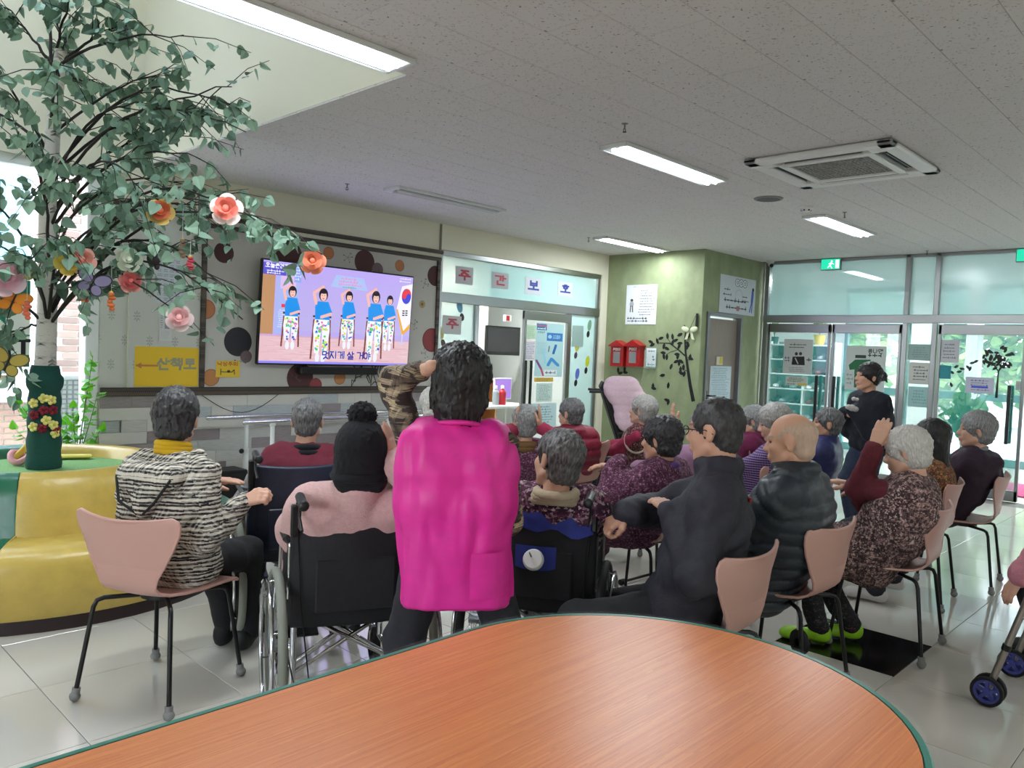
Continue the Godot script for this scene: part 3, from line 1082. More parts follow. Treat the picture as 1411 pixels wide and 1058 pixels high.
# ================================================================= scene
func _ready() -> void:
	var cy := cos(YAW); var sy := sin(YAW)
	FW = Vector3(sy * cos(PITCH), -sin(PITCH), -cy * cos(PITCH))
	var rt := Vector3(cy, 0, sy)
	var up := rt.cross(FW)
	RT = rt * cos(ROLL) + up * sin(ROLL)
	UP = up * cos(ROLL) - rt * sin(ROLL)
	var cam := Camera3D.new()
	cam.name = "camera"
	cam.transform = Transform3D(Basis(RT, UP, -FW), EYE)
	cam.fov = rad_to_deg(2.0 * atan(CY / FOCAL))
	cam.near = 0.05
	cam.far = 200.0
	cam.current = true
	add_child(cam)
	var we := WorldEnvironment.new()
	we.name = "environment"
	var env := Environment.new()
	env.background_mode = Environment.BG_SKY
	var sky := Sky.new()
	var sm := ProceduralSkyMaterial.new()
	sm.sky_top_color = Color(0.80, 0.86, 0.95)
	sm.sky_horizon_color = Color(0.93, 0.95, 0.97)
	sm.sky_curve = 0.25
	sm.ground_horizon_color = Color(0.72, 0.73, 0.72)
	sm.ground_bottom_color = Color(0.5, 0.5, 0.48)
	sm.energy_multiplier = 9.0
	sky.sky_material = sm
	env.sky = sky
	env.tonemap_mode = Environment.TONE_MAPPER_LINEAR
	env.tonemap_exposure = 2.1
	env.sdfgi_enabled = true
	env.ssao_enabled = true
	env.ssil_enabled = true
	we.environment = env
	add_child(we)
	materials()
	cloths()
	crowd_define()
	run_jobs()
	structure()
	ceiling_fittings()
	tv_wall_things()
	office()
	green_wall_things()
	entrance()
	outdoors()
	table_and_sofa()
	chairs_and_wheels()
	birch()
	crowd()

func slotted(c: Color, sheen := 0.0) -> StandardMaterial3D:
	var m := StandardMaterial3D.new()
	m.albedo_color = c
	m.roughness = 0.85
	return m

func materials() -> void:
	mat("steel", Color(0.62, 0.63, 0.63), 0.28, 1.0)
	mat("chrome", Color(0.8, 0.81, 0.82), 0.14, 1.0)
	mat("grey_metal", Color(0.5, 0.51, 0.52), 0.4, 0.8)
	mat("black_metal", Color(0.03, 0.03, 0.032), 0.4, 0.2)
	mat("rubber", Color(0.035, 0.035, 0.037), 0.75)
	mat("black_plastic", Color(0.03, 0.03, 0.033), 0.45)
	mat("white_plastic", Color(0.86, 0.86, 0.85), 0.45)
	mat("white_paint", Color(0.83, 0.84, 0.83), 0.5)
	mat("grey_plastic", Color(0.5, 0.5, 0.5), 0.5)
	mat("felt", Color(0.5, 0.5, 0.49), 0.95)
	mat("grout", Color(0.42, 0.41, 0.39), 0.85)
	mat("joint", Color(0.4, 0.4, 0.4), 0.9)
	mat("red_box", Color(0.62, 0.06, 0.08), 0.35)
	mat("black_tile", Color(0.045, 0.043, 0.045), 0.12)
	var skin := mat("skin", Color.WHITE, 0.55)
	skin.vertex_color_use_as_albedo = true
	skin.subsurf_scatter_enabled = false
	mottled("plaster_cream", [hexc(0xd3d0ba), hexc(0xd9d6c2)], Vector3.ONE * 0.9, 0.85, 0.02, 11, 0.6)
	mottled("plaster_white", [hexc(0xd6d9d6), hexc(0xdfe1de)], Vector3.ONE * 0.8, 0.85, 0.02, 12)
	mottled("paint_green", [hexc(0x858f6a), hexc(0x909a75)], Vector3(0.9, 0.5, 0.9), 0.75, 0.02, 13, 0.8)
	for k in 3:
		var t := mottled("floor_tile%d" % k, [hexc([0xbbb7ab, 0xb6b2a6, 0xbebaae][k]), hexc([0xc3bfb4, 0xbfbbaf, 0xc6c2b7][k])], Vector3.ONE * 1.3, 0.1, 0.012, 20 + k)
		t.metallic_specular = 0.6
	# ceiling panel: pale mineral board with darker worm marks
	for k in 2:
		var im := blank(512, 512, hexc(0xd0cdcc))
		var g := RandomNumberGenerator.new()
		g.seed = 77 + k
		for q in 1500:
			var p := Vector2(g.randf() * 512, g.randf() * 512)
			var c := Color(0.64, 0.62, 0.61).lerp(Color(0.74, 0.72, 0.71), g.randf())
			i_line(im, p, p + Vector2(g.randf_range(-5, 5), g.randf_range(-4, 4)), 1.0 + g.randf() * 1.6, c)
		for q in 60:
			var p := Vector2(g.randf() * 512, g.randf() * 512)
			i_line(im, p, p + Vector2(g.randf_range(-5, 5), g.randf_range(-5, 5)), 2.6, Color(0.5, 0.47, 0.45))
		var m := cloth_image("ceiling_panel%d" % k, im, 1.1, 0.95)
		m.uv1_offset = Vector3(0.3 * k, 0.1, 0.7 * k)
	# painted planks of the dado
	for k in 6:
		var a: int = [0xb2b2ac, 0xa9aaa6, 0x84797a, 0x8e8384, 0xb9b8b0, 0x9fa9ac][k]
		var b: int = [0xbcbcb6, 0xb6b7b2, 0x938a8b, 0x7b7072, 0xc2c1b9, 0xb0b7b8][k]
		mottled("dado%d" % k, [hexc(a), hexc(b), hexc(a)], Vector3(0.8, 7.0, 0.8), 0.75, 0.03, 40 + k, 0.5)
	# dark carved rail
	var orn := blank(256, 64, hexc(0x2a241f))
	for k in 16:
		var c := Vector2(k * 16 + 8, 32)
		i_oval(orn, c, Vector2(6, 14), hexc(0x5a4c3c), 0.5)
		i_oval(orn, c, Vector2(3, 9), hexc(0x241e1a), 0.5)
		i_line(orn, c + Vector2(-8, 14), c + Vector2(4, -16), 3, hexc(0x6b5c49))
	i_line(orn, Vector2(0, 3), Vector2(256, 3), 4, hexc(0x4a3f33))
	i_line(orn, Vector2(0, 60), Vector2(256, 60), 4, hexc(0x4a3f33))
	cloth_image("rail", orn, 4.0, 0.5).uv1_scale = Vector3(4.0, 14.3, 4.0)
	mats.rail.uv1_offset = Vector3(0, 0.26, 0)
	var rv: StandardMaterial3D = mats.rail.duplicate()
	rv.uv1_scale = Vector3(20.0, 5.0, 5.0)
	mats.rail_post = rv
	# beech-look laminate
	var wood := blank(512, 512, hexc(0xd97c36))
	var g2 := RandomNumberGenerator.new()
	g2.seed = 5
	for q in 900:
		var y := g2.randf() * 512
		var x := g2.randf() * 512
		var l := 30 + g2.randf() * 240
		var c := hexc(0xcd6e2a).lerp(hexc(0xe38c46), g2.randf())
		i_line(wood, Vector2(x, y), Vector2(x + l, y + g2.randf_range(-4, 4)), 1.0 + g2.randf() * 2.2, c)
		if x + l > 512: i_line(wood, Vector2(x - 512, y), Vector2(x + l - 512, y), 1.5, c)
	var wm := cloth_image("laminate", wood, 1.4, 0.34)
	wm.uv1_scale = Vector3(0.9, 1.6, 1.6)
	mat("table_edge", hexc(0x0d7a66), 0.35)
	var vg := mat("clear_vinyl", Color(0.9, 0.92, 0.92, 0.02), 0.3)
	vg.metallic_specular = 0.15
	vg.transparency = BaseMaterial3D.TRANSPARENCY_ALPHA
	mottled("leather_yellow", [hexc(0xba9e48), hexc(0xcaae56)], Vector3.ONE * 1.5, 0.32, 0.02, 61, 1.2)
	mottled("leather_green", [hexc(0x1c5c43), hexc(0x256b4e)], Vector3.ONE * 1.5, 0.32, 0.02, 62, 1.2)
	mat("plinth", hexc(0x2a1a1c), 0.5)
	var pk := mat("chair_shell", hexc(0xbb9083), 0.45)
	pk.metallic_specular = 0.5
	mat("chair_grey", hexc(0xd2a598), 0.55)
	var gl := mat("glass_clear", Color(0.85, 0.93, 0.92, 0.1), 0.02)
	gl.transparency = BaseMaterial3D.TRANSPARENCY_ALPHA
	var gt := mat("glass_teal", Color(0.3, 0.72, 0.69, 0.28), 0.02)
	gt.transparency = BaseMaterial3D.TRANSPARENCY_ALPHA
	var gf := mat("glass_frost", Color(0.78, 0.92, 0.91, 0.6), 0.2)
	gf.transparency = BaseMaterial3D.TRANSPARENCY_ALPHA
	mat("paper", Color(0.86, 0.86, 0.85), 0.7)

func in_view(p: Vector3, slack := 60.0) -> float:
	var d := p - EYE
	var z := d.dot(FW)
	if z < 0.15: return -1.0
	var x := CX + FOCAL * d.dot(RT) / z
	var y := CY - FOCAL * d.dot(UP) / z
	if x < -slack or x > 1411 + slack or y < -slack or y > 1058 + slack: return -1.0
	return z

func structure() -> void:
	# ---- floor: each tile a piece
	var fb := MB.new()
	fb.box(Vector3(3.8, -0.062, -1.55), Vector3(12.8, 0.116, 10.5))
	var floor_node := struct("floor", fb, mats.grout, "polished cream floor tiles with one black tile")
	var T := 0.593
	var tm := MB.new()
	tm.box(Vector3(0, -0.006, 0), Vector3(T - 0.003, 0.012, T - 0.003), Basis.IDENTITY, 0.0012)
	var tile_mesh := tm.mesh()
	var far_tiles := MB.new()
	for i in range(-6, 17):
		for k in range(-8, 10):
			var c := Vector3(0.96 + T * (i + 0.5), 0, -1.2 - T * (k + 0.5))
			if c.x > GLASSX - 0.2 or c.z < TVZ + 0.1 or c.z > 3.5 or c.x < -2.5: continue
			if in_view(c, 220.0) > 0.0:
				var black := i == 5 and k == 0
				part("tile", tile_mesh, mats.black_tile if black else mats["floor_tile%d" % posmod(i * 7 + k * 3 + (i * k) % 2, 3)], floor_node, "black floor tile" if black else "").position = c
			else:
				far_tiles.add(tm, Transform3D(Basis.IDENTITY, c))
	part("far_tiles", far_tiles, mats.floor_tile0, floor_node).set_meta("kind", "stuff")
	# ---- ceiling: each board a piece
	var cb := MB.new()
	cb.box(Vector3(-0.08, CEIL + 0.07, (3.7 + WELLZ) * 0.5 + 0.05), Vector3(5.24, 0.12, 3.7 - WELLZ - 0.1))
	cb.box(Vector3((WELLX + 13.8) * 0.5 + 0.04, CEIL + 0.07, -1.55), Vector3(13.72 - WELLX, 0.12, 10.5))
	var ceil_node := struct("ceiling", cb, mats.joint, "grey flecked mineral board ceiling")
	var pm := MB.new()
	pm.box(Vector3(0, 0.005, 0), Vector3(0.598, 0.01, 0.298), Basis.IDENTITY, 0.0016)
	var board := pm.mesh()
	var rest := MB.new()
	var list := []
	for k in range(-13, 23):
		for i in range(-9, 15):
			var c := Vector3(2.2 + 0.6 * i + (0.3 if posmod(k, 2) else 0.0), CEIL, -0.95 - 0.3 * k)
			if c.z < TVZ - 0.1 or c.z > 3.5: continue
			var x0 := maxf(c.x - 0.3, -2.6)
			var x1 := minf(c.x + 0.3, GLASSX - 0.05)
			var z0 := maxf(c.z - 0.15, TVZ + 0.002)
			var z1 := c.z + 0.15
			if x0 < WELLX and z0 < WELLZ:
				if z1 > WELLZ + 0.02 and x1 < WELLX + 0.02: z0 = WELLZ
				elif z1 > WELLZ + 0.02: z0 = z0
				if z0 < WELLZ: x0 = maxf(x0, WELLX)
			if x1 - x0 < 0.02 or z1 - z0 < 0.02: continue
			c = Vector3((x0 + x1) * 0.5, CEIL, (z0 + z1) * 0.5)
			var z := in_view(c, 80.0)
			list.append([z if z > 0 else 1e3, c, Vector3((x1 - x0) / 0.6, 1, (z1 - z0) / 0.3)])
	list.sort_custom(func(a, b): return a[0] < b[0])
	for q in list.size():
		if q < 300 and list[q][0] < 900.0:
			part("board", board, mats["ceiling_panel%d" % (q % 2)], ceil_node).transform = Transform3D(Basis.from_scale(list[q][2]), list[q][1])
		else:
			rest.add(pm, Transform3D(Basis.from_scale(list[q][2]), list[q][1]))
	part("far_boards", rest, mats.ceiling_panel0, ceil_node).set_meta("kind", "stuff")
	# ---- the light well over the tree
	var ww := MB.new()
	ww.box(Vector3(WELLX + 0.1, (CEIL + 5.4) * 0.5 + 0.006, (TVZ + WELLZ) * 0.5 + 0.1), Vector3(0.2, 5.4 - CEIL - 0.012, WELLZ - TVZ + 0.2))
	struct("wall_well_side", ww, mats.plaster_cream)
	ww = MB.new()
	ww.box(Vector3(-0.07, (CEIL + 5.4) * 0.5 + 0.006, WELLZ + 0.1), Vector3(5.06, 5.4 - CEIL - 0.012, 0.2))
	struct("wall_well_near", ww, mats.plaster_cream)
	ww = MB.new()
	for q in [[-1.375, -4.91, 2.75, 3.8], [1.975, -4.91, 1.35, 3.8], [0.65, -6.35, 1.3, 0.9], [0.65, -3.47, 1.3, 0.9]]:
		ww.box(Vector3(q[0], 5.45, q[1]), Vector3(q[2], 0.1, q[3]))
	struct("ceiling_well", ww, mats.plaster_cream)
	var sk := struct("window_roof", null, null, "glazed roof light over the birch")
	pane(sk, "z", 0.0, Vector2(-0.68, -1.03), Vector2(0.68, 1.03), mats.glass_clear)
	sk.get_child(0).transform = Transform3D(Basis(Vector3.RIGHT, PI / 2), Vector3(0.65, 5.47, -4.91))
	for k in 1:
		ww = MB.new(); ww.box(Vector3(0.65 + k * 0.75, 5.44, -4.91), Vector3(0.06, 0.08, 2.1)); part("glazing_bar", ww, mats.white_paint, sk)
	# ---- television wall, with window and office openings
	var w := MB.new()
	w.box(Vector3(-1.9, 2.7, TVZ - 0.1), Vector3(1.4, 5.5, 0.2))
	w.box(Vector3(0.5, 0.17, TVZ - 0.1), Vector3(3.4, 0.36, 0.2))
	w.box(Vector3(0.585, 4.1, TVZ - 0.1), Vector3(3.57, 2.7, 0.2))
	w.box(Vector3(2.515, 4.1425, TVZ - 0.1), Vector3(0.29, 2.615, 0.2))
	w.box(Vector3(2.265, 1.38, TVZ - 0.115), Vector3(0.21, 2.76, 0.17))
	w.box(Vector3(3.995, 1.415, TVZ - 0.1), Vector3(3.25, 2.84, 0.2))
	w.box(Vector3(7.06, 2.69, TVZ - 0.1), Vector3(2.88, 0.28, 0.2))
	w.box(Vector3(8.58, 1.415, TVZ - 0.1), Vector3(0.16, 2.84, 0.2))
	struct("wall_television", w, mats.plaster_cream)
	# ---- other walls
	# behind the viewer the hall has a window too: its daylight falls on the backs of the chairs and vests
	w = MB.new()
	for q in [[0.45, 1.0, -1.6, 10.6], [3.875, 3.15, -1.6, 10.6], [1.625, 1.35, -4.55, 4.7], [1.625, 1.35, 2.25, 2.9]]: w.box(Vector3(-2.7, q[0], q[2]), Vector3(0.2, q[1], q[3]))
	struct("wall_rear_side", w, mats.plaster_cream)
	w = MB.new(); w.box(Vector3(3.8, 1.4, 3.65), Vector3(13.0, 2.9, 0.2)); struct("wall_rear", w, mats.plaster_cream)
	var w5 := struct("window_5", null, null, "wide window in the wall opposite the entrance")
	pane(w5, "x", -2.7, Vector2(-2.2, 0.95), Vector2(0.8, 2.3), mats.glass_clear)
	for z in [-2.17, -0.7, 0.77]: frame_bar(w5, "x", -2.7, Vector2(z - 0.03, 0.95), Vector2(z + 0.03, 2.3), 0.08, mats.white_paint, "window_frame")
	# green block with the side door
	w = MB.new()
	w.box(Vector3(GREENX + 0.05, CEIL * 0.5, -5.89), Vector3(0.1, CEIL, 1.42))
	w.box(Vector3(9.67 + 0.28, CEIL * 0.5, GREENZ - 0.06), Vector3(0.6, CEIL, 0.12))
	w.box(Vector3(8.7, CEIL * 0.5, GREENZ - 0.03), Vector3(0.12, CEIL, 0.06))
	w.box(Vector3(9.205, 2.44, GREENZ - 0.06), Vector3(0.89, 0.78, 0.12))
	struct("wall_green", w, mats.paint_green, "lime green painted wall block")
	var dr := struct("door_1", null, null, "brown side door in the green wall")
	var d := MB.new()
	d.box(Vector3(9.2, 1.0, GREENZ - 0.05), Vector3(0.8, 1.98, 0.045), Basis.IDENTITY, 0.004)
	part("leaf", d, mottled("door_brown", [hexc(0x83766c), hexc(0x8d8076)], Vector3(6, 0.6, 6), 0.5, 0.02, 71), dr)
	for s in [[8.775, 1.02, 0.045, 2.05], [9.625, 1.02, 0.045, 2.05]]:
		d = MB.new(); d.box(Vector3(s[0], s[1], GREENZ - 0.02), Vector3(s[2], s[3], 0.1), Basis.IDENTITY, 0.004)
		part("door_frame", d, mats.grey_metal, dr)
	d = MB.new(); d.box(Vector3(9.2, 2.04, GREENZ - 0.02), Vector3(0.9, 0.045, 0.1), Basis.IDENTITY, 0.004)
	part("door_frame", d, mats.grey_metal, dr)
	d = MB.new()
	d.box(Vector3(8.87, 0.98, GREENZ - 0.02), Vector3(0.04, 0.17, 0.02), Basis.IDENTITY, 0.005)
	d.rod(Vector3(8.87, 1.0, GREENZ - 0.02), Vector3(8.87, 1.0, GREENZ + 0.05), 0.01)
	d.rod(Vector3(8.87, 1.0, GREENZ + 0.05), Vector3(8.99, 1.0, GREENZ + 0.05), 0.01)
	part("handle", d, mats.black_metal, dr)
	# ---- dado planks, rails, posts
	var dado := struct("trim_dado", null, null, "grey and white plank dado under the television")
	var g := RandomNumberGenerator.new()
	g.seed = 9
	var rowh := 0.098
	for row in 10:
		var x := 2.165 - g.randf() * 0.3
		while x < 5.62:
			var l := [0.2, 0.33, 0.5, 0.62][g.randi() % 4] * 1.0 as float
			var x0 := maxf(x, 2.165)
			var x1 := minf(x + l, 5.62)
			x += l
			if x1 - x0 < 0.03: continue
			var pl := MB.new()
			var hgt := rowh - 0.002
			pl.box(Vector3((x0 + x1) * 0.5, row * rowh + rowh * 0.5, TVZ + 0.003 - (0.02 if x1 < 2.4 else 0.0)), Vector3(x1 - x0 - 0.002, hgt, 0.006 + 0.003 * g.randf()), Basis.IDENTITY, 0.0012)
			part("plank", pl, mats["dado%d" % [0, 0, 1, 2, 2, 3, 4, 4, 5][g.randi() % 9]], dado)
	var rails := struct("trim_rail", null, null, "dark carved moulding framing the television wall")
	for q in [[2.165, 5.62, 0.98, 1.05, 0.02], [3.0, 5.62, 2.415, 2.455, 0.02], [2.2, 5.64, 2.495, 2.535, 0.025]]:
		var m := MB.new()
		m.box(Vector3((q[0] + q[1]) * 0.5, (q[2] + q[3]) * 0.5, TVZ + q[4] * 0.5), Vector3(q[1] - q[0], q[3] - q[2], q[4] + 0.012), Basis.IDENTITY, 0.006)
		part("moulding", m, mats.rail, rails)
	for x in [2.975, 5.59]:
		var m := MB.new()
		m.box(Vector3(x, 1.735, TVZ + 0.01), Vector3(0.045, 1.37, 0.03), Basis.IDENTITY, 0.006)
		part("moulding", m, mats.rail_post, rails)
	var tp := MB.new()
	tp.box(Vector3(5.605, 2.68, TVZ + 0.008), Vector3(0.02, 0.28, 0.016))
	part("corner_strip", tp, mottled("strip_grey", [hexc(0x6f6a60), hexc(0x7b766c)], Vector3.ONE * 3, 0.6), rails)
	# ---- papered fields
	var dots := blank(1024, 544, hexc(0xb4b2aa))
	var wn := RandomNumberGenerator.new()
	wn.seed = 4
	for q in 900:
		var p := Vector2(wn.randf() * 1024, wn.randf() * 544)
		i_line(dots, p, p + Vector2(wn.randf_range(-30, 30), 0), 1, hexc(0xb4b2aa).lerp(hexc(0xbdbbb3), wn.randf()))
	var ox := 2.98; var top := 2.42; var s := 1024.0 / 2.6
	var spots := [[3.0, 1.72, 0.085, 0], [3.06, 1.13, 0.075, 1], [3.3, 1.45, 0.13, 2], [3.38, 1.32, 0.055, 3], [3.93, 1.13, 0.14, 4], [4.1, 1.06, 0.07, 5], [4.37, 1.13, 0.065, 1], [4.93, 1.12, 0.09, 4], [5.1, 1.05, 0.06, 5],
		[4.62, 2.3, 0.12, 4], [4.78, 2.24, 0.07, 3], [5.06, 2.31, 0.06, 0], [5.38, 1.93, 0.04, 6], [5.38, 1.28, 0.045, 6], [5.55, 2.25, 0.11, 4], [5.53, 1.55, 0.13, 5], [4.05, 2.31, 0.07, 1], [3.75, 2.25, 0.17, 4], [3.6, 1.5, 0.09, 2], [5.3, 1.14, 0.06, 1], [4.2, 2.34, 0.06, 0], [3.15, 2.22, 0.09, 4]]
	var pal := [0xb0744a, 0xb37a4a, 0x2b2a30, 0x6b5a5c, 0x4a2a2c, 0x8a3f42, 0xa8905e]
	for q in spots:
		var c := Vector2((q[0] - ox) * s, (top - q[1]) * s)
		var col := hexc(pal[q[3]])
		i_oval(dots, c, Vector2.ONE * q[2] * s, col.lerp(hexc(0x3b2b28), 0.35))
		i_oval(dots, c, Vector2.ONE * q[2] * s * 0.91, col)
		if q[3] == 6: i_oval(dots, c, Vector2.ONE * q[2] * s * 0.4, col.lerp(hexc(0x3b2b28), 0.5))
	for q in 14:
		var c := Vector2(wn.randf() * 1024, wn.randf() * 544)
		for k in 6:
			var a := wn.randf() * TAU
			i_line(dots, c, c + Vector2(cos(a), sin(a)) * (9 + wn.randf() * 13), 1.3, hexc(0x5a5a56))
			i_oval(dots, c + Vector2(cos(a), sin(a)) * 20, Vector2(2.4, 2.4), hexc(0x4a4a48))
	var wp := MB.new()
	wp.pic(Vector3(2.98, 2.42, TVZ + 0.004), Vector3(5.58, 2.42, TVZ + 0.004), Vector3(5.58, 1.04, TVZ + 0.004), Vector3(2.98, 1.04, TVZ + 0.004), Vector3.BACK)
	part("wallpaper", wp, picture("dot_paper", dots, 0.8), rails, "grey wallpaper with brown and maroon discs")
	var dam := blank(384, 832, hexc(0xbcbdb4))
	for q in 22:
		var c := Vector2(40 + (q % 3) * 130 + (65 if (q / 3) % 2 else 0), 50 + (q / 3) * 112)
		for k in 8:
			var a := TAU * k / 8
			i_oval(dam, c + Vector2(cos(a) * 12, sin(a) * 18), Vector2(7, 3.2), hexc(0x9b9d96), a)
		i_oval(dam, c, Vector2(4, 7), hexc(0x9b9d96))
	wp = MB.new()
	wp.pic(Vector3(2.37, 2.5, TVZ + 0.004), Vector3(2.98, 2.5, TVZ + 0.004), Vector3(2.98, 1.04, TVZ + 0.004), Vector3(2.37, 1.04, TVZ + 0.004), Vector3.BACK)
	wp.pic(Vector3(2.165, 2.5, TVZ - 0.026), Vector3(2.37, 2.5, TVZ - 0.026), Vector3(2.37, 1.04, TVZ - 0.026), Vector3(2.165, 1.04, TVZ - 0.026), Vector3.BACK, Rect2(0.3, 0, 0.34, 1))
	part("wallpaper", wp, picture("damask_paper", dam, 0.8), rails, "pale wallpaper with grey damask sprigs")
	# ---- window at the tree
	var win := struct("window_1", null, null, "tall white framed window behind the birch tree")
	for q in [[2.11, 1.55, 0.1, 2.4], [0.75, 1.55, 0.06, 2.4], [-0.6, 1.55, 0.06, 2.4], [-1.15, 1.55, 0.1, 2.4]]:
		var m := MB.new()
		m.box(Vector3(q[0], q[1], TVZ - 0.09), Vector3(q[2], q[3], 0.14), Basis.IDENTITY, 0.006)
		part("window_frame", m, mats.white_paint, win)
	for q in [[0.5, 0.39, 3.4, 0.08], [0.5, 2.72, 3.4, 0.08]]:
		var m := MB.new()
		m.box(Vector3(q[0], q[1], TVZ - 0.09), Vector3(q[2], q[3], 0.14), Basis.IDENTITY, 0.006)
		part("window_frame", m, mats.white_paint, win)
	for q in [[0.78, 2.06], [-0.57, 0.72], [-1.1, -0.63]]:
		var m := MB.new()
		m.box(Vector3((q[0] + q[1]) * 0.5, 1.55, TVZ - 0.09), Vector3(q[1] - q[0], 2.26, 0.008))
		part("pane", m, mats.glass_clear, win)

func ceiling_fittings() -> void:
	var tube := mat("light_tube", Color(1, 1, 1), 0.4)
	tube.emission_enabled = true
	tube.emission = Color(0.93, 0.97, 1.0)
	tube.emission_energy_multiplier = 5.0
	var off := mat("tube_off", Color(0.8, 0.8, 0.8), 0.4)
	var refl := mat("reflector", Color(0.82, 0.84, 0.86), 0.2, 0.6)
	# [x centre, z centre, lit, label]
	var lamps := [[1.7, -3.1, true, "lit fluorescent ceiling light at the edge of the light well"], [4.73, -3.13, true, "lit fluorescent ceiling light beside the air conditioner"],
		[7.87, -5.66, true, "lit fluorescent ceiling light near the green wall"], [7.75, -3.1, true, "lit fluorescent ceiling light between the smoke detector and entrance doors"],
		[4.75, -5.5, false, "unlit fluorescent ceiling light in front of the television"],
		
		[11.7, -4.3, true, "added fluorescent ceiling light brightening the entrance lobby over the shoe rack"], [11.7, -1.6, true, "added fluorescent ceiling light brightening the entrance lobby over the pink mat"],  # both lobby lights are added, to brighten the shoe rack and upper panes
		[1.7, 1.9, true, "lit fluorescent ceiling light by the rear wall, table end"], [4.75, 1.9, true, "lit fluorescent ceiling light by the rear wall, entrance end"]]
	for q in lamps:
		var t := thing("ceiling_light", q[3], "ceiling light", Vector3(q[0], CEIL - (0.042 if q[0] > 10.5 else 0.0), q[1]), 0.0, "fluorescent ceiling lights")
		var m := MB.new()
		for sx in [-1.0, 1.0]:
			m.box(Vector3(sx * 0.635, -0.012, 0), Vector3(0.03, 0.026, 0.22), Basis.IDENTITY, 0.004)
		for sz in [-1.0, 1.0]:
			m.box(Vector3(0, -0.012, sz * 0.105), Vector3(1.3, 0.026, 0.014), Basis.IDENTITY, 0.004)
		part("frame", m, mats.white_paint, t)
		m = MB.new()
		m.quad(Vector3(-0.62, -0.003, -0.09), Vector3(0.62, -0.003, -0.09), Vector3(0.62, -0.003, 0.09), Vector3(-0.62, -0.003, 0.09), Vector3.DOWN)
		for sz in [-1.0, 1.0]:
			m.quad(Vector3(-0.62, -0.003, sz * 0.04), Vector3(0.62, -0.003, sz * 0.04), Vector3(0.62, -0.02, sz * 0.097), Vector3(-0.62, -0.02, sz * 0.097), Vector3(0, -0.9, -sz * 0.3).normalized())
		part("reflector", m, refl, t)
		for sz in [-0.032, 0.032]:
			m = MB.new()
			m.tube(PackedVector3Array([Vector3(-0.6, -0.026, sz), Vector3(0.6, -0.026, sz)]), 0.014, 10)
			part("tube", m, tube if q[2] else off, t)
		if q[2]:
			var l := AreaLight3D.new()
			l.name = "tube_light"
			l.area_size = Vector2(1.2, 0.12)
			l.light_color = Color(0.95, 0.98, 1.0)
			l.light_energy = 1.55 if q[0] < 10.5 else 6.0  # the added lobby lights burn stronger
			l.set("area_range", 14.0)
			l.shadow_enabled = true
			t.add_child(l)
			l.position = Vector3(0, -0.045, 0)
			l.rotation = Vector3(-PI / 2, 0, 0)
	# ---- cassette air conditioner
	var ac := thing("air_conditioner", "white four-way cassette air conditioner set in the ceiling", "air conditioner", Vector3(5.38, CEIL - 0.004, -2.17))
	var m := MB.new()
	for sg in [-1.0, 1.0]:
		m.box(Vector3(0, -0.018, sg * 0.43), Vector3(0.96, 0.036, 0.1), Basis.IDENTITY, 0.012)
		m.box(Vector3(sg * 0.43, -0.018, 0), Vector3(0.1, 0.036, 0.96), Basis.IDENTITY, 0.012)
		m.box(Vector3(0, -0.022, sg * 0.285), Vector3(0.66, 0.036, 0.05), Basis.IDENTITY, 0.006)
		m.box(Vector3(sg * 0.285, -0.022, 0), Vector3(0.05, 0.036, 0.56), Basis.IDENTITY, 0.006)
	for a in 4:
		var c := Vector3([-1, 1, 1, -1][a] * 0.35, -0.02, [-1, -1, 1, 1][a] * 0.35)
		m.box(c, Vector3(0.09, 0.036, 0.09), Basis.IDENTITY, 0.006)
	part("panel", m, mats.white_plastic, ac)
	m = MB.new()
	m.box(Vector3(0, -0.004, 0), Vector3(0.86, 0.006, 0.86))
	part("duct", m, mats.black_plastic, ac)
	for k in 4:
		m = MB.new()
		var v := k % 2 == 0
		var o: float = (0.345 if k < 2 else -0.345)
		for j in 2:
			var oo := o + (j - 0.5) * 0.028
			var b := Basis(Vector3.RIGHT, 0.6) if v else Basis(Vector3.BACK, 0.6)
			m.box(Vector3(0, -0.024, oo) if v else Vector3(oo, -0.024, 0), Vector3(0.5, 0.004, 0.024) if v else Vector3(0.024, 0.004, 0.5), b)
		part("louvre", m, mats.grey_plastic, ac)
	m = MB.new()
	m.box(Vector3(0, -0.02, 0), Vector3(0.5, 0.008, 0.5))
	for j in 20:
		m.box(Vector3(0, -0.028, -0.24 + j * 0.0253), Vector3(0.49, 0.01, 0.005))
	for j in 10:
		m.box(Vector3(-0.24 + j * 0.0533, -0.028, 0), Vector3(0.005, 0.009, 0.49))
	part("grille", m, mottled("grille_grey", [hexc(0x9c9c9a), hexc(0xa8a8a6)], Vector3.ONE * 4, 0.6), ac)
	# ---- small ceiling things
	m = MB.new()
	m.lathe(PackedVector2Array([Vector2(0.001, -0.012), Vector2(0.09, -0.012), Vector2(0.115, -0.008), Vector2(0.12, 0.0)]), 28)
	var sp := thing("ceiling_speaker", "round flat grey speaker set in the ceiling", "speaker", Vector3(6.2, CEIL, -3.1))
	part("rim", m, mats.grey_plastic, sp)
	m = MB.new()
	m.lathe(PackedVector2Array([Vector2(0.001, -0.016), Vector2(0.07, -0.0155), Vector2(0.095, -0.0125)]), 28)
	part("mesh_cover", m, mat("speaker_mesh", Color(0.4, 0.4, 0.4), 0.8), sp)
	var sd := thing("smoke_detector", "small white smoke detector on the ceiling", "detector", Vector3(6.69, CEIL, -2.99))
	m = MB.new()
	m.lathe(PackedVector2Array([Vector2(0.001, -0.045), Vector2(0.03, -0.045), Vector2(0.045, -0.025), Vector2(0.055, -0.02), Vector2(0.058, 0)]), 20)
	part("body", m, mats.white_plastic, sd)
	m = MB.new()
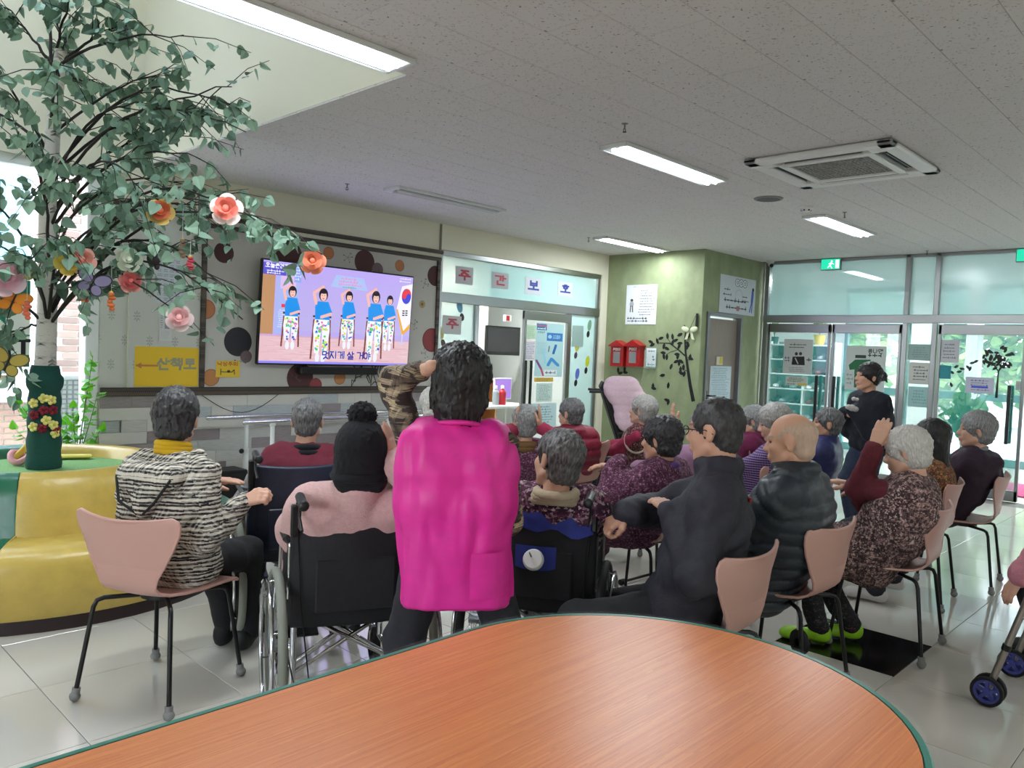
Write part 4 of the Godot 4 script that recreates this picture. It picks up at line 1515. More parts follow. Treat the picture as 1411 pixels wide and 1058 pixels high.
	for k in 6:
		m = MB.new(); m.box(Vector3(cos(k * TAU / 6) * 0.04, -0.035, sin(k * TAU / 6) * 0.04), Vector3(0.012, 0.012, 0.004), Basis(Vector3.UP, -k * TAU / 6 + PI / 2))
		part("slot", m, mats.black_plastic, sd)
	for q in [[3.81, -5.73], [3.77, -2.81], [7.21, -5.82], [7.11, -2.82], [9.9, -2.95]]:
		var s := thing("sprinkler_head", "metal fire sprinkler hanging from the ceiling", "sprinkler", Vector3(q[0], CEIL, q[1]), 0, "fire sprinklers")
		s.scale = Vector3.ONE * 0.6
		m = MB.new()
		m.lathe(PackedVector2Array([Vector2(0.001, -0.006), Vector2(0.03, -0.006), Vector2(0.035, 0)]), 14)
		m.lathe(PackedVector2Array([Vector2(0.008, -0.05), Vector2(0.008, -0.005)]), 8)
		part("rose", m, mats.grey_metal, s)
		m = MB.new()
		m.tube(PackedVector3Array([Vector3(-0.004, -0.045, 0), Vector3(-0.018, -0.06, 0), Vector3(-0.012, -0.08, 0), Vector3(0.012, -0.08, 0), Vector3(0.018, -0.06, 0), Vector3(0.004, -0.045, 0)]), 0.004, 6)
		m.lathe(PackedVector2Array([Vector2(0.001, -0.086), Vector2(0.02, -0.085), Vector2(0.02, -0.08), Vector2(0.001, -0.08)]), 10)
		part("deflector", m, mats.black_metal, s)
	var cctv := thing("security_camera", "small white dome camera at the corner of the green wall", "camera", Vector3(10.05, CEIL, -4.95))
	m = MB.new(); m.lathe(PackedVector2Array([Vector2(0.001, -0.03), Vector2(0.05, -0.03), Vector2(0.055, 0)]), 16)
	m.tube(PackedVector3Array([Vector3(0, -0.03, 0), Vector3(0, -0.05, 0), Vector3(-0.08, -0.075, 0.06)]), 0.03, 10)
	part("housing", m, mats.white_plastic, cctv)
	m = MB.new(); m.ball(Vector3(-0.085, -0.078, 0.064), Vector3.ONE * 0.027)
	part("lens", m, mats.black_plastic, cctv)

# a thin printed sheet facing +z (plane z) or -x (plane x), its outline given by two pixels of the photograph on that plane
func sheet_on(called: String, axis: String, at: float, x0: float, y0: float, x1: float, y1: float, m: Material, label: String, category := "poster", group := "", thick := 0.002) -> Node3D:
	var a := px_z(x0, y0, at) if axis == "z" else px_x(x0, y0, at)
	var b := px_z(x1, y1, at) if axis == "z" else px_x(x1, y1, at)
	return sheet_box(called, axis, at, a, b, m, label, category, group, thick)

func sheet_box(called: String, axis: String, at: float, a: Vector3, b: Vector3, m: Material, label: String, category := "poster", group := "", thick := 0.002) -> Node3D:
	var w := absf(b.x - a.x) if axis == "z" else absf(b.z - a.z)
	var h := absf(a.y - b.y)
	var c := (a + b) * 0.5
	var o := thing(called, label, category, Vector3(c.x, c.y, at) if axis == "z" else Vector3(at, c.y, c.z), 0.0 if axis == "z" else -PI / 2, group)
	var q := MB.new()
	q.box(Vector3(0, 0, thick * 0.5), Vector3(w, h, thick))
	part("backing", q, mats.paper, o)
	q = MB.new()
	q.pic(Vector3(-w / 2, h / 2, thick + 0.0006), Vector3(w / 2, h / 2, thick + 0.0006), Vector3(w / 2, -h / 2, thick + 0.0006), Vector3(-w / 2, -h / 2, thick + 0.0006), Vector3.BACK)
	part("print", q, m, o)
	return o

func tv_wall_things() -> void:
	# ---- television
	var W := 1.71; var H := 0.945
	var tv := thing("television", "large flat television showing five people in blue shirts exercising", "television", Vector3(4.285, 1.732, TVZ + 0.06))
	tv.rotation.x = 0.055
	var m := MB.new()
	m.box(Vector3(0, 0, 0.05), Vector3(W, H, 0.04), Basis.IDENTITY, 0.008)
	m.box(Vector3(0, -0.1, 0.02), Vector3(1.0, 0.5, 0.05), Basis.IDENTITY, 0.01)
	part("case", m, mats.black_plastic, tv)
	m = MB.new()
	m.box(Vector3(0, 0, -0.02), Vector3(0.5, 0.35, 0.05))
	part("wall_bracket", m, mats.black_metal, tv)
	var w2 := W / 2 - 0.014; var h2 := H / 2 - 0.014
	m = MB.new()
	m.pic(Vector3(-w2, h2, 0.0712), Vector3(w2, h2, 0.0712), Vector3(w2, -h2, 0.0712), Vector3(-w2, -h2, 0.0712), Vector3.BACK)
	var sm := mat("tv_screen", Color(0.02, 0.02, 0.02), 0.2)
	sm.emission_enabled = true
	sm.emission = Color.WHITE
	sm.emission_texture = ImageTexture.create_from_image(tv_picture())
	sm.emission_operator = BaseMaterial3D.EMISSION_OP_MULTIPLY
	sm.emission_energy_multiplier = 0.52
	part("screen", m, sm, tv, "lit screen with five seated dancers, a flag and a Korean caption")
	var gl := AreaLight3D.new()
	gl.name = "screen_light"
	gl.area_size = Vector2(W - 0.05, H - 0.05)
	gl.light_color = Color(0.75, 0.72, 1.0)
	gl.light_energy = 0.35
	gl.shadow_enabled = true
	tv.add_child(gl)
	gl.position = Vector3(0, 0, 0.085)
	gl.rotation.y = PI
	# ---- sound bar and cables
	var sb := thing("sound_bar", "black sound bar mounted under the television", "speaker", Vector3(4.31, 1.205, TVZ + 0.07))
	m = MB.new(); m.box(Vector3.ZERO, Vector3(0.88, 0.07, 0.09), Basis.IDENTITY, 0.012)
	part("body", m, mats.black_plastic, sb)
	m = MB.new(); m.box(Vector3(0, 0, 0.046), Vector3(0.84, 0.05, 0.004)); part("grille", m, mats.rubber, sb)
	m = MB.new(); m.box(Vector3(0, 0, -0.055), Vector3(0.6, 0.03, 0.03)); part("bracket", m, mats.black_metal, sb)
	var g := RandomNumberGenerator.new()
	g.seed = 3
	for k in 8:
		var p := PackedVector3Array()
		var x := 4.6 + k * 0.07
		for i in 9:
			var t := i / 8.0
			p.append(Vector3(x + t * (0.25 if k % 2 else -0.12) + 0.05 * sin(t * 9 + k), 1.26 - sin(t * PI) * (0.1 + 0.13 * g.randf()) + (0.02 if i == 0 or i == 8 else 0.0), TVZ + 0.03 + 0.01 * (k % 3)))
		m = MB.new(); m.tube(p, 0.0045, 6)
		solo("cable", m, mats.rubber, "black cable looping below the television", "cable", "cables below the television")
	m = MB.new()
	var cp := PackedVector3Array()
	for i in 13:
		var t := i / 12.0
		cp.append(Vector3(2.98 + t * 0.75, 0.98 - sin(t * PI) * 0.17 + (t * 0.02), TVZ + 0.015))
	m.tube(cp, 0.003, 6)
	solo("wire", m, mats.rubber, "thin dark wire sagging across the plank dado", "cable")
	# ---- notices
	var y := blank(384, 256, hexc(0xd9b31f))
	i_text(y, "산책로", Vector2(134, 74), 72, 13, hexc(0x8d8c74))
	i_line(y, Vector2(14, 122), Vector2(132, 122), 12, hexc(0xb5763c))
	i_poly(y, PackedVector2Array([Vector2(6, 122), Vector2(40, 102), Vector2(40, 142)]), hexc(0xb5763c))
	sheet_box("yellow_sign", "z", TVZ + 0.005, Vector3(2.42, 1.385, 0), Vector3(2.945, 1.055, 0), picture("sign_walk", y, 0.6), "yellow wall sign with an arrow and three grey Korean letters", "sign")
	var y2 := blank(128, 96, hexc(0xd2b02c))
	i_text(y2, "낙상주의", Vector2(8, 6), 25, 3, hexc(0x9c3a2a))
	i_line(y2, Vector2(26, 48), Vector2(26, 82), 4, hexc(0x1d1a14)); i_line(y2, Vector2(26, 64), Vector2(84, 66), 4, hexc(0x1d1a14)); i_oval(y2, Vector2(68, 62), Vector2(9, 8), hexc(0x1d1a14)); i_line(y2, Vector2(84, 66), Vector2(98, 52), 4, hexc(0x1d1a14)); i_line(y2, Vector2(98, 52), Vector2(100, 78), 4, hexc(0x1d1a14))
	sheet_box("fall_notice", "z", TVZ + 0.007, Vector3(3.1, 1.28, 0), Vector3(3.32, 1.135, 0), picture("sign_fall", y2, 0.6), "small yellow notice with red letters and a falling figure", "sign")
	var cal := blank(160, 256, hexc(0xb9c0c4))
	for r in 9:
		for c in 4: i_rows(cal, Rect2(14 + c * 36, 14 + r * 26, 26, 18), 2, 2, hexc(0x4e5866), r * 5 + c)
	sheet_on("schedule_sheet", "z", TVZ + 0.007, 214, 352, 250, 420, picture("calendar", cal, 0.7), "pale printed schedule hanging under the birch leaves", "poster")
	var cal2 := blank(80, 200, hexc(0xc3c5c2))
	i_rows(cal2, Rect2(8, 10, 14, 120), 9, 2, hexc(0x3b3f45), 8); cal2.fill_rect(Rect2i(34, 34, 34, 96), hexc(0x8b9199)); i_rows(cal2, Rect2(8, 140, 64, 50), 6, 1, hexc(0x9ea0a0), 2)
	sheet_on("thermometer_card", "z", TVZ + 0.007, 220, 421, 236, 470, picture("thermo", cal2, 0.7), "narrow pale card below the printed schedule", "poster")
	# ---- parallel bars
	var pb := thing("parallel_bars", "white and chrome walking rails in front of the plank dado", "exercise bars", Vector3(3.9, 0, -6.15))
	for q in [[-0.85, 1.75, 0.2], [-0.95, 1.75, -0.25]]:
		m = MB.new(); m.rod(Vector3(q[0], 0.8, q[2]), Vector3(q[1], 0.8, q[2]), 0.019, 12)
		m.ball(Vector3(q[0], 0.8, q[2]), Vector3.ONE * 0.019)
		part("handrail", m, mats.chrome, pb)
	for x in [-0.6, 0.6, 1.6]:
		for z in [0.2, -0.25]:
			m = MB.new()
			m.rod(Vector3(x, 0.03, z), Vector3(x, 0.52, z), 0.024, 12)
			m.rod(Vector3(x, 0.5, z), Vector3(x, 0.76, z), 0.018, 12)
			m.box(Vector3(x, 0.775, z), Vector3(0.05, 0.03, 0.03), Basis.IDENTITY, 0.006)
			var post := part("post", m, mats.white_paint, pb)
			m = MB.new()
			m.ball(Vector3(x - 0.04, 0.5, z), Vector3(0.022, 0.022, 0.022)); m.rod(Vector3(x - 0.04, 0.5, z), Vector3(x, 0.5, z), 0.007)
			part("knob", m, mats.black_plastic, post)
		m = MB.new(); m.box(Vector3(x, 0.02, -0.02), Vector3(0.06, 0.03, 0.62), Basis.IDENTITY, 0.006)
		part("foot", m, mats.white_paint, pb)
	var bxs := thing("floor_speaker", "black speaker cabinet standing by the walking rails", "speaker", px_y(309, 712, 0.0) + Vector3(0.02, 0, 0))
	m = MB.new(); m.box(Vector3(0, 0.2, 0), Vector3(0.24, 0.4, 0.24), Basis.IDENTITY, 0.01); part("cabinet", m, mats.black_plastic, bxs)
	m = MB.new(); m.box(Vector3(0, 0.2, 0.122), Vector3(0.2, 0.36, 0.006)); part("grille", m, mats.rubber, bxs)

func tv_picture() -> Image:
	var im := blank(960, 540, hexc(0xb7a8ea))
	for y in 360: im.fill_rect(Rect2i(0, y, 960, 1), hexc(0xb9a6ee).lerp(hexc(0xb9b0e4), y / 360.0))
	im.fill_rect(Rect2i(0, 395, 960, 145), hexc(0xe2bcc4))
	var g := RandomNumberGenerator.new()
	g.seed = 12
	for q in 150:
		var p := Vector2(g.randf() * 960, 396 + g.randf() * 142)
		i_line(im, p, p + Vector2(30 + g.randf() * 90, 0), 2, hexc(0xe2bcc4).lerp(hexc(0xf2d8dc) if q % 2 else hexc(0xd0a0a6), 0.7))
	im.fill_rect(Rect2i(0, 388, 960, 8), hexc(0xcfa7c8))
	im.fill_rect(Rect2i(0, 60, 70, 325), hexc(0xb98a62))
	for k in 8: im.fill_rect(Rect2i(6 + k * 8, 60, 2, 325), hexc(0xc89a70))
	im.fill_rect(Rect2i(80, 40, 130, 340), hexc(0xa7b4ee))
	im.fill_rect(Rect2i(100, 70, 90, 70), hexc(0xd9b9ea))
	i_rows(im, Rect2(96, 250, 60, 100), 9, 3, hexc(0xdfe2fa), 4)
	im.fill_rect(Rect2i(112, 222, 26, 18), hexc(0xe04050))
	im.fill_rect(Rect2i(0, 10, 130, 62), hexc(0x5a55c8))
	i_text(im, "오늘은", Vector2(12, 12), 24, 4, Color.WHITE)
	i_text(im, "건강체조", Vector2(92, 12), 22, 4, Color.WHITE)
	i_rows(im, Rect2(10, 46, 110, 24), 2, 4, Color.WHITE, 9)
	im.fill_rect(Rect2i(178, 10, 40, 90), hexc(0x8fa6ee)); i_rows(im, Rect2(180, 12, 36, 80), 5, 4, hexc(0xe8ecff), 3)
	i_poly(im, PackedVector2Array([Vector2(430, 36), Vector2(610, 40), Vector2(640, 110), Vector2(400, 104)]), hexc(0xaac0f0))
	i_rows(im, Rect2(450, 44, 150, 50), 3, 5, hexc(0xf08ac4), 6)
	i_rows(im, Rect2(470, 94, 110, 14), 1, 4, hexc(0x58b0a0), 7)
	i_rows(im, Rect2(860, 6, 96, 34), 2, 4, hexc(0xf4f2ff), 5)
	# flag
	i_poly(im, PackedVector2Array([Vector2(882, 60), Vector2(958, 40), Vector2(958, 300), Vector2(900, 350), Vector2(852, 200)]), hexc(0xf0ecf6))
	i_poly(im, PackedVector2Array([Vector2(852, 200), Vector2(862, 200), Vector2(912, 330), Vector2(958, 280), Vector2(958, 312), Vector2(904, 360)]), hexc(0xe8a83a))
	i_oval(im, Vector2(918, 118), Vector2(34, 46), hexc(0x3a3fd0))
	var red := PackedVector2Array()
	for k in 15: red.append(Vector2(918, 118) + Vector2(cos(PI + PI * k / 14) * 34, sin(PI + PI * k / 14) * 46).rotated(0.25))
	i_poly(im, red, hexc(0xe0384a))
	i_oval(im, Vector2(902, 114), Vector2(17, 21), hexc(0xe0384a)); i_oval(im, Vector2(935, 122), Vector2(17, 21), hexc(0x3a3fd0))
	for k in 3:
		im.fill_rect(Rect2i(896, 204 + k * 13, 17, 7), hexc(0x22202c)); im.fill_rect(Rect2i(918, 202 + k * 13, 17, 7), hexc(0x22202c))
	i_line(im, Vector2(906, 350), Vector2(906, 400), 6, hexc(0xd8d4e4)); i_oval(im, Vector2(906, 404), Vector2(24, 8), hexc(0xc9c6da))
	# dancers: [x, head y, waist y, foot y, raised arm]
	for q in [[172, 152, 288, 450, 1], [522, 150, 284, 438, 1], [802, 150, 278, 440, 0], [358, 154, 296, 514, 1], [702, 140, 286, 504, 1]]:
		var x: float = q[0]; var hy: float = q[1]; var wy: float = q[2]; var fy: float = q[3]
		var u := (wy - hy) / 142.0
		if q[3] > 480: u *= 1.12
		for s in [-1.0, 1.0]:
			i_line(im, Vector2(x + s * 44 * u, wy), Vector2(x + s * 52 * u, fy - 6), 9 * u, hexc(0x7a4038))
		i_line(im, Vector2(x - 46 * u, wy - 20), Vector2(x + 46 * u, wy - 20), 10, hexc(0x3a2a30))
		i_poly(im, PackedVector2Array([Vector2(x - 42 * u, wy - 66 * u), Vector2(x - 30 * u, hy + 34 * u), Vector2(x + 30 * u, hy + 34 * u), Vector2(x + 54 * u, wy - 40 * u), Vector2(x + 42 * u, wy - 26 * u), Vector2(x + 40 * u, wy), Vector2(x - 38 * u, wy)]), hexc(0x1f8fe8))
		for s in [-1.0, 1.0]: i_poly(im, PackedVector2Array([Vector2(x, wy - 4), Vector2(x + s * 40 * u, wy - 4), Vector2(x + s * 46 * u, wy + 50 * u), Vector2(x + s * 34 * u, fy - 34), Vector2(x + s * 10 * u, fy - 30), Vector2(x + s * 3 * u, wy + 64 * u)]), hexc(0xeef0f4))
		for k in 70:
			var p := Vector2(x + g.randf_range(-36, 36) * u, lerpf(wy + 4, fy - 38, g.randf()))
			if p.y > wy + 56 * u and (absf(p.x - x) < 13 * u or absf(p.x - x) > 33 * u): continue
			i_oval(im, p, Vector2(4 + g.randf() * 5, 3 + g.randf() * 4) * u, [hexc(0x3bb8d8), hexc(0xe86ab8), hexc(0xd8e03a), hexc(0x4a4fc8), hexc(0x5cc86a), hexc(0xf4f4f8)][g.randi() % 6], g.randf() * 3)
		for s in [-1.0, 1.0]:
			i_oval(im, Vector2(x + s * 16 * u, fy - 8), Vector2(12, 24) * u, hexc(0xe9ecf8))
		i_line(im, Vector2(x + 46 * u, wy - 34 * u), Vector2(x - 4 * u, wy - 16 * u), 13 * u, hexc(0xf0b8b0))
		if q[4]:
			i_line(im, Vector2(x - 38 * u, hy + 44 * u), Vector2(x - 52 * u, hy - 6 * u), 14 * u, hexc(0xf0b8b0))
			i_line(im, Vector2(x - 52 * u, hy - 6 * u), Vector2(x - 2 * u, hy - 40 * u), 12 * u, hexc(0xf0b8b0))
		i_oval(im, Vector2(x, hy), Vector2(25, 32) * u, hexc(0x231a24))
		i_oval(im, Vector2(x + 1, hy + 8 * u), Vector2(17, 23) * u, hexc(0xf4c4b8))
		i_oval(im, Vector2(x, hy - 14 * u), Vector2(18, 9) * u, hexc(0x231a24))
		for s in [-1.0, 1.0]: i_oval(im, Vector2(x + s * 7 * u, hy + 3 * u), Vector2(3, 1.6) * u, hexc(0x3a2428))
		i_oval(im, Vector2(x + 1, hy + 19 * u), Vector2(6, 2.4) * u, hexc(0xc8505a))
	i_text(im, "멋지게", Vector2(372, 466), 46, 8, hexc(0xe8e4fa), 1.04); i_text(im, "멋지게", Vector2(372, 466), 46, 6, hexc(0x1f2a9a), 1.04)
	i_text(im, "살", Vector2(532, 466), 46, 6, hexc(0x1f2a9a)); i_text(im, "거야", Vector2(596, 466), 46, 6, hexc(0x1f2a9a), 1.04)
	im.fill_rect(Rect2i(0, 528, 960, 12), hexc(0x8f8af0))
	return im

func frame_bar(parent: Node3D, axis: String, at: float, a: Vector2, b: Vector2, depth := 0.06, m: Material = null, called := "frame_bar") -> void:
	# a: (along, y) lower corner, b: upper corner
	var q := MB.new()
	var c := (a + b) * 0.5
	var s := (b - a).abs()
	if axis == "z": q.box(Vector3(c.x, c.y, at), Vector3(s.x, s.y, depth), Basis.IDENTITY, 0.005)
	else: q.box(Vector3(at, c.y, c.x), Vector3(depth, s.y, s.x), Basis.IDENTITY, 0.005)
	part(called, q, m if m else mats.steel, parent)

func pane(parent: Node3D, axis: String, at: float, a: Vector2, b: Vector2, m: Material) -> void:
	var q := MB.new()
	var c := (a + b) * 0.5
	var s := (b - a).abs()
	q.box(Vector3(c.x, c.y, at) if axis == "z" else Vector3(at, c.y, c.x), Vector3(s.x, s.y, 0.006) if axis == "z" else Vector3(0.006, s.y, s.x))
	part("pane", q, m, parent)

func office() -> void:
	# ---- steel and glass front
	var w := struct("window_2", null, null, "steel framed glass front of the office")
	var z := TVZ - 0.05
	for q in [[5.62, 5.68, 0, 2.55], [8.44, 8.5, 0, 2.55], [6.2, 6.26, 0, 1.98], [7.86, 7.93, 0, 1.98]]:
		frame_bar(w, "z", z, Vector2(q[0], q[2]), Vector2(q[1], q[3]))
	frame_bar(w, "z", z, Vector2(5.62, 2.49), Vector2(8.5, 2.55), 0.08)
	frame_bar(w, "z", z, Vector2(5.62, 1.98), Vector2(8.5, 2.09), 0.08)
	frame_bar(w, "z", z, Vector2(5.68, 0.0), Vector2(6.2, 0.1))
	frame_bar(w, "z", z, Vector2(7.93, 0.0), Vector2(8.44, 0.1))
	pane(w, "z", z, Vector2(5.68, 2.09), Vector2(8.44, 2.49), mats.glass_frost)
	pane(w, "z", z, Vector2(5.68, 0.1), Vector2(6.2, 1.98), mats.glass_frost)
	pane(w, "z", z, Vector2(7.93, 0.1), Vector2(8.44, 1.98), mats.glass_frost)
	var d := struct("door_2", null, null, "sliding glass office door with black pull bars")
	var dz := TVZ + 0.0
	for q in [[6.98, 7.03, 0.02, 1.97], [7.8, 7.86, 0.02, 1.97]]:
		frame_bar(d, "z", dz, Vector2(q[0], q[2]), Vector2(q[1], q[3]), 0.04)
	frame_bar(d, "z", dz, Vector2(6.98, 1.86), Vector2(7.86, 1.97), 0.045)
	frame_bar(d, "z", dz, Vector2(6.98, 0.02), Vector2(7.86, 0.12), 0.045)
	pane(d, "z", dz, Vector2(7.03, 0.12), Vector2(7.8, 1.86), mats.glass_clear)
	for x in [7.0, 7.1]:
		var m := MB.new()
		m.box(Vector3(x, 1.05, dz + 0.05), Vector3(0.03, 0.62, 0.03), Basis.IDENTITY, 0.006)
		part("pull_bar", m, mats.black_plastic, d)
	# ---- room behind
	var m := MB.new()
	m.box(Vector3(7.1, 1.4, -9.55), Vector3(4.4, 2.86, 0.1))
	m.box(Vector3(5.0, 1.4, -8.1), Vector3(0.1, 2.86, 2.95))
	m.box(Vector3(9.2, 1.4, -8.1), Vector3(0.1, 2.86, 2.95))
	m.box(Vector3(7.1, CEIL + 0.05, -8.2), Vector3(4.4, 0.1, 2.9))
	struct("wall_office", m, mats.plaster_white)
	m = MB.new(); m.box(Vector3(7.1, -0.06, -8.1), Vector3(4.4, 0.12, 3.0)); struct("floor_office", m, mats.floor_tile1)
	m = MB.new(); m.box(Vector3(7.6, 1.42, -8.45), Vector3(0.95, 2.82, 0.2), Basis.IDENTITY, 0.004)
	struct("wall_pier", m, mottled("pier_paper", [hexc(0xd9d2c2), hexc(0xe2dccd)], Vector3.ONE, 0.8))
	var t := thing("ceiling_light", "lit flat ceiling light inside the office", "ceiling light", Vector3(7.0, CEIL, -7.7), 0.0, "fluorescent ceiling lights")
	m = MB.new(); m.box(Vector3(0, -0.02, 0), Vector3(1.24, 0.04, 0.32), Basis.IDENTITY, 0.006); part("frame", m, mats.white_paint, t)
	m = MB.new(); m.box(Vector3(0, -0.043, 0), Vector3(1.18, 0.006, 0.27)); part("tube", m, mats.light_tube, t)
	var l := AreaLight3D.new()
	l.name = "tube_light"; l.area_size = Vector2(1.18, 0.27); l.light_energy = 5.0; l.light_color = Color(0.97, 0.99, 1.0); l.shadow_enabled = true
	t.add_child(l); l.position = Vector3(0, -0.055, 0); l.rotation.x = -PI / 2
	# ---- on the glass: four letter cards, footprints, posters
	var cards := [["주", 628, 366, 651, 393, 0xb8b8bd, 0xb23a48, "grey card with a red letter, first of the row above the office door"], ["간", 678, 374, 700, 399, 0xb4b6bc, 0xb4404a, "grey card with a red letter, second of the row above the office door"],
		["보", 724, 381, 745, 407, 0xdcdfe8, 0x2c3f9a, "white card with a blue letter, third of the row above the office door"], ["호", 769, 387, 788, 410, 0xd8dce8, 0x2c3f9a, "white card with a blue letter, last of the row above the office door"]]
	for q in cards:
		var im := blank(96, 104, hexc(q[5]))
		i_text(im, q[0], Vector2(20, 20), 60, 11, hexc(q[6]))
		sheet_on("letter_card", "z", TVZ - 0.045, q[1], q[2], q[3], q[4], picture("card_" + q[0], im, 0.6), q[7], "sign", "letter cards above the office door")
	var im2 := blank(96, 104, hexc(0xb4b6b6)); i_text(im2, "주", Vector2(22, 18), 56, 10, hexc(0xa84a58))
	sheet_on("letter_card", "z", TVZ - 0.045, 610, 434, 635, 461, picture("card_low", im2, 0.6), "grey card with a red letter on the low pane beside the television", "sign")
	var feet := [[635, 428, 0x5d96b4, 0x222222, "blue footprint sticker on the glass beside the television"], [609, 464, 0xb9b46a, 0x554a40, "olive footprint sticker on the glass beside the television"], [812, 453, 0x6f9a80, 0x1c1c1c, "green footprint sticker high on the glass beside the door"],
		[795, 482, 0xb5b14e, 0x4a3f4c, "yellow and grey footprint sticker on the glass beside the door"], [809, 503, 0xb8c52c, 0x1c1c1c, "lime footprint sticker on the glass beside the door"], [795, 520, 0x5a6fc0, 0x1c1c1c, "blue and pink footprint sticker low on the glass"]]
	for q in feet:
		var c := px_z(q[0], q[1], TVZ - 0.04)
		var o := thing("footprint_sticker", q[4], "sticker", Vector3(c.x, c.y, TVZ - 0.045), 0.0, "footprint stickers on the office glass")
		o.rotation.z = 0.35 if q[0] < 700 else -0.2
		for s in 2:
			var pl := PackedVector2Array()
			for k in 14:
				var a := TAU * k / 14
				pl.append(Vector2(cos(a) * (0.043 if s == 0 else 0.032), sin(a) * (0.075 if s == 0 else 0.045) + (0.05 if s == 0 else -0.075)))
			m = MB.new(); m.slab(pl, 0.002)
			part("sole" if s == 0 else "heel", m, mat("foot%x" % q[2 + s], hexc(q[2 + s]), 0.6), o)
	var hp := blank(256, 512, hexc(0xa9cdd0))
	hp.fill_rect(Rect2i(6, 10, 90, 60), hexc(0x3d6f9a)); i_rows(hp, Rect2(10, 14, 80, 26), 1, 8, hexc(0xd84a5a), 4); i_rows(hp, Rect2(10, 44, 80, 22), 1, 7, hexc(0xe4eef2), 5)
	hp.fill_rect(Rect2i(100, 90, 146, 78), hexc(0x2f74b4)); i_oval(hp, Vector2(128, 128), Vector2(18, 18), hexc(0x9cc4e4)); i_rows(hp, Rect2(154, 108, 84, 40), 3, 4, hexc(0xbfdcee), 2)
	i_rows(hp, Rect2(10, 80, 70, 20), 2, 4, hexc(0x48606c), 9); i_rows(hp, Rect2(8, 180, 100, 120), 9, 2, hexc(0x7d9ea6), 1)
	i_line(hp, Vector2(186, 210), Vector2(166, 284), 20, hexc(0x2464a8)); i_line(hp, Vector2(120, 400), Vector2(150, 340), 22, hexc(0x3b8ac4)); i_line(hp, Vector2(150, 340), Vector2(214, 400), 22, hexc(0x3b8ac4)); i_line(hp, Vector2(70, 240), Vector2(96, 380), 14, hexc(0x8fc8de))
	i_line(hp, Vector2(14, 360), Vector2(60, 440), 16, hexc(0x7a4a86)); i_line(hp, Vector2(60, 440), Vector2(80, 500), 14, hexc(0xc04a60)); i_line(hp, Vector2(126, 220), Vector2(120, 270), 8, hexc(0x5a4a4a))
	hp.fill_rect(Rect2i(86, 446, 120, 56), hexc(0xd9dfe2)); i_rows(hp, Rect2(96, 458, 100, 32), 1, 9, hexc(0x4a5a68), 3)
	sheet_on("health_poster", "z", TVZ + 0.004, 739, 444, 774, 519, picture("health", hp, 0.6), "large pale blue health poster with figures on the office door", "poster")
	for q in [[725, 447, 738, 467, 0xb9d4b8, 0x86a88a, "pale green notice at the top of the office door"], [723, 469, 737, 497, 0xd8d2d2, 0x6a78a8, "small white notice with blue print on the office door"], [739, 528, 760, 553, 0xbcd2cc, 0x7f9a94, "pale green sheet low on the office door"], [731, 556, 765, 596, 0xb6d0d4, 0x6f8f98, "pale blue sheet at the foot of the office door"], [736, 520, 762, 526, 0xc8a94e, 0x7c6a3a, "narrow yellow notice strip under the health poster"]]:
		var im := blank(96, 128, hexc(q[4]))
		i_rows(im, Rect2(10, 10, 76, 108), 10, 3, hexc(q[5]), q[0])
		sheet_on("door_notice", "z", TVZ + 0.004, q[0], q[1], q[2], q[3], picture("note%d_%d" % [q[0], q[1]], im, 0.6), q[6], "poster", "notices on the office door")
	var fr := blank(64, 96, hexc(0x8fa8a2))
	sheet_on("glass_notice", "z", TVZ - 0.045, 789, 448, 803, 478, picture("glassnote", fr, 0.6), "grey green sheet on the glass beside the office door", "poster")
	# ---- on the pier and the desk
	var a := px_z(670, 448, -8.3); var b := px_z(715, 490, -8.3)
	var mon := thing("wall_monitor", "switched-off monitor on the office pier", "monitor", Vector3((a.x + b.x) * 0.5, (a.y + b.y) * 0.5, -8.345))
	m = MB.new(); m.box(Vector3(0, 0, 0.04), Vector3(b.x - a.x, a.y - b.y, 0.04), Basis.IDENTITY, 0.006); part("case", m, mats.black_plastic, mon)
	m = MB.new(); m.box(Vector3(0, 0.012, 0.061), Vector3(b.x - a.x - 0.05, a.y - b.y - 0.075, 0.003)); part("screen", m, mat("dark_screen", Color(0.16, 0.16, 0.165), 0.08), mon)
	m = MB.new(); m.box(Vector3(0, 0, 0.01), Vector3(0.2, 0.2, 0.03)); part("bracket", m, mats.black_metal, mon)
	a = px_z(693, 433, -8.3); b = px_z(707, 444, -8.3)
	var el := thing("emergency_lamp", "white wall box with a red square lamp above the monitor", "lamp", Vector3((a.x + b.x) * 0.5, (a.y + b.y) * 0.5, -8.345))
	m = MB.new(); m.box(Vector3(0, 0, 0.03), Vector3(0.14, 0.1, 0.06), Basis.IDENTITY, 0.01); part("case", m, mats.white_plastic, el)
	m = MB.new(); m.box(Vector3(-0.02, 0, 0.062), Vector3(0.07, 0.075, 0.006)); part("lens", m, mats.red_box, el)
	var dk := thing("office_desk", "white office desk with steel legs behind the glass door", "desk", Vector3(7.25, 0, -7.55))
	m = MB.new(); m.box(Vector3(0, 0.72, 0), Vector3(1.5, 0.035, 0.6), Basis.IDENTITY, 0.006); part("desk_top", m, mats.white_paint, dk)
	for sx in [-0.7, 0.7]:
		for sz in [-0.25, 0.25]:
			m = MB.new(); m.box(Vector3(sx, 0.35, sz), Vector3(0.035, 0.7, 0.035)); part("leg", m, mats.white_paint, dk)
	m = MB.new(); m.box(Vector3(-0.45, 0.5, 0), Vector3(0.42, 0.4, 0.5), Basis.IDENTITY, 0.005); part("drawer_unit", m, mottled("brown_wood", [hexc(0x6b4a36), hexc(0x7a5640)], Vector3(2, 8, 2), 0.5), dk)
	var desk_y := 0.738
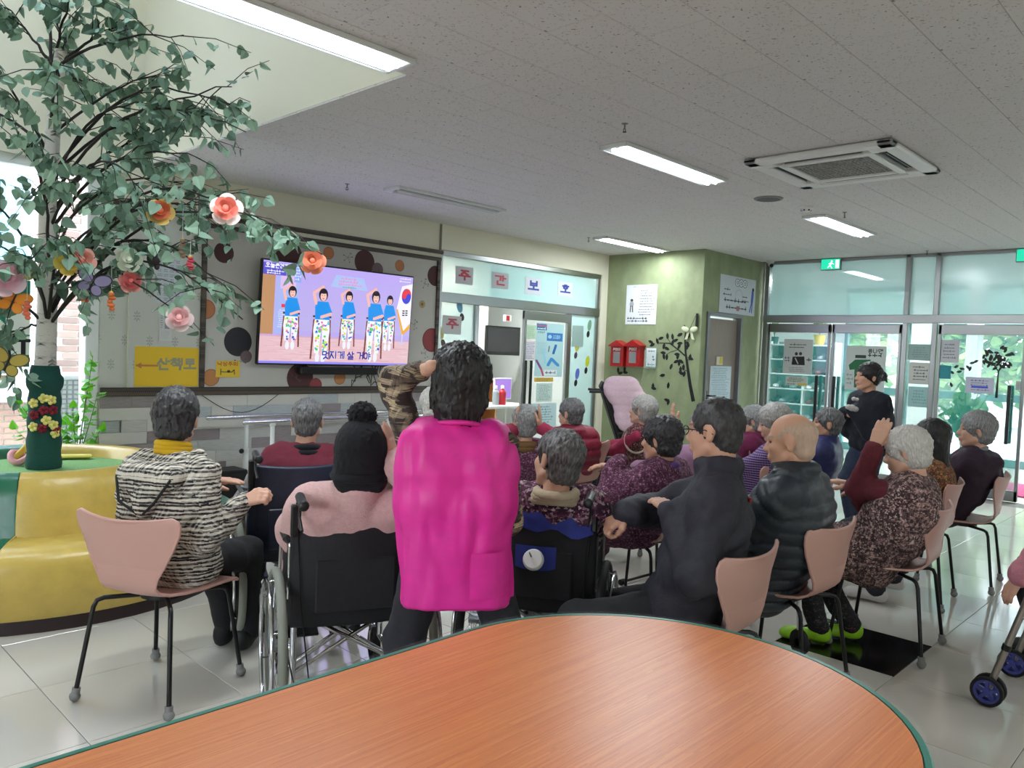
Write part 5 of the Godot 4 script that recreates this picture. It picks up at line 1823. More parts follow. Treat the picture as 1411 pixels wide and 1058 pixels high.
	var bits := [[0.16, 0.05, 0.1, 0.4, 0xe6e4dc, "white spray bottle on the office desk"], [0.26, 0.1, 0.075, 0.34, 0xd9e2d0, "pale tall bottle on the office desk"], [0.35, -0.05, 0.09, 0.42, 0xf0efe8, "white lotion bottle on the office desk"], [0.48, 0.12, 0.09, 0.26, 0x9aa0a4, "steel tumbler on the office desk"], [0.6, 0.12, 0.11, 0.26, 0xb8202c, "red canister on the office desk"]]
	for q in bits:
		var o := thing("desk_bottle", q[5], "bottle", Vector3(6.9 + q[0], desk_y, -7.55 + q[1]), 0, "bottles on the office desk")
		m = MB.new(); var r: float = q[2] * 0.5; var h: float = q[3]
		m.lathe(PackedVector2Array([Vector2(0.001, 0), Vector2(r, 0), Vector2(r, h * 0.62), Vector2(r * 0.85, h * 0.72), Vector2(r * 0.35, h * 0.8), Vector2(r * 0.35, h * 0.84)]), 14)
		part("bottle_body", m, mat("bt%x" % q[4], hexc(q[4]), 0.35), o)
		m = MB.new(); m.lathe(PackedVector2Array([Vector2(r * 0.45, h * 0.83), Vector2(r * 0.45, h * 0.97), Vector2(r * 0.3, h), Vector2(0.001, h)]), 12)
		part("cap", m, mats.white_plastic, o)
	var pc := thing("purple_screen", "small computer screen with a lilac picture on the office desk", "monitor", Vector3(7.72, desk_y, -7.65))
	m = MB.new(); m.box(Vector3(0, 0.2, 0), Vector3(0.34, 0.3, 0.03), Basis.IDENTITY, 0.005); m.box(Vector3(0, 0.03, 0), Vector3(0.05, 0.06, 0.03)); m.box(Vector3(0, 0.006, 0), Vector3(0.18, 0.012, 0.14)); part("case", m, mats.white_plastic, pc)
	var ps := mat("lilac_screen", Color(0.1, 0.1, 0.1), 0.3); ps.emission_enabled = true; ps.emission = hexc(0x8a68b8); ps.emission_energy_multiplier = 0.8
	m = MB.new(); m.box(Vector3(0, 0.2, 0.0165), Vector3(0.31, 0.27, 0.002)); part("screen", m, ps, pc)
	var shf := thing("office_shelf", "orange wooden shelf with boxes against the pier", "shelf", Vector3(7.75, 0.0, -8.2))
	for yy in [0.62, 1.02]:
		m = MB.new(); m.box(Vector3(0, yy, 0), Vector3(0.55, 0.025, 0.28), Basis.IDENTITY, 0.003); part("shelf_board", m, mottled("orange_wood", [hexc(0xb8743e), hexc(0xc8864c)], Vector3(2, 8, 8), 0.5), shf)
	for sx in [-0.265, 0.265]:
		m = MB.new(); m.box(Vector3(sx, 0.52, 0), Vector3(0.02, 1.04, 0.28), Basis.IDENTITY, 0.003); part("side_panel", m, mats.orange_wood, shf)
	for q in [[7.6, 1.034, 0.16, 0.09, 0xb08a50, "tan carton on the office shelf"], [7.82, 1.034, 0.22, 0.06, 0x2c2a2c, "flat black box on the office shelf"], [7.65, 0.634, 0.14, 0.16, 0x4f8fb8, "blue tissue carton on the office shelf"]]:
		m = MB.new(); m.box(Vector3(0, q[3] * 0.5, 0), Vector3(q[2], q[3], 0.16), Basis.IDENTITY, 0.004)
		solo("carton", m, mat("ct%x" % q[4], hexc(q[4]), 0.7), q[5], "box", "cartons on the office shelf", Vector3(q[0], q[1], -8.18))
	var pf := thing("flower_vase", "vase of pink and red paper flowers in the office", "vase", Vector3(6.35, 0.9, -8.9))
	var pd := thing("side_cabinet", "low white cabinet under the flower vase in the office", "cabinet", Vector3(6.35, 0, -8.9))
	m = MB.new(); m.box(Vector3(0, 0.45, 0), Vector3(0.9, 0.9, 0.4), Basis.IDENTITY, 0.005); part("body", m, mats.white_paint, pd)
	for sx in [-0.22, 0.22]:
		m = MB.new(); m.box(Vector3(sx, 0.45, 0.205), Vector3(0.42, 0.84, 0.015), Basis.IDENTITY, 0.003)
		var dd := part("door", m, mats.white_paint, pd); m = MB.new(); m.box(Vector3(sx * 0.2, 0.5, 0.222), Vector3(0.012, 0.12, 0.012)); part("handle", m, mats.steel, dd)
	m = MB.new(); m.lathe(PackedVector2Array([Vector2(0.001, 0), Vector2(0.06, 0), Vector2(0.08, 0.1), Vector2(0.05, 0.2), Vector2(0.06, 0.22)]), 16); part("vase_body", m, mats.white_plastic, pf)
	var g := RandomNumberGenerator.new(); g.seed = 2
	for k in 26:
		var tip := Vector3(g.randf_range(-0.38, 0.38), 0.3 + g.randf() * 0.28, g.randf_range(-0.12, 0.12))
		m = MB.new(); m.rod(Vector3(0, 0.2, 0), tip, 0.003, 4); m.ball(tip, Vector3.ONE * (0.025 + g.randf() * 0.02), 7, 5)
		part("flower", m, mat("fl%d" % (k % 3), [hexc(0xb8305a), hexc(0x6a2a3a), hexc(0xe0b8c8)][k % 3], 0.8), pf)

func green_wall_things() -> void:
	var gx := GREENX - 0.003
	var im := blank(200, 280, hexc(0xd6d8dc))
	i_rows(im, Rect2(40, 8, 110, 10), 1, 2, hexc(0x4a4a50), 1)
	for k in 10: i_rows(im, Rect2(84, 34 + k * 19, 100, 14), 1, 3, hexc(0x3a3a42), 20 + k)
	i_rows(im, Rect2(10, 228, 170, 38), 2, 5, hexc(0x2a2a30), 31)
	i_oval(im, Vector2(38, 110), Vector2(9, 11), hexc(0x3b3434)); i_oval(im, Vector2(38, 136), Vector2(14, 20), hexc(0x9a9aa2)); i_line(im, Vector2(32, 150), Vector2(30, 190), 7, hexc(0x55524e)); i_line(im, Vector2(44, 150), Vector2(46, 190), 7, hexc(0x55524e))
	sheet_on("handwritten_poster", "x", gx, 864, 393, 903.5, 447, picture("poster_hand", im, 0.7), "white handwritten poster with a small figure on the green wall", "poster")
	# post boxes
	for k in 2:
		var c := px_x([857, 879][k], 490, GREENX)
		var o := thing("post_box", ["red post box with a grey panel, beside the office glass", "red post box with a grey panel, beside the white card holder"][k], "post box", Vector3(GREENX, c.y - 0.145, c.z), -PI / 2, "red post boxes on the green wall")
		var m := MB.new()
		m.box(Vector3(0, 0.135, 0.06), Vector3(0.21, 0.27, 0.12), Basis.IDENTITY, 0.004)
		part("body", m, mats.red_box, o)
		m = MB.new()
		m.slab(PackedVector2Array([Vector2(-0.125, 0.265), Vector2(0.125, 0.265), Vector2(0.125, 0.28), Vector2(0, 0.35), Vector2(-0.125, 0.28)]), 0.15, Transform3D(Basis.IDENTITY, Vector3.ZERO))
		part("roof", m, mats.red_box, o)
		m = MB.new(); m.box(Vector3(0, 0.12, 0.122), Vector3(0.11, 0.15, 0.004)); part("panel", m, mats.grey_plastic, o)
		var tm := TextMesh.new(); tm.text = "POST"; tm.font_size = 32; tm.pixel_size = 0.0016; tm.depth = 0.003
		var sf := SystemFont.new(); sf.font_names = PackedStringArray(["Droid Sans"]); sf.font_weight = 700; tm.font = sf
		part("lettering", tm, mats.white_paint, o).position = Vector3(0, 0.228, 0.122)
	var hc := thing("card_holder", "clear acrylic holder with a white card on the green wall", "holder", Vector3(GREENX, px_x(899, 505, GREENX).y, px_x(899, 490, GREENX).z), -PI / 2)
	var card := blank(96, 128, hexc(0xdfe3e4)); i_rows(card, Rect2(14, 12, 70, 18), 1, 8, hexc(0x5a5f66), 2); i_rows(card, Rect2(60, 50, 26, 40), 2, 6, hexc(0x2a2d33), 3); i_rows(card, Rect2(8, 108, 80, 12), 1, 5, hexc(0x54585c), 4)
	var m := MB.new(); m.pic(Vector3(-0.075, 0.24, 0.03), Vector3(0.075, 0.24, 0.03), Vector3(0.075, 0.0, 0.03), Vector3(-0.075, 0.0, 0.03), Vector3.BACK); part("card", m, picture("holder_card", card), hc)
	m = MB.new(); m.box(Vector3(0, 0.12, 0.0), Vector3(0.19, 0.3, 0.006)); m.box(Vector3(0, 0.1, 0.05), Vector3(0.19, 0.24, 0.004)); m.box(Vector3(0, -0.03, 0.025), Vector3(0.19, 0.004, 0.05)); part("acrylic", m, mats.glass_clear, hc)
	# black vinyl tree
	var dec := thing("tree_decal", "black vinyl sapling with loose leaves stuck on the green wall", "decal", Vector3(GREENX, 0, 0))
	var vin := mat("vinyl_black", Color(0.025, 0.03, 0.025), 0.6)
	var line := func(pts: Array, w0: float, w1: float) -> void:
		var q := MB.new()
		var P := PackedVector3Array()
		for p in pts: P.append(px_x(p[0], p[1], GREENX))
		for i in P.size() - 1:
			var wa := lerpf(w0, w1, float(i) / (P.size() - 1)); var wb := lerpf(w0, w1, float(i + 1) / (P.size() - 1))
			var dir := (P[i + 1] - P[i]); var sd := Vector3(0, dir.z, -dir.y).normalized()
			for s in [-0.002, -0.0035]:
				var e := Vector3(s - GREENX, 0, 0)
				q.quad(P[i] + sd * wa + e, P[i + 1] + sd * wb + e, P[i + 1] - sd * wb + e, P[i] - sd * wa + e, Vector3.LEFT)
		part("branch", q, vin, dec)
	line.call([[955.5, 553], [951, 530], [947.5, 505], [945, 487], [944, 470], [944.5, 458]], 0.026, 0.007)
	line.call([[944, 490], [934, 481], [923, 473], [908, 472.5]], 0.01, 0.005)
	line.call([[925, 474], [919, 464]], 0.004, 0.003)
	line.call([[934, 482], [924, 485], [918, 489]], 0.004, 0.003)
	line.call([[946, 497], [952, 494]], 0.004, 0.003)
	line.call([[948, 512], [941, 508]], 0.004, 0.003)
	var lf := MB.new()
	lf.slab(PackedVector2Array([Vector2(0, 0.046), Vector2(0.02, 0.014), Vector2(0.017, -0.02), Vector2(0, -0.044), Vector2(-0.018, -0.02), Vector2(-0.02, 0.014)]), 0.0015)
	var leaf := lf.mesh()
	for p in [[897, 471, 1.2], [899, 475, 2], [906, 470, 0.4], [911, 466, 1.9], [920, 463, 0.1], [927, 464, 0.2], [931, 469, 2], [927, 472, -0.3], [915, 477, -0.2], [919, 480, 1.2], [914, 486, 1.5], [915, 491, 0.2], [919, 492, 0], [937, 473, 1.7], [936, 477, -0.4], [948, 474, 0.6], [947, 478, -0.3], [933, 488, 1.6], [934, 491, -0.1], [932, 498, 2], [936, 500, 0], [939, 498, 1], [951, 492, -0.2], [952, 494, 1.3], [938, 509, 0], [939, 514, 1.2], [943, 515, -0.2], [942, 506, 0], [925, 505, -0.4], [913, 517, 1.8], [900, 532, 0], [901, 535, 1.4], [921, 531, -0.1], [919, 551, 1.4], [921, 554, -0.2], [937, 461, 2], [949, 461, 0.2], [944, 452, 0.3], [852, 510, 0.1], [862, 513, 1.5], [855, 514, 1.9], [861, 509, 0]]:
		var c := px_x(p[0], p[1], GREENX)
		var o := part("leaf", leaf, vin, dec)
		o.transform = Transform3D(Basis(Vector3.UP, -PI / 2) * Basis(Vector3.BACK, p[2]), Vector3(-0.003, c.y, c.z))
	for q in [["ribbon", 943, 437, 966, 462, "pale bow ornament hanging by the corner of the green wall"]]:
		var c := px_x(952, 455, GREENX)
		var o := thing("bow_ornament", q[5], "ornament", Vector3(GREENX - 0.02, c.y, c.z), -PI / 2)
		var b := MB.new()
		for s in [-1.0, 1.0]:
			b.ball(Vector3(s * 0.06, 0.01, 0.015), Vector3(0.06, 0.035, 0.014), 10, 6, Basis(Vector3.BACK, s * 0.3))
			b.slab(PackedVector2Array([Vector2(0, 0), Vector2(s * 0.03, -0.01), Vector2(s * 0.07, -0.12), Vector2(s * 0.03, -0.11)]), 0.006)
		part("ribbon", b, mat("bow_cloth", hexc(0xc9cfae), 0.8), o)
		b = MB.new(); b.rod(Vector3(0, 0.0, 0.02), Vector3(0.07, 0.18, 0.0), 0.003); b.box(Vector3(0.09, 0.12, 0.0), Vector3(0.03, 0.18, 0.012)); part("hanger", b, mats.black_plastic, o)
	# the other face: poster and paper on the door
	var im3 := blank(320, 220, hexc(0xbfc4c9))
	for k in 3: i_oval(im3, Vector2(150 + k * 34, 34), Vector2(21, 24), hexc(0x33363c)); i_oval(im3, Vector2(150 + k * 34, 34), Vector2(18, 21), hexc(0xd0d4d8)); i_oval(im3, Vector2(150 + k * 34, 34), Vector2(8, 11), hexc(0x33363c)); i_oval(im3, Vector2(150 + k * 34, 34), Vector2(5, 8), hexc(0xd0d4d8))
	i_rows(im3, Rect2(30, 66, 74, 60), 2, 5, hexc(0x2d3036), 6); i_oval(im3, Vector2(168, 110), Vector2(34, 38), hexc(0x9aa0a6)); i_oval(im3, Vector2(168, 110), Vector2(31, 35), hexc(0xbfc4c9))
	i_rows(im3, Rect2(200, 100, 60, 50), 2, 5, hexc(0x2d3036), 7); i_rows(im3, Rect2(30, 130, 250, 26), 1, 7, hexc(0x2d3036), 8); i_rows(im3, Rect2(40, 172, 220, 24), 1, 7, hexc(0x2d3036), 11); im3.fill_rect(Rect2i(150, 172, 26, 28), hexc(0x9a6a68))
	i_oval(im3, Vector2(296, 62), Vector2(10, 12), hexc(0x1d1d22)); i_line(im3, Vector2(294, 80), Vector2(290, 130), 20, hexc(0x3a5aa4)); i_line(im3, Vector2(290, 130), Vector2(272, 196), 8, hexc(0x3a5aa4)); i_line(im3, Vector2(294, 130), Vector2(292, 198), 8, hexc(0x3a5aa4))
	sheet_on("blue_figure_poster", "z", GREENZ + 0.003, 993, 377, 1039, 436, picture("poster_bbs", im3, 0.7), "wide grey poster with a blue figure above the side door", "poster")
	var im4 := blank(128, 224, hexc(0xb4c6cc)); i_rows(im4, Rect2(8, 8, 112, 208), 20, 2, hexc(0x5f7680), 3)
	sheet_on("door_paper", "z", GREENZ - 0.024, 979, 504, 1005, 556, picture("doorpaper", im4, 0.6), "pale blue printed paper on the brown side door", "poster")
	var dc := thing("door_plaque", "cream plaque with a yellow note on the brown side door", "sign", px_z(990, 497, GREENZ - 0.024))
	m = MB.new(); m.box(Vector3(0.02, 0, 0.004), Vector3(0.16, 0.11, 0.008), Basis.IDENTITY, 0.003); part("plate", m, mat("cream_plate", hexc(0xc9c2a8), 0.6), dc)
	m = MB.new(); m.box(Vector3(0.055, 0.005, 0.009), Vector3(0.07, 0.08, 0.003)); part("note", m, mat("note_yellow", hexc(0xc0b040), 0.7), dc)

func exit_sign(c: Vector3, label: String) -> void:
	var o := thing("exit_sign", label, "exit sign", c, -PI / 2, "green exit signs")
	var m := MB.new(); m.box(Vector3(0, 0, 0.02), Vector3(0.26, 0.15, 0.04), Basis.IDENTITY, 0.006); part("case", m, mats.grey_plastic, o)
	var im := blank(128, 64, hexc(0x16b08a))
	i_oval(im, Vector2(72, 14), Vector2(6, 6), Color.WHITE); i_line(im, Vector2(70, 22), Vector2(62, 38), 8, Color.WHITE); i_line(im, Vector2(62, 38), Vector2(74, 56), 5, Color.WHITE); i_line(im, Vector2(62, 38), Vector2(46, 52), 5, Color.WHITE); i_line(im, Vector2(70, 24), Vector2(86, 32), 4, Color.WHITE); i_line(im, Vector2(68, 24), Vector2(52, 30), 4, Color.WHITE)
	i_poly(im, PackedVector2Array([Vector2(98, 6), Vector2(122, 6), Vector2(122, 58), Vector2(98, 58)]), hexc(0xdffff2))
	var sm := mat("exit_lit", Color(0.1, 0.1, 0.1), 0.4)
	if not sm.emission_enabled:
		sm.emission_enabled = true; sm.emission = Color.WHITE; sm.emission_texture = ImageTexture.create_from_image(im); sm.emission_operator = BaseMaterial3D.EMISSION_OP_MULTIPLY; sm.emission_energy_multiplier = 0.9
	m = MB.new(); m.pic(Vector3(-0.12, 0.065, 0.042), Vector3(0.12, 0.065, 0.042), Vector3(0.12, -0.065, 0.042), Vector3(-0.12, -0.065, 0.042), Vector3.BACK)
	part("lit_face", m, sm, o)

func entrance() -> void:
	var X := GLASSX
	var w := struct("window_3", null, null, "steel framed glass wall beside the entrance doors")
	for q in [[-5.06, -5.0, 0, CEIL], [-3.25, -3.19, 0, CEIL], [-2.92, -2.86, 0, CEIL], [-0.95, -0.89, 0, CEIL], [0.9, 0.96, 0, CEIL], [3.45, 3.52, 0, CEIL]]:
		frame_bar(w, "x", X, Vector2(q[0], q[2]), Vector2(q[1], q[3]), 0.1)
	frame_bar(w, "x", X, Vector2(-5.06, 2.0), Vector2(3.5, 2.1), 0.11)
	frame_bar(w, "x", X, Vector2(-5.06, 2.79), Vector2(3.5, 2.83), 0.1)
	frame_bar(w, "x", X, Vector2(-3.19, 0), Vector2(-2.92, 0.1), 0.08)
	frame_bar(w, "x", X, Vector2(-0.89, 0), Vector2(3.5, 0.1), 0.08)
	for q in [[-5.0, -3.25], [-3.19, -2.92], [-2.86, -0.95], [-0.89, 0.9], [0.96, 3.45]]:
		pane(w, "x", X, Vector2(q[0], 2.1), Vector2(q[1], 2.79), mats.glass_frost)
	for q in [[-3.19, -2.92], [-0.89, 0.9], [0.96, 3.45]]:
		pane(w, "x", X, Vector2(q[0], 0.1), Vector2(q[1], 2.0), mats.glass_teal)
	for k in 3:
		var q: Array = [[-4.99, -4.13], [-4.11, -3.26], [-2.85, -1.95]][k]
		var d := struct("door_%d" % (k + 3), null, null, "steel framed glass entrance door with a black pull bar")
		frame_bar(d, "x", X, Vector2(q[0], 1.87), Vector2(q[1], 1.985), 0.05)
		frame_bar(d, "x", X, Vector2(q[0], 0.01), Vector2(q[1], 0.13), 0.05)
		frame_bar(d, "x", X, Vector2(q[0], 0.01), Vector2(q[0] + 0.035, 1.98), 0.05)
		frame_bar(d, "x", X, Vector2(q[1] - 0.035, 0.01), Vector2(q[1], 1.98), 0.05)
		pane(d, "x", X, Vector2(q[0] + 0.03, 0.13), Vector2(q[1] - 0.03, 1.87), mats.glass_teal)
		for s in [-1.0, 1.0]:
			var m := MB.new()
			var hz: float = q[1] - 0.13 if k != 1 else q[0] + 0.08
			m.box(Vector3(X + s * 0.07, 0.98, hz), Vector3(0.035, 0.66, 0.035), Basis.IDENTITY, 0.006)
			for yy in [0.8, 1.16]: m.rod(Vector3(X, yy, hz), Vector3(X + s * 0.07, yy, hz), 0.008)
			part("pull_bar", m, mats.black_plastic, d)
	exit_sign(Vector3(X - 0.06, 2.75, -4.15), "green running-man exit sign above the double glass doors")
	exit_sign(Vector3(X - 0.06, 2.75, -1.97), "green running-man exit sign above the single glass door")
	# ---- papers on the glass
	var gx := X - 0.008
	var p1 := blank(192, 256, hexc(0xb9bdbc)); i_rows(p1, Rect2(36, 30, 120, 40), 2, 6, hexc(0x5c5a48), 1); i_oval(p1, Vector2(86, 108), Vector2(10, 12), hexc(0x2a2724)); i_oval(p1, Vector2(114, 106), Vector2(10, 12), hexc(0x2a2724)); i_poly(p1, PackedVector2Array([Vector2(58, 190), Vector2(62, 130), Vector2(140, 126), Vector2(146, 190)]), hexc(0x18181c)); i_line(p1, Vector2(80, 140), Vector2(100, 180), 6, hexc(0xb8b8b4)); i_rows(p1, Rect2(8, 130, 40, 40), 2, 5, hexc(0x4a4c4c), 3); i_rows(p1, Rect2(156, 130, 30, 40), 1, 8, hexc(0x4a4c4c), 4); i_rows(p1, Rect2(30, 204, 130, 40), 3, 3, hexc(0x6a6c6c), 5)
	sheet_on("exercise_poster", "x", gx, 1081, 467, 1118, 516, picture("post_ex", p1), "grey poster with two dark figures on the glass door before the shoe rack", "poster")
	var p2 := blank(160, 64, hexc(0xbcc2b8)); i_rows(p2, Rect2(10, 6, 140, 34), 4, 3, hexc(0x5d6a62), 6); p2.fill_rect(Rect2i(90, 46, 70, 18), hexc(0xc2ac56)); i_rows(p2, Rect2(10, 48, 70, 12), 1, 5, hexc(0x777a70), 7)
	sheet_on("door_label", "x", gx, 1083, 518, 1112, 532, picture("post_lb", p2), "small pale label with a yellow corner under the exercise poster", "poster")
	var p3 := blank(256, 320, hexc(0xb4bcb9)); i_text(p3, "용나면", Vector2(140, 20), 30, 4, hexc(0x1f2422)); i_rows(p3, Rect2(140, 56, 100, 20), 1, 8, hexc(0x2a2f2c), 3); p3.fill_rect(Rect2i(60, 66, 70, 22), hexc(0x24302a))
	i_poly(p3, PackedVector2Array([Vector2(20, 140), Vector2(60, 100), Vector2(160, 96), Vector2(160, 300), Vector2(62, 300), Vector2(60, 170), Vector2(28, 176)]), hexc(0x16613c)); p3.fill_rect(Rect2i(92, 150, 20, 110), hexc(0xe0e6e0)); i_rows(p3, Rect2(10, 196, 40, 90), 3, 6, hexc(0x7a827c), 8)
	sheet_on("shirt_poster", "x", gx, 1167, 476, 1218, 540, picture("post_sh", p3), "grey poster with a green shirt behind the standing woman", "poster")
	for q in [[1252, 474, 1284, 497, 0x8aa39e, 0x6f8a86, "grey green sheet on the narrow pane between the doors"], [1253, 499, 1283, 530, 0xb7b9b2, 0x3a3f3e, "white printed sheet on the narrow pane between the doors"], [1252, 532, 1281, 562, 0x8fb4b2, 0x6d9492, "pale teal sheet on the narrow pane between the doors"], [1296, 468, 1321, 500, 0xb3b5ba, 0x5d5f66, "white typed sheet on the single glass door"], [1294, 503, 1310, 522, 0x1f7f88, 0x2f949c, "square teal sticker on the single glass door"], [1331, 519, 1369, 543, 0xb2b3c4, 0x55577a, "wide white sheet with a blue line on the single glass door"], [1400, 525, 1408, 538, 0xb4b6b8, 0x50545a, "tiny white sheet beside the door pull"]]:
		var im := blank(128, 128, hexc(q[4]))
		i_rows(im, Rect2(22, 18, 86, 92), 5, 4, hexc(q[5]), q[0])
		if q[0] == 1331: im.fill_rect(Rect2i(28, 70, 74, 16), hexc(0x3a44c0))
		sheet_on("glass_notice", "x", gx, q[0], q[1], q[2], q[3], picture("gn%d_%d" % [q[0], q[1]], im), q[6], "poster", "notices on the entrance glass")
	# black vinyl tree on the single door
	var dec := thing("sapling_decal", "black vinyl sapling stuck on the single glass door", "decal", Vector3(X, 0, 0))
	var lf := MB.new(); lf.slab(PackedVector2Array([Vector2(0, 0.032), Vector2(0.014, 0.01), Vector2(0.012, -0.014), Vector2(0, -0.03), Vector2(-0.013, -0.014), Vector2(-0.014, 0.01)]), 0.0015)
	var leaf := lf.mesh()
	var a := px_x(1373, 548, X); var b := px_x(1376, 512, X)
	var m := MB.new(); m.rod(Vector3(-0.008, a.y, a.z), Vector3(-0.008, b.y, b.z), 0.014, 6, 0.007)
	for q in [[1366, 498], [1381, 500], [1390, 494], [1363, 490]]:
		var e := px_x(q[0], q[1], X); m.rod(Vector3(-0.008, b.y, b.z), Vector3(-0.008, e.y, e.z), 0.006, 5, 0.003)
	part("stem", m, mats.vinyl_black, dec)
	var g := RandomNumberGenerator.new(); g.seed = 8
	for k in 46:
		var an := g.randf() * TAU; var rr := sqrt(g.randf())
		var c := px_x(1376 + cos(an) * rr * 22, 493 + sin(an) * rr * 15, X)
		part("leaf", leaf, mats.vinyl_black, dec).transform = Transform3D(Basis(Vector3.UP, -PI / 2) * Basis(Vector3.BACK, g.randf() * TAU), Vector3(-0.008, c.y, c.z))
	for q in [[1318, 505], [1322, 512], [1334, 506], [1340, 500], [1345, 498], [1337, 508], [1312, 513], [1326, 508], [1311, 530]]:
		var c := px_x(q[0], q[1], X)
		part("leaf", leaf, mats.vinyl_black, dec).transform = Transform3D(Basis(Vector3.UP, -PI / 2) * Basis(Vector3.BACK, q[0] * 0.7), Vector3(-0.008, c.y, c.z))
	# ---- vestibule shell
	m = MB.new(); m.box(Vector3(12.05, -0.06, -1.55), Vector3(3.7, 0.12, 10.4)); struct("floor_vestibule", m, mats.floor_tile2)
	m = MB.new(); m.box(Vector3(12.05, CEIL - 0.02, -1.55), Vector3(3.6, 0.04, 10.2)); struct("ceiling_vestibule", m, mats.plaster_white)
	m = MB.new(); m.box(Vector3(12.05, 1.4, -6.7), Vector3(3.7, 2.84, 0.2)); m.box(Vector3(12.05, 1.4, 3.6), Vector3(3.7, 2.84, 0.2))
	m.box(Vector3(10.3, 1.4, -5.85), Vector3(0.14, 2.84, 1.5))
	m.box(Vector3(13.85, 1.4, -6.0), Vector3(0.16, 2.84, 1.3))
	struct("wall_vestibule", m, mats.plaster_white)
	var o := struct("window_4", null, null, "outer glass front of the entrance lobby")
	var Y := 13.85
	var grey := mat("lobby_frame", hexc(0x6f8c8c), 0.4, 0.3)
	for z in [-5.35, -4.3, -3.3, -2.4, -1.4, -0.4, 0.8, 2.0, 3.4]: frame_bar(o, "x", Y, Vector2(z - 0.05, 0), Vector2(z + 0.05, CEIL), 0.1, grey)
	for y in [0.06, 1.05, 2.12, 2.78]: frame_bar(o, "x", Y, Vector2(-5.35, y - 0.06), Vector2(3.45, y + 0.06), 0.1, grey)
	pane(o, "x", Y, Vector2(-5.35, 0.1), Vector2(3.45, 2.1), mats.glass_clear)
	pane(o, "x", Y, Vector2(-5.35, 2.1), Vector2(3.45, 2.75), mats.glass_frost)
	for q in [[1253, 1289], [1329, 1346]]:
		var z0 := px_x(q[0], 500, 13.2).z; var z1 := px_x(q[1], 500, 13.2).z
		m = MB.new(); m.box(Vector3(13.35, CEIL * 0.5 - 0.02, (z0 + z1) * 0.5), Vector3(0.3, CEIL - 0.06, z1 - z0), Basis.IDENTITY, 0.01)
		struct("wall_column", m, mats.plaster_white)
	# ---- shoe rack with shoes
	var sx := 12.1
	var zl := px_x(1058, 520, sx).z; var zr := px_x(1146, 520, sx).z
	var rk := thing("shoe_rack", "white open shoe rack in the entrance lobby", "shoe rack", Vector3(sx, 0, (zl + zr) * 0.5))
	var half := (zr - zl) * 0.5
	var pitch := 0.235
	for k in 8:
		m = MB.new(); m.box(Vector3(0.16, 0.1 + k * pitch, 0), Vector3(0.32, 0.022, half * 2), Basis.IDENTITY, 0.003); part("shelf_board", m, mats.white_paint, rk)
	for z in [-half, 0.06, half]:
		m = MB.new(); m.box(Vector3(0.16, 0.9, z), Vector3(0.32, 1.8, 0.022), Basis.IDENTITY, 0.003); part("side_panel", m, mats.white_paint, rk)
	m = MB.new(); m.box(Vector3(0.33, 0.9, 0), Vector3(0.012, 1.8, half * 2)); part("back_panel", m, mat("rack_back", hexc(0x77898a), 0.7), rk)
	var cols := [0x20242a, 0x8d9498, 0xd6d8d6, 0x2a2e3a, 0x5a4a40, 0x8a3038, 0x3c4a44]
	var nm := ["black", "grey", "white", "navy", "brown", "red", "dark green"]
	var rows := ["second", "third", "fourth", "fifth", "sixth", "seventh", "top"]
	for r in range(1, 7):
		for k in 7:
			var z := -half + 0.1 + k * (half * 2 - 0.2) / 6.0
			var ci := g.randi() % 7
			var sh := solo("shoe", piece_mesh("shoe"), mat("shoe_c%d" % ci, hexc(cols[ci]), 0.6), "%s shoe on the %s board of the shoe rack" % [nm[ci], rows[r - 1]], "shoe", "shoes on the rack")
			sh.transform = Transform3D(Basis(Vector3.UP, PI / 2 + g.randf_range(-0.12, 0.12)), Vector3(sx + 0.22, 0.111 + r * pitch, (zl + zr) * 0.5 + z))
	var pot_at := Vector3(sx + 0.16, 0.111 + 7 * pitch, px_x(1123, 475, sx).z)
	plant(pot_at, "rack_plant", "leafy plant in a yellow pot on top of the shoe rack", hexc(0xc4a52c), 0.09, 0.16, 26, 0.3, 0.05, 21)
	plant(pot_at + Vector3(0, 0, -0.75), "rack_plant", "thin branching plant in a dark pot on top of the shoe rack", hexc(0x2c4a4a), 0.07, 0.12, 22, 0.34, 0.035, 22)
	plant(Vector3(11.2, 0, px_x(1330, 600, 11.2).z), "lobby_plant", "broad-leaved dark green plant in a pot behind the single glass door", hexc(0x6a5a4a), 0.16, 0.34, 22, 0.95, 0.17, 23)
	m = MB.new(); m.box(Vector3(11.3, 0.008, -1.9), Vector3(1.2, 0.016, 1.1), Basis.IDENTITY, 0.004)
	solo("door_mat", m, mottled("mat_pink", [hexc(0x9c2f5c), hexc(0xb23a6a)], Vector3.ONE * 3, 0.95), "pink entrance mat on the lobby floor", "mat")

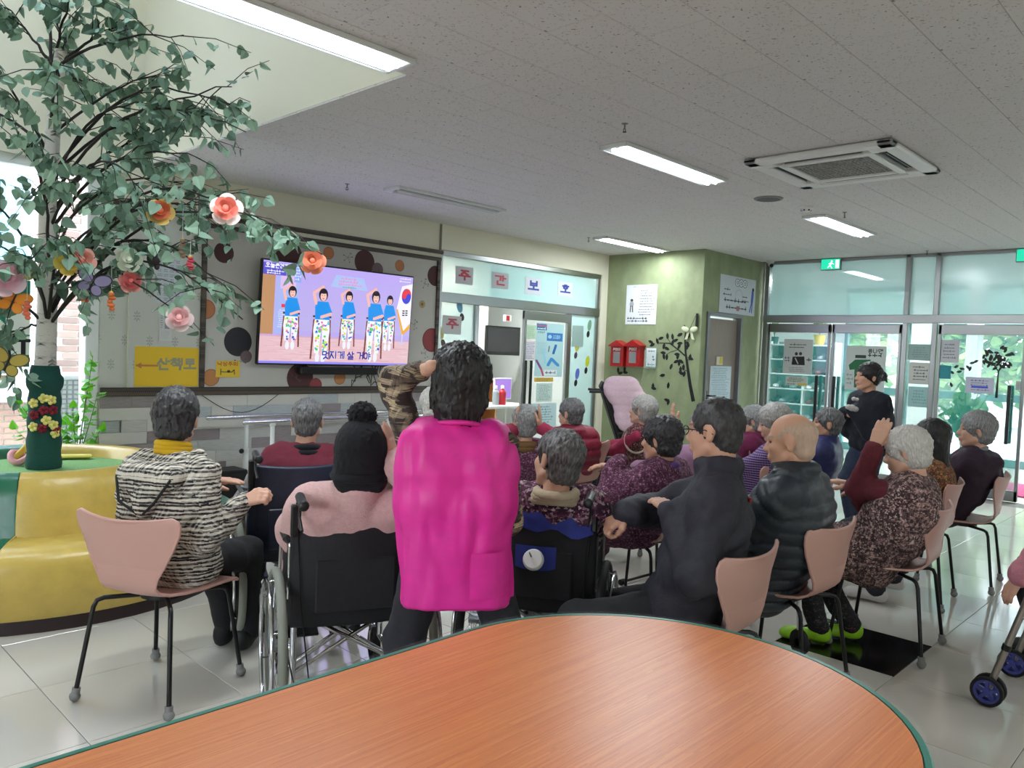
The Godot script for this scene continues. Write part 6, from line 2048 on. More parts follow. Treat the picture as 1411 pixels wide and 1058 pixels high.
# a pot with leaning stems, each bearing leaves
func plant(at: Vector3, called: String, label: String, pot_col: Color, r: float, h: float, n: int, tall: float, leaf: float, sd: int, leafcol := Color(0.09, 0.2, 0.08)) -> void:
	var o := thing(called, label, "plant", at)
	var g := RandomNumberGenerator.new(); g.seed = sd
	var m := MB.new()
	m.lathe(PackedVector2Array([Vector2(0.001, 0), Vector2(r * 0.75, 0), Vector2(r, h), Vector2(r * 1.06, h), Vector2(r * 1.06, h * 0.92)]), 18)
	m.lathe(PackedVector2Array([Vector2(r * 0.98, h * 0.9), Vector2(0.001, h * 0.92)]), 18)
	part("pot", m, mat("pot%d" % sd, pot_col, 0.5), o)
	var lm := leaf_mesh(leaf * 0.42, leaf, 0.25)
	var green := mat("plant_leaf%d" % sd, leafcol.linear_to_srgb(), 0.45)
	green.backlight_enabled = true
	green.backlight = Color(0.2, 0.35, 0.08)
	for k in n:
		var a := g.randf() * TAU
		var top := Vector3(cos(a) * tall * 0.42 * g.randf(), h + tall * (0.35 + 0.65 * g.randf()), sin(a) * tall * 0.42 * g.randf())
		m = MB.new(); m.tube(PackedVector3Array([Vector3(0, h * 0.9, 0), Vector3(top.x * 0.3, lerpf(h, top.y, 0.6), top.z * 0.3), top]), 0.004, 5)
		part("stem", m, green, o)
		for j in 3:
			var p := Vector3(top.x * 0.3, lerpf(h, top.y, 0.6), top.z * 0.3).lerp(top, j / 2.0)
			var b := Basis(Vector3.UP, a + g.randf_range(-1.0, 1.0) + j * 2.0) * Basis(Vector3.RIGHT, g.randf_range(-1.1, -0.2))
			part("leaf", lm, green, o).transform = Transform3D(b, p)

# heart shaped leaf, stalk at the origin, tip along +y
func leaf_mesh(w: float, l: float, fold: float) -> ArrayMesh:
	var m := MB.new()
	var pr := [[0.0, 0.0], [0.55, -0.04], [0.95, 0.14], [0.9, 0.38], [0.55, 0.68], [0.22, 0.9], [0.0, 1.0]]
	for s in [-1.0, 1.0]:
		for i in pr.size() - 1:
			var a := Vector3(s * pr[i][0] * w, pr[i][1] * l, fold * pr[i][0] * w)
			var b := Vector3(s * pr[i + 1][0] * w, pr[i + 1][1] * l, fold * pr[i + 1][0] * w)
			var c := Vector3(0, minf(0.95, pr[i][1] + 0.12) * l, 0)
			var d := Vector3(0, minf(1.0, pr[i + 1][1] + 0.12) * l, 0)
			var nn := Vector3(-s * fold, 0, 1).normalized()
			m.tri(a, b, c, nn, nn, nn)
			if i < pr.size() - 2: m.tri(b, d, c, nn, nn, nn)
	return m.mesh()

func outdoors() -> void:
	# ---- yard beyond the window
	var m := MB.new(); m.box(Vector3(0, -0.15, -12), Vector3(40, 0.1, 10)); struct("ground_yard", m, mottled("concrete", [hexc(0xb0aca4), hexc(0xc0bcb4)], Vector3.ONE * 0.5, 0.9))
	m = MB.new(); m.box(Vector3(34, -0.15, -1), Vector3(40, 0.1, 60)); struct("ground_drive", m, mats.concrete)
	var bz := -11.2
	var bd := thing("brick_building", "pale brick building with a blue window outside the birch-side window", "building", Vector3(0, -0.1, bz))
	m = MB.new(); m.box(Vector3(-0.5, 2.5, -0.3), Vector3(9.0, 5.0, 0.5)); part("wall", m, mottled("mortar", [hexc(0xb5aca2), hexc(0xc2bab0)], Vector3.ONE, 0.9), bd)
	var br := MB.new(); br.box(Vector3.ZERO, Vector3(0.205, 0.062, 0.03), Basis.IDENTITY, 0.004)
	var bricks := MB.new()
	for r in 62:
		for c in 28:
			var x := -1.6 + c * 0.22 + (0.11 if r % 2 else 0.0)
			if x > 1.9 and x < 2.9 and r > 14 and r < 50: continue
			bricks.add(br, Transform3D(Basis.IDENTITY, Vector3(x, 0.1 + r * 0.075, -0.045)))
	var bs := part("bricks", bricks, mottled("brick_red", [hexc(0x9c7466), hexc(0xb08a7a)], Vector3.ONE * 3, 0.9), bd)
	bs.set_meta("kind", "stuff")
	m = MB.new(); m.box(Vector3(2.4, 2.55, 0.0), Vector3(1.0, 2.7, 0.06)); part("window", m, mats.white_paint, bd)
	m = MB.new(); m.box(Vector3(2.4, 2.55, 0.035), Vector3(0.84, 2.5, 0.02)); part("pane", m, mat("far_pane", hexc(0x6fa3ad), 0.1), bd)
	m = MB.new(); m.box(Vector3(2.0, 0.95, 0.12), Vector3(3.2, 0.5, 0.3), Basis.IDENTITY, 0.01); part("sill_band", m, mats.white_paint, bd)
	# brick pier nearer to the window
	var pr := thing("brick_pier", "brick pier with white joints outside the window frame", "pier", Vector3(2.78, -0.1, -9.3))
	m = MB.new(); m.box(Vector3(0, 1.9, 0), Vector3(0.42, 3.8, 0.38)); part("core", m, mat("pier_mortar", hexc(0xd8d2cc), 0.9), pr)
	var pb := MB.new(); pb.box(Vector3.ZERO, Vector3(0.2, 0.062, 0.02), Basis.IDENTITY, 0.004)
	var pbm := pb.mesh()
	for r in 50:
		for c in 2:
			part("brick", pbm, mat("pier_brick%d" % ((r + c) % 3), [hexc(0x8a6f66), hexc(0x7c635c), hexc(0x947a70)][(r + c) % 3], 0.9), pr).position = Vector3(-0.105 + c * 0.21 + (0.04 if r % 2 else -0.02), 0.05 + r * 0.075, 0.197)
	# condenser
	var ac := thing("outdoor_condenser", "grey air-conditioner condenser with a mesh grille outside the window", "condenser", Vector3(2.35, -0.1, -7.9))
	m = MB.new(); m.box(Vector3(0, 0.65, 0), Vector3(0.55, 1.1, 0.4), Basis.IDENTITY, 0.015); part("case", m, mat("cond_grey", hexc(0x8a8f90), 0.6), ac)
	m = MB.new()
	for k in 24: m.box(Vector3(0, 0.18 + k * 0.042, 0.205), Vector3(0.5, 0.014, 0.012))
	for k in 11: m.box(Vector3(-0.24 + k * 0.048, 0.65, 0.205), Vector3(0.012, 1.0, 0.012))
	part("grille", m, mat("cond_dark", hexc(0x4c5152), 0.6), ac)
	m = MB.new(); m.box(Vector3(0, 0.05, 0), Vector3(0.5, 0.1, 0.36)); part("stand", m, mats.black_metal, ac)
	var bn := thing("garden_bench", "dark slatted bench standing in the yard outside", "bench", Vector3(1.0, -0.1, -8.6))
	for k in 5:
		m = MB.new(); m.box(Vector3(0, 0.45, -0.2 + k * 0.1), Vector3(1.3, 0.03, 0.08)); part("slat", m, mats.black_plastic, bn)
	for k in 3:
		m = MB.new(); m.box(Vector3(0, 0.6 + k * 0.12, -0.27), Vector3(1.3, 0.08, 0.03)); part("slat", m, mats.black_plastic, bn)
	for sx in [-0.58, 0.58]:
		m = MB.new(); m.box(Vector3(sx, 0.22, 0), Vector3(0.05, 0.45, 0.42)); m.box(Vector3(sx, 0.65, -0.27), Vector3(0.05, 0.5, 0.04)); part("leg", m, mats.black_metal, bn)
	# ---- trees beyond the entrance
	var g := RandomNumberGenerator.new(); g.seed = 41
	var lm := leaf_mesh(0.11, 0.24, 0.3)
	for k in 9:
		var tx := 21.0 + g.randf() * 4.0
		var tz := -16.0 + k * 2.3 + g.randf() * 0.6
		var tall := 3.6 + g.randf() * 1.6
		var t := thing("roadside_tree", "leafy green tree growing outside the entrance", "tree", Vector3(tx, -0.1, tz), 0, "trees outside the entrance")
		m = MB.new(); m.tube(PackedVector3Array([Vector3.ZERO, Vector3(0.05, tall * 0.4, 0), Vector3(0, tall * 0.8, 0.1)]), 0.12, 8, 0.05); part("trunk", m, mat("bark", hexc(0x4f453a), 0.9), t)
		var mm := MultiMesh.new(); mm.transform_format = MultiMesh.TRANSFORM_3D; mm.use_colors = true; mm.mesh = lm; mm.instance_count = 1500
		for i in 1500:
			var d := Vector3(g.randfn(), g.randfn(), g.randfn()).normalized() * pow(g.randf(), 0.4)
			var p := Vector3(d.x * 1.5, tall * 0.55 + d.y * tall * 0.55, d.z * 1.5)
			mm.set_instance_transform(i, Transform3D(Basis.from_euler(Vector3(g.randf() * 6, g.randf() * 6, g.randf() * 6)) * 1.3, p))
			mm.set_instance_color(i, Color(0.12, 0.25, 0.07).lerp(Color(0.32, 0.42, 0.12), g.randf()))
		var mi := MultiMeshInstance3D.new(); mi.name = "foliage"; mi.multimesh = mm
		var fm := mat("tree_leaf", Color.WHITE, 0.6); fm.vertex_color_use_as_albedo = true; fm.backlight_enabled = true; fm.backlight = Color(0.3, 0.4, 0.1)
		mi.material_override = fm; mi.set_meta("kind", "stuff"); t.add_child(mi, true)

func table_and_sofa() -> void:
	# ---- long table with a round end
	var t := thing("dining_table", "long orange wood table with a round end and a green edge", "table", Vector3(0, 0, 0))
	var out := func(r: float) -> PackedVector2Array:
		var p := PackedVector2Array()
		for k in 33:
			var a := -PI / 2 + PI * k / 32
			p.append(Vector2(1.405 + cos(a) * r, -0.93 + sin(a) * r))
		for k in 17:
			var a := PI / 2 + PI * k / 16
			p.append(Vector2(-0.35 + cos(a) * r, -0.93 + sin(a) * r))
		return p
	var xf := Transform3D(Basis(Vector3.RIGHT, Vector3.BACK, Vector3.DOWN), Vector3(0, 0.73, 0))   # local z points down
	var m := MB.new(); m.slab(out.call(0.538), 0.026, xf); part("table_top", m, mats.laminate, t)
	m = MB.new()
	var rim := PackedVector3Array()
	for p in out.call(0.545): rim.append(Vector3(p.x, 0.716, p.y))
	var prof := [[-0.004, 0.0145], [0.008, 0.0145], [0.013, 0.009], [0.013, -0.012], [0.008, -0.016], [-0.004, -0.016]]
	for i in rim.size():
		var a := rim[i]; var b := rim[(i + 1) % rim.size()]
		var na := outn(rim, i); var nb := outn(rim, (i + 1) % rim.size())
		for k in prof.size() - 1:
			var p0: Vector3 = a + na * prof[k][0] + Vector3.UP * prof[k][1]; var p1: Vector3 = b + nb * prof[k][0] + Vector3.UP * prof[k][1]
			var q0: Vector3 = a + na * prof[k + 1][0] + Vector3.UP * prof[k + 1][1]; var q1: Vector3 = b + nb * prof[k + 1][0] + Vector3.UP * prof[k + 1][1]
			var dn := Vector2(-(prof[k + 1][1] - prof[k][1]), prof[k + 1][0] - prof[k][0]).normalized()
			m.squad(p0, p1, q1, q0, na * dn.x + Vector3.UP * dn.y, nb * dn.x + Vector3.UP * dn.y, nb * dn.x + Vector3.UP * dn.y, na * dn.x + Vector3.UP * dn.y)
	part("edge_band", m, mats.table_edge, t)
	for q in [[1.3, -1.2], [1.3, -0.66], [-0.25, -1.2], [-0.25, -0.66]]:
		m = MB.new(); m.rod(Vector3(q[0], 0.0, q[1]), Vector3(q[0], 0.705, q[1]), 0.025, 14); m.lathe(PackedVector2Array([Vector2(0.03, 0.0), Vector2(0.03, 0.02), Vector2(0.025, 0.02)]), 14, Transform3D(Basis.IDENTITY, Vector3(q[0], 0, q[1])))
		part("leg", m, mats.grey_metal, t)
	m = MB.new(); m.slab(out.call(0.565), 0.0012, xf.translated(Vector3(0, 0.0022, 0)))
	solo("table_cover", m, mats.clear_vinyl, "clear vinyl sheet lying on the wood table", "table cover")
	# ---- round padded bench about the tree
	var C := Vector3(1.43, 0, -5.3)
	var s := thing("round_bench", "round padded bench in yellow and green leather about the birch", "bench", C)
	m = MB.new(); m.lathe(PackedVector2Array([Vector2(1.1, 0.0), Vector2(1.1, 0.07)]), 48); part("plinth", m, mats.plinth, s)
	for k in 6:
		var a0 := deg_to_rad(90.0 - 35.0 - 60.0 * k); # from +x towards +z
		var y := k % 2 == 0
		var mm: Material = mats.leather_yellow if y else mats.leather_green
		m = MB.new()
		m.lathe(PackedVector2Array([Vector2(1.11, 0.07), Vector2(1.13, 0.1), Vector2(1.125, 0.33), Vector2(1.105, 0.375), Vector2(1.06, 0.4), Vector2(0.98, 0.408), Vector2(0.8, 0.4), Vector2(0.7, 0.385)]), 12, Transform3D.IDENTITY, a0 + 0.004, PI / 3 - 0.008)
		part("seat", m, mm, s)
		m = MB.new()
		m.lathe(PackedVector2Array([Vector2(0.735, 0.36), Vector2(0.715, 0.45), Vector2(0.69, 0.6), Vector2(0.665, 0.68), Vector2(0.62, 0.715), Vector2(0.57, 0.71), Vector2(0.53, 0.68), Vector2(0.52, 0.6)]), 12, Transform3D.IDENTITY, a0 + 0.004, PI / 3 - 0.008)
		part("backrest", m, mm, s)
		for e in 2:
			m = MB.new()
			var aa := a0 + 0.004 if e == 0 else a0 + PI / 3 - 0.004
			var d := Vector3(cos(aa), 0, sin(aa)); var pp := PackedVector3Array()
			for q in [[1.125, 0.33], [1.06, 0.4], [0.9, 0.405], [0.72, 0.4], [0.69, 0.6], [0.62, 0.715], [0.53, 0.68]]: pp.append(d * (q[0] - 0.002) + Vector3.UP * (q[1] - 0.002))
			m.tube(pp, 0.006, 6)
			part("piping", m, mm, s)
	m = MB.new(); m.lathe(PackedVector2Array([Vector2(0.56, 0.64), Vector2(0.001, 0.645)]), 40); part("turf", m, mottled("turf", [hexc(0x5c9a4a), hexc(0x86b870)], Vector3.ONE * 6, 0.95, 0.05, 81, 3.0), s)
	# things lying on the turf
	var ring := PackedVector3Array()
	for k in 18: ring.append(Vector3(cos(TAU * k / 18) * 0.075, 0.012 + 0.055 * (0.5 + 0.5 * sin(TAU * k / 18 * 2.0)), sin(TAU * k / 18) * 0.055))
	m = MB.new(); m.tube(ring, 0.02, 8, -1, true)
	var tp := thing("toy_ring", "pink foam toy loop with a yellow grip beside the tree trunk", "toy", px_y(34, 638, 0.652))
	part("loop", m, mat("toy_pink", hexc(0xd99aa0), 0.6), tp)
	m = MB.new(); m.rod(Vector3(-0.06, 0.03, 0), Vector3(0.02, 0.1, -0.03), 0.02, 8); part("grip", m, mat("toy_yellow", hexc(0xd8b23c), 0.6), tp)
	m = MB.new(); m.box(Vector3(0, 0.012, 0), Vector3(0.2, 0.02, 0.09), Basis(Vector3.UP, -0.4), 0.009)
	solo("foam_pad", m, mat("pad_yellow", hexc(0xd2c45a), 0.7), "flat yellow foam pad beside the tree trunk", "pad", "", px_y(103, 631, 0.648))

func outn(r: PackedVector3Array, i: int) -> Vector3:
	var d := r[(i + 1) % r.size()] - r[(i + r.size() - 1) % r.size()]
	return Vector3(d.z, 0, -d.x).normalized()

# ---------------------------------------------------------------- pink shell chair, facing -z
func make_chair(label: String) -> Node3D:
	var o := thing("shell_chair", label, "chair", Vector3.ZERO, 0.0, "pink shell chairs")
	# [y, z, half width, wrap]  from the front of the seat to the top of the back
	var sec := [[0.415, -0.235, 0.15, 0.0], [0.428, -0.225, 0.195, -0.002], [0.436, -0.19, 0.21, 0.004], [0.435, -0.1, 0.215, 0.012], [0.43, 0.0, 0.205, 0.016], [0.432, 0.08, 0.18, 0.014], [0.442, 0.14, 0.148, 0.008], [0.462, 0.178, 0.13, 0.004], [0.495, 0.2, 0.128, -0.004], [0.54, 0.212, 0.143, -0.014], [0.6, 0.222, 0.178, -0.026], [0.66, 0.234, 0.212, -0.036], [0.71, 0.246, 0.236, -0.044], [0.745, 0.254, 0.244, -0.048], [0.765, 0.26, 0.236, -0.048], [0.775, 0.263, 0.215, -0.046]]
	var NU := 14
	var top := []; var bot := []
	var mid := []
	for i in sec.size():
		var r := PackedVector3Array()
		for j in NU + 1:
			var u := 2.0 * j / NU - 1.0
			var q: Array = sec[i]
			var back := clampf((i - 7.0) / 4.0, 0.0, 1.0)
			var dip := (1.0 - u * u) * 0.016 * clampf((i - 11.0) / 4.0, 0.0, 1.0)
			r.append(Vector3(u * q[2], q[0] + (1.0 - back) * q[3] * u * u * 1.2 - dip, q[1] + back * q[3] * u * u))
		mid.append(r)
	for i in sec.size():
		var a := PackedVector3Array(); var b := PackedVector3Array()
		for j in NU + 1:
			var du: Vector3 = mid[i][mini(j + 1, NU)] - mid[i][maxi(j - 1, 0)]
			var dv: Vector3 = mid[mini(i + 1, sec.size() - 1)][j] - mid[maxi(i - 1, 0)][j]
			var nn := du.cross(dv).normalized()
			if i < 6 and nn.y < 0 or i > 9 and nn.z > 0: nn = -nn
			a.append(mid[i][j] + nn * 0.005); b.append(mid[i][j] - nn * 0.005)
		top.append(a); bot.append(b)
	var m := MB.new()
	m.sheet(top); m.sheet(bot)
	var edge := PackedVector3Array()
	for j in NU + 1: edge.append(mid[0][j])
	for i in range(1, sec.size()): edge.append(mid[i][NU])
	for j in range(NU - 1, -1, -1): edge.append(mid[sec.size() - 1][j])
	for i in range(sec.size() - 2, 0, -1): edge.append(mid[i][0])
	m.tube(edge, 0.0068, 6, -1, true)
	part("shell", m, mats.chair_shell, o)
	m = MB.new(); m.lathe(PackedVector2Array([Vector2(0.001, 0.4), Vector2(0.09, 0.4), Vector2(0.09, 0.424), Vector2(0.001, 0.424)]), 16); part("hub", m, mats.black_metal, o)
	for s in [[-1.0, -1.0], [1.0, -1.0], [-1.0, 1.0], [1.0, 1.0]]:
		m = MB.new()
		m.tube(PackedVector3Array([Vector3(s[0] * 0.04, 0.405, s[1] * 0.03), Vector3(s[0] * 0.16, 0.408, s[1] * 0.15), Vector3(s[0] * 0.178, 0.4, s[1] * 0.168), Vector3(s[0] * 0.186, 0.375, s[1] * 0.178), Vector3(s[0] * 0.225, 0.03, s[1] * 0.222)]), 0.0095, 10)
		var l := part("leg", m, mats.black_metal, o)
		m = MB.new(); m.ball(Vector3(s[0] * 0.226, 0.021, s[1] * 0.223), Vector3(0.022, 0.021, 0.022), 10, 6); m.rod(Vector3(s[0] * 0.2255, 0.02, s[1] * 0.2225), Vector3(s[0] * 0.222, 0.055, s[1] * 0.219), 0.016, 10)
		part("foot_cap", m, mats.felt, l)
	return o

func face(az: float) -> float:
	return -deg_to_rad(az)

# ---------------------------------------------------------------- wheelchair, facing -z, origin on the floor under the seat
func wheelchair(label: String, at: Vector3, az: float, fabric: Material, frame: Material, tyre: Material, opt := {}) -> Node3D:
	var o := thing("wheelchair", label, "wheelchair", at, face(az), "wheelchairs")
	var W := 0.2
	var top: float = opt.get("top", 0.86)
	for s in [-1.0, 1.0]:
		var wc := Vector3(s * 0.275, 0.3, 0.13)
		var wb := Basis(Vector3.BACK, -s * PI / 2)
		var w := Node3D.new(); w.name = "rear_wheel"; o.add_child(w, true); w.position = wc
		var m := MB.new()
		var ring := PackedVector3Array()
		for k in 40: ring.append(Vector3(0, cos(TAU * k / 40), sin(TAU * k / 40)) * 0.282)
		m.tube(ring, 0.018, 8, -1, true); part("tyre", m, tyre, w)
		m = MB.new(); var r2 := PackedVector3Array(); var r3 := PackedVector3Array()
		for k in 40:
			r2.append(Vector3(s * 0.035, cos(TAU * k / 40) * 0.25, sin(TAU * k / 40) * 0.25)); r3.append(Vector3(0, cos(TAU * k / 40), sin(TAU * k / 40)) * 0.262)
		m.tube(r2, 0.0085, 8, -1, true)
		for k in 6: m.rod(Vector3(0, cos(TAU * k / 6) * 0.258, sin(TAU * k / 6) * 0.258), Vector3(s * 0.035, cos(TAU * k / 6) * 0.25, sin(TAU * k / 6) * 0.25), 0.004, 5)
		part("hand_rim", m, mats.chrome, w)
		m = MB.new(); m.tube(r3, 0.009, 6, -1, true); part("rim", m, mats.grey_metal, w)
		m = MB.new()
		for k in 28:
			var a := TAU * k / 28; var b := a + (0.5 if k % 2 else -0.5)
			m.rod(Vector3((0.02 if k % 4 < 2 else -0.02), cos(b) * 0.024, sin(b) * 0.024), Vector3(0, cos(a) * 0.258, sin(a) * 0.258), 0.0013, 4)
		part("spokes", m, mats.chrome, w)
		m = MB.new(); m.lathe(PackedVector2Array([Vector2(0.001, -0.03), Vector2(0.028, -0.03), Vector2(0.024, 0.0), Vector2(0.028, 0.03), Vector2(0.001, 0.035)]), 14, Transform3D(wb, Vector3.ZERO)); part("hub", m, mats.grey_metal, w)
		var c := Node3D.new(); c.name = "caster"; o.add_child(c, true); c.position = Vector3(s * 0.21, 0.085, -0.33)
		m = MB.new(); m.lathe(PackedVector2Array([Vector2(0.06, -0.014), Vector2(0.08, -0.014), Vector2(0.085, 0), Vector2(0.08, 0.014), Vector2(0.06, 0.014)]), 20, Transform3D(wb, Vector3.ZERO)); part("tyre", m, mats.rubber, c)
		m = MB.new()
		for k in 5: m.rod(Vector3.ZERO, Vector3(0, cos(TAU * k / 5) * 0.064, sin(TAU * k / 5) * 0.064), 0.008, 6)
		m.lathe(PackedVector2Array([Vector2(0.06, -0.01), Vector2(0.06, 0.01)]), 18, Transform3D(wb, Vector3.ZERO)); part("wheel_disc", m, mats.black_plastic, c)
		m = MB.new(); m.box(Vector3(0.022, 0.045, 0.01), Vector3(0.006, 0.11, 0.03)); m.box(Vector3(-0.022, 0.045, 0.01), Vector3(0.006, 0.11, 0.03)); m.box(Vector3(0, 0.1, 0.01), Vector3(0.05, 0.01, 0.035)); m.rod(Vector3(0, 0.1, 0.01), Vector3(0, 0.2, 0.01), 0.012); part("fork", m, frame, c)
		# side frame
		m = MB.new()
		m.tube(PackedVector3Array([Vector3(s * 0.215, 0.13, 0.17), Vector3(s * 0.215, 0.47, 0.185), Vector3(s * 0.215, top + 0.02, 0.225), Vector3(s * 0.215, top + 0.06, 0.245), Vector3(s * 0.215, top + 0.07, 0.28)]), 0.0125, 10)
		m.tube(PackedVector3Array([Vector3(s * 0.215, 0.46, 0.18), Vector3(s * 0.215, 0.46, -0.28), Vector3(s * 0.215, 0.43, -0.33), Vector3(s * 0.17, 0.16, -0.46)]), 0.0125, 10)
		m.tube(PackedVector3Array([Vector3(s * 0.215, 0.16, 0.17), Vector3(s * 0.215, 0.16, -0.26), Vector3(s * 0.215, 0.28, -0.32)]), 0.0125, 10)
		m.rod(Vector3(s * 0.215, 0.16, -0.24), Vector3(s * 0.215, 0.46, -0.24), 0.0125, 10)
		m.tube(PackedVector3Array([Vector3(s * 0.235, 0.5, 0.19), Vector3(s * 0.235, 0.68, 0.19), Vector3(s * 0.235, 0.7, 0.15), Vector3(s * 0.235, 0.7, -0.1), Vector3(s * 0.235, 0.66, -0.15), Vector3(s * 0.235, 0.46, -0.16)]), 0.011, 10)
		m.rod(Vector3(s * 0.215, 0.3, 0.16), Vector3(s * 0.27, 0.3, 0.13), 0.014, 8)
		part("side_frame", m, frame, o)
		m = MB.new(); m.box(Vector3(s * 0.235, 0.715, 0.02), Vector3(0.05, 0.03, 0.26), Basis.IDENTITY, 0.012); part("armrest", m, mats.black_plastic, o)
		m = MB.new(); m.box(Vector3(s * 0.228, 0.58, 0.02), Vector3(0.006, 0.2, 0.3), Basis.IDENTITY, 0.002); part("side_guard", m, fabric, o)
		m = MB.new(); m.rod(Vector3(s * 0.215, top + 0.07, 0.25), Vector3(s * 0.215, top + 0.058, 0.37), 0.0175, 12); m.ball(Vector3(s * 0.215, top + 0.058, 0.37), Vector3(0.02, 0.02, 0.012)); part("push_grip", m, mats.black_plastic, o)
		m = MB.new(); m.tube(PackedVector3Array([Vector3(s * 0.215, top + 0.04, 0.27), Vector3(s * 0.22, top + 0.0, 0.3), Vector3(s * 0.22, top - 0.03, 0.38)]), 0.006, 6); m.box(Vector3(s * 0.232, top - 0.02, 0.245), Vector3(0.025, 0.12, 0.035), Basis.IDENTITY, 0.006); part("brake_lever", m, mats.black_plastic, o)
		m = MB.new(); m.tube(PackedVector3Array([Vector3(s * 0.218, top - 0.05, 0.24), Vector3(s * 0.2, 0.5, 0.24), Vector3(s * 0.16, 0.15, 0.3), Vector3(s * 0.2, 0.12, 0.24), Vector3(s * 0.24, 0.3, 0.18)]), 0.003, 5); part("brake_cable", m, mats.rubber, o)
		m = MB.new(); m.box(Vector3(s * 0.1, 0.13, -0.52), Vector3(0.15, 0.015, 0.15), Basis(Vector3.RIGHT, 0.2), 0.004); m.rod(Vector3(s * 0.17, 0.16, -0.46), Vector3(s * 0.17, 0.13, -0.5), 0.012); part("footrest", m, mats.black_plastic, o)
	var m := MB.new()
	m.rod(Vector3(-0.21, 0.17, 0.02), Vector3(0.21, 0.45, 0.04), 0.012, 8); m.rod(Vector3(0.21, 0.17, 0.06), Vector3(-0.21, 0.45, 0.04), 0.012, 8)
	m.rod(Vector3(-0.21, 0.2, 0.16), Vector3(0.21, 0.44, 0.16), 0.009, 8); m.rod(Vector3(0.21, 0.2, 0.17), Vector3(-0.21, 0.44, 0.17), 0.009, 8)
	part("cross_brace", m, frame, o)
	var rows := []
	for i in 3:
		var r := PackedVector3Array()
		for j in 9:
			var u := j / 4.0 - 1.0
			r.append(Vector3(u * W, 0.465 - 0.025 * (1 - u * u), lerpf(-0.28, 0.19, i / 2.0)))
		rows.append(r)
	m = MB.new(); m.sheet(rows)
	var under := []
	for r in rows:
		var q := PackedVector3Array()
		for p in r: q.append(p + Vector3(0, -0.03, 0))
		under.append(q)
	m.sheet(under, true)
	m.box(Vector3(0, 0.45, -0.278), Vector3(0.38, 0.03, 0.01)); part("seat", m, fabric, o)
	# sling back, bulging to the rear
	var bf := []; var bb := []
	for i in 9:
		var t := i / 8.0
		var r := PackedVector3Array(); var q := PackedVector3Array()
		for j in 13:
			var u := j / 6.0 - 1.0
			var y := lerpf(opt.get("low", 0.4), top, t) - (0.012 * (1.0 - u * u) if i == 8 else 0.0)
			var bul := 0.05 * (1.0 - u * u) * (0.6 + 0.4 * sin(t * PI)) + 0.004 * sin(t * 14.0 + u * 3.0)
			var zz := lerpf(0.185, 0.222, t)
			r.append(Vector3(u * 0.225, y, zz + bul - 0.012)); q.append(Vector3(u * 0.228, y, zz + bul + 0.016))
		bf.append(r); bb.append(q)
	m = MB.new(); m.sheet(bf, true); m.sheet(bb)
	for e in [[bf[8], bb[8]], [bf[0], bb[0]]]:
		var pp := PackedVector3Array()
		for j in 13: pp.append((e[0][j] + e[1][j]) * 0.5)
		m.tube(pp, 0.0145, 8)
	for j in [0, 12]:
		var pp := PackedVector3Array()
		for i in 9: pp.append((bf[i][j] + bb[i][j]) * 0.5)
		m.tube(pp, 0.0145, 8)
	part("backrest", m, fabric, o)
	if opt.has("band"):
		m = MB.new(); var b1 := []
		for i in 5:
			var r := PackedVector3Array()
			for j in 17:
				var u := j / 8.0 - 1.0; var t := i / 4.0
				var drop := 0.1 + 0.035 * (cos(u * PI * 1.0) * -0.5) + 0.012 * cos(u * PI * 3.0)
				r.append(Vector3(u * 0.229, top + 0.012 - t * drop - 0.012 * (1.0 - u * u), 0.222 + 0.05 * (1.0 - u * u) * 0.7 + 0.026 - (0.02 if i == 0 else 0.0)))
			b1.append(r)
		m.sheet(b1); part("back_band", m, opt.band, o)
	if opt.has("pocket"):
		m = MB.new(); var b2 := []
		for i in 4:
			var r := PackedVector3Array()
			for j in 9:
				var u := j / 4.0 - 1.0
				r.append(Vector3(u * 0.085, opt.py - i * 0.03 - (0.012 * (1 - u * u) if i == 3 else 0.0), 0.292 - 0.012 * u * u))
			b2.append(r)
		m.sheet(b2); part("pocket_flap", m, opt.pocket, o)
	m = MB.new()
	m.box(Vector3(0, 0.56, 0.266), Vector3(0.3, 0.2, 0.012), Basis.IDENTITY, 0.005); part("rear_pocket", m, fabric, o)
	return o

func cup(at: Vector3, label: String, back: Vector3) -> void:
	var o := thing("lidded_cup", label, "cup", at, 0, "lidded cups in wheelchair pockets")
	o.basis = Basis(back.cross(Vector3.UP).normalized() * -1.0, (Vector3.UP * 0.45 + back * 0.9).normalized(), Vector3.ZERO)
	o.basis.z = o.basis.x.cross(o.basis.y)
	var m := MB.new(); m.lathe(PackedVector2Array([Vector2(0.001, -0.1), Vector2(0.028, -0.1), Vector2(0.038, -0.01)]), 20); part("cup_body", m, mats.white_plastic, o)
	m = MB.new(); m.lathe(PackedVector2Array([Vector2(0.041, -0.015), Vector2(0.043, -0.012), Vector2(0.043, 0.0), Vector2(0.039, 0.004), Vector2(0.036, 0.009), Vector2(0.001, 0.01)]), 24); part("lid", m, mats.white_plastic, o)
	m = MB.new(); m.rod(Vector3(-0.008, 0.0, -0.008), Vector3(-0.008, 0.058, -0.014), 0.0035, 8); part("straw", m, mats.grey_plastic, o)

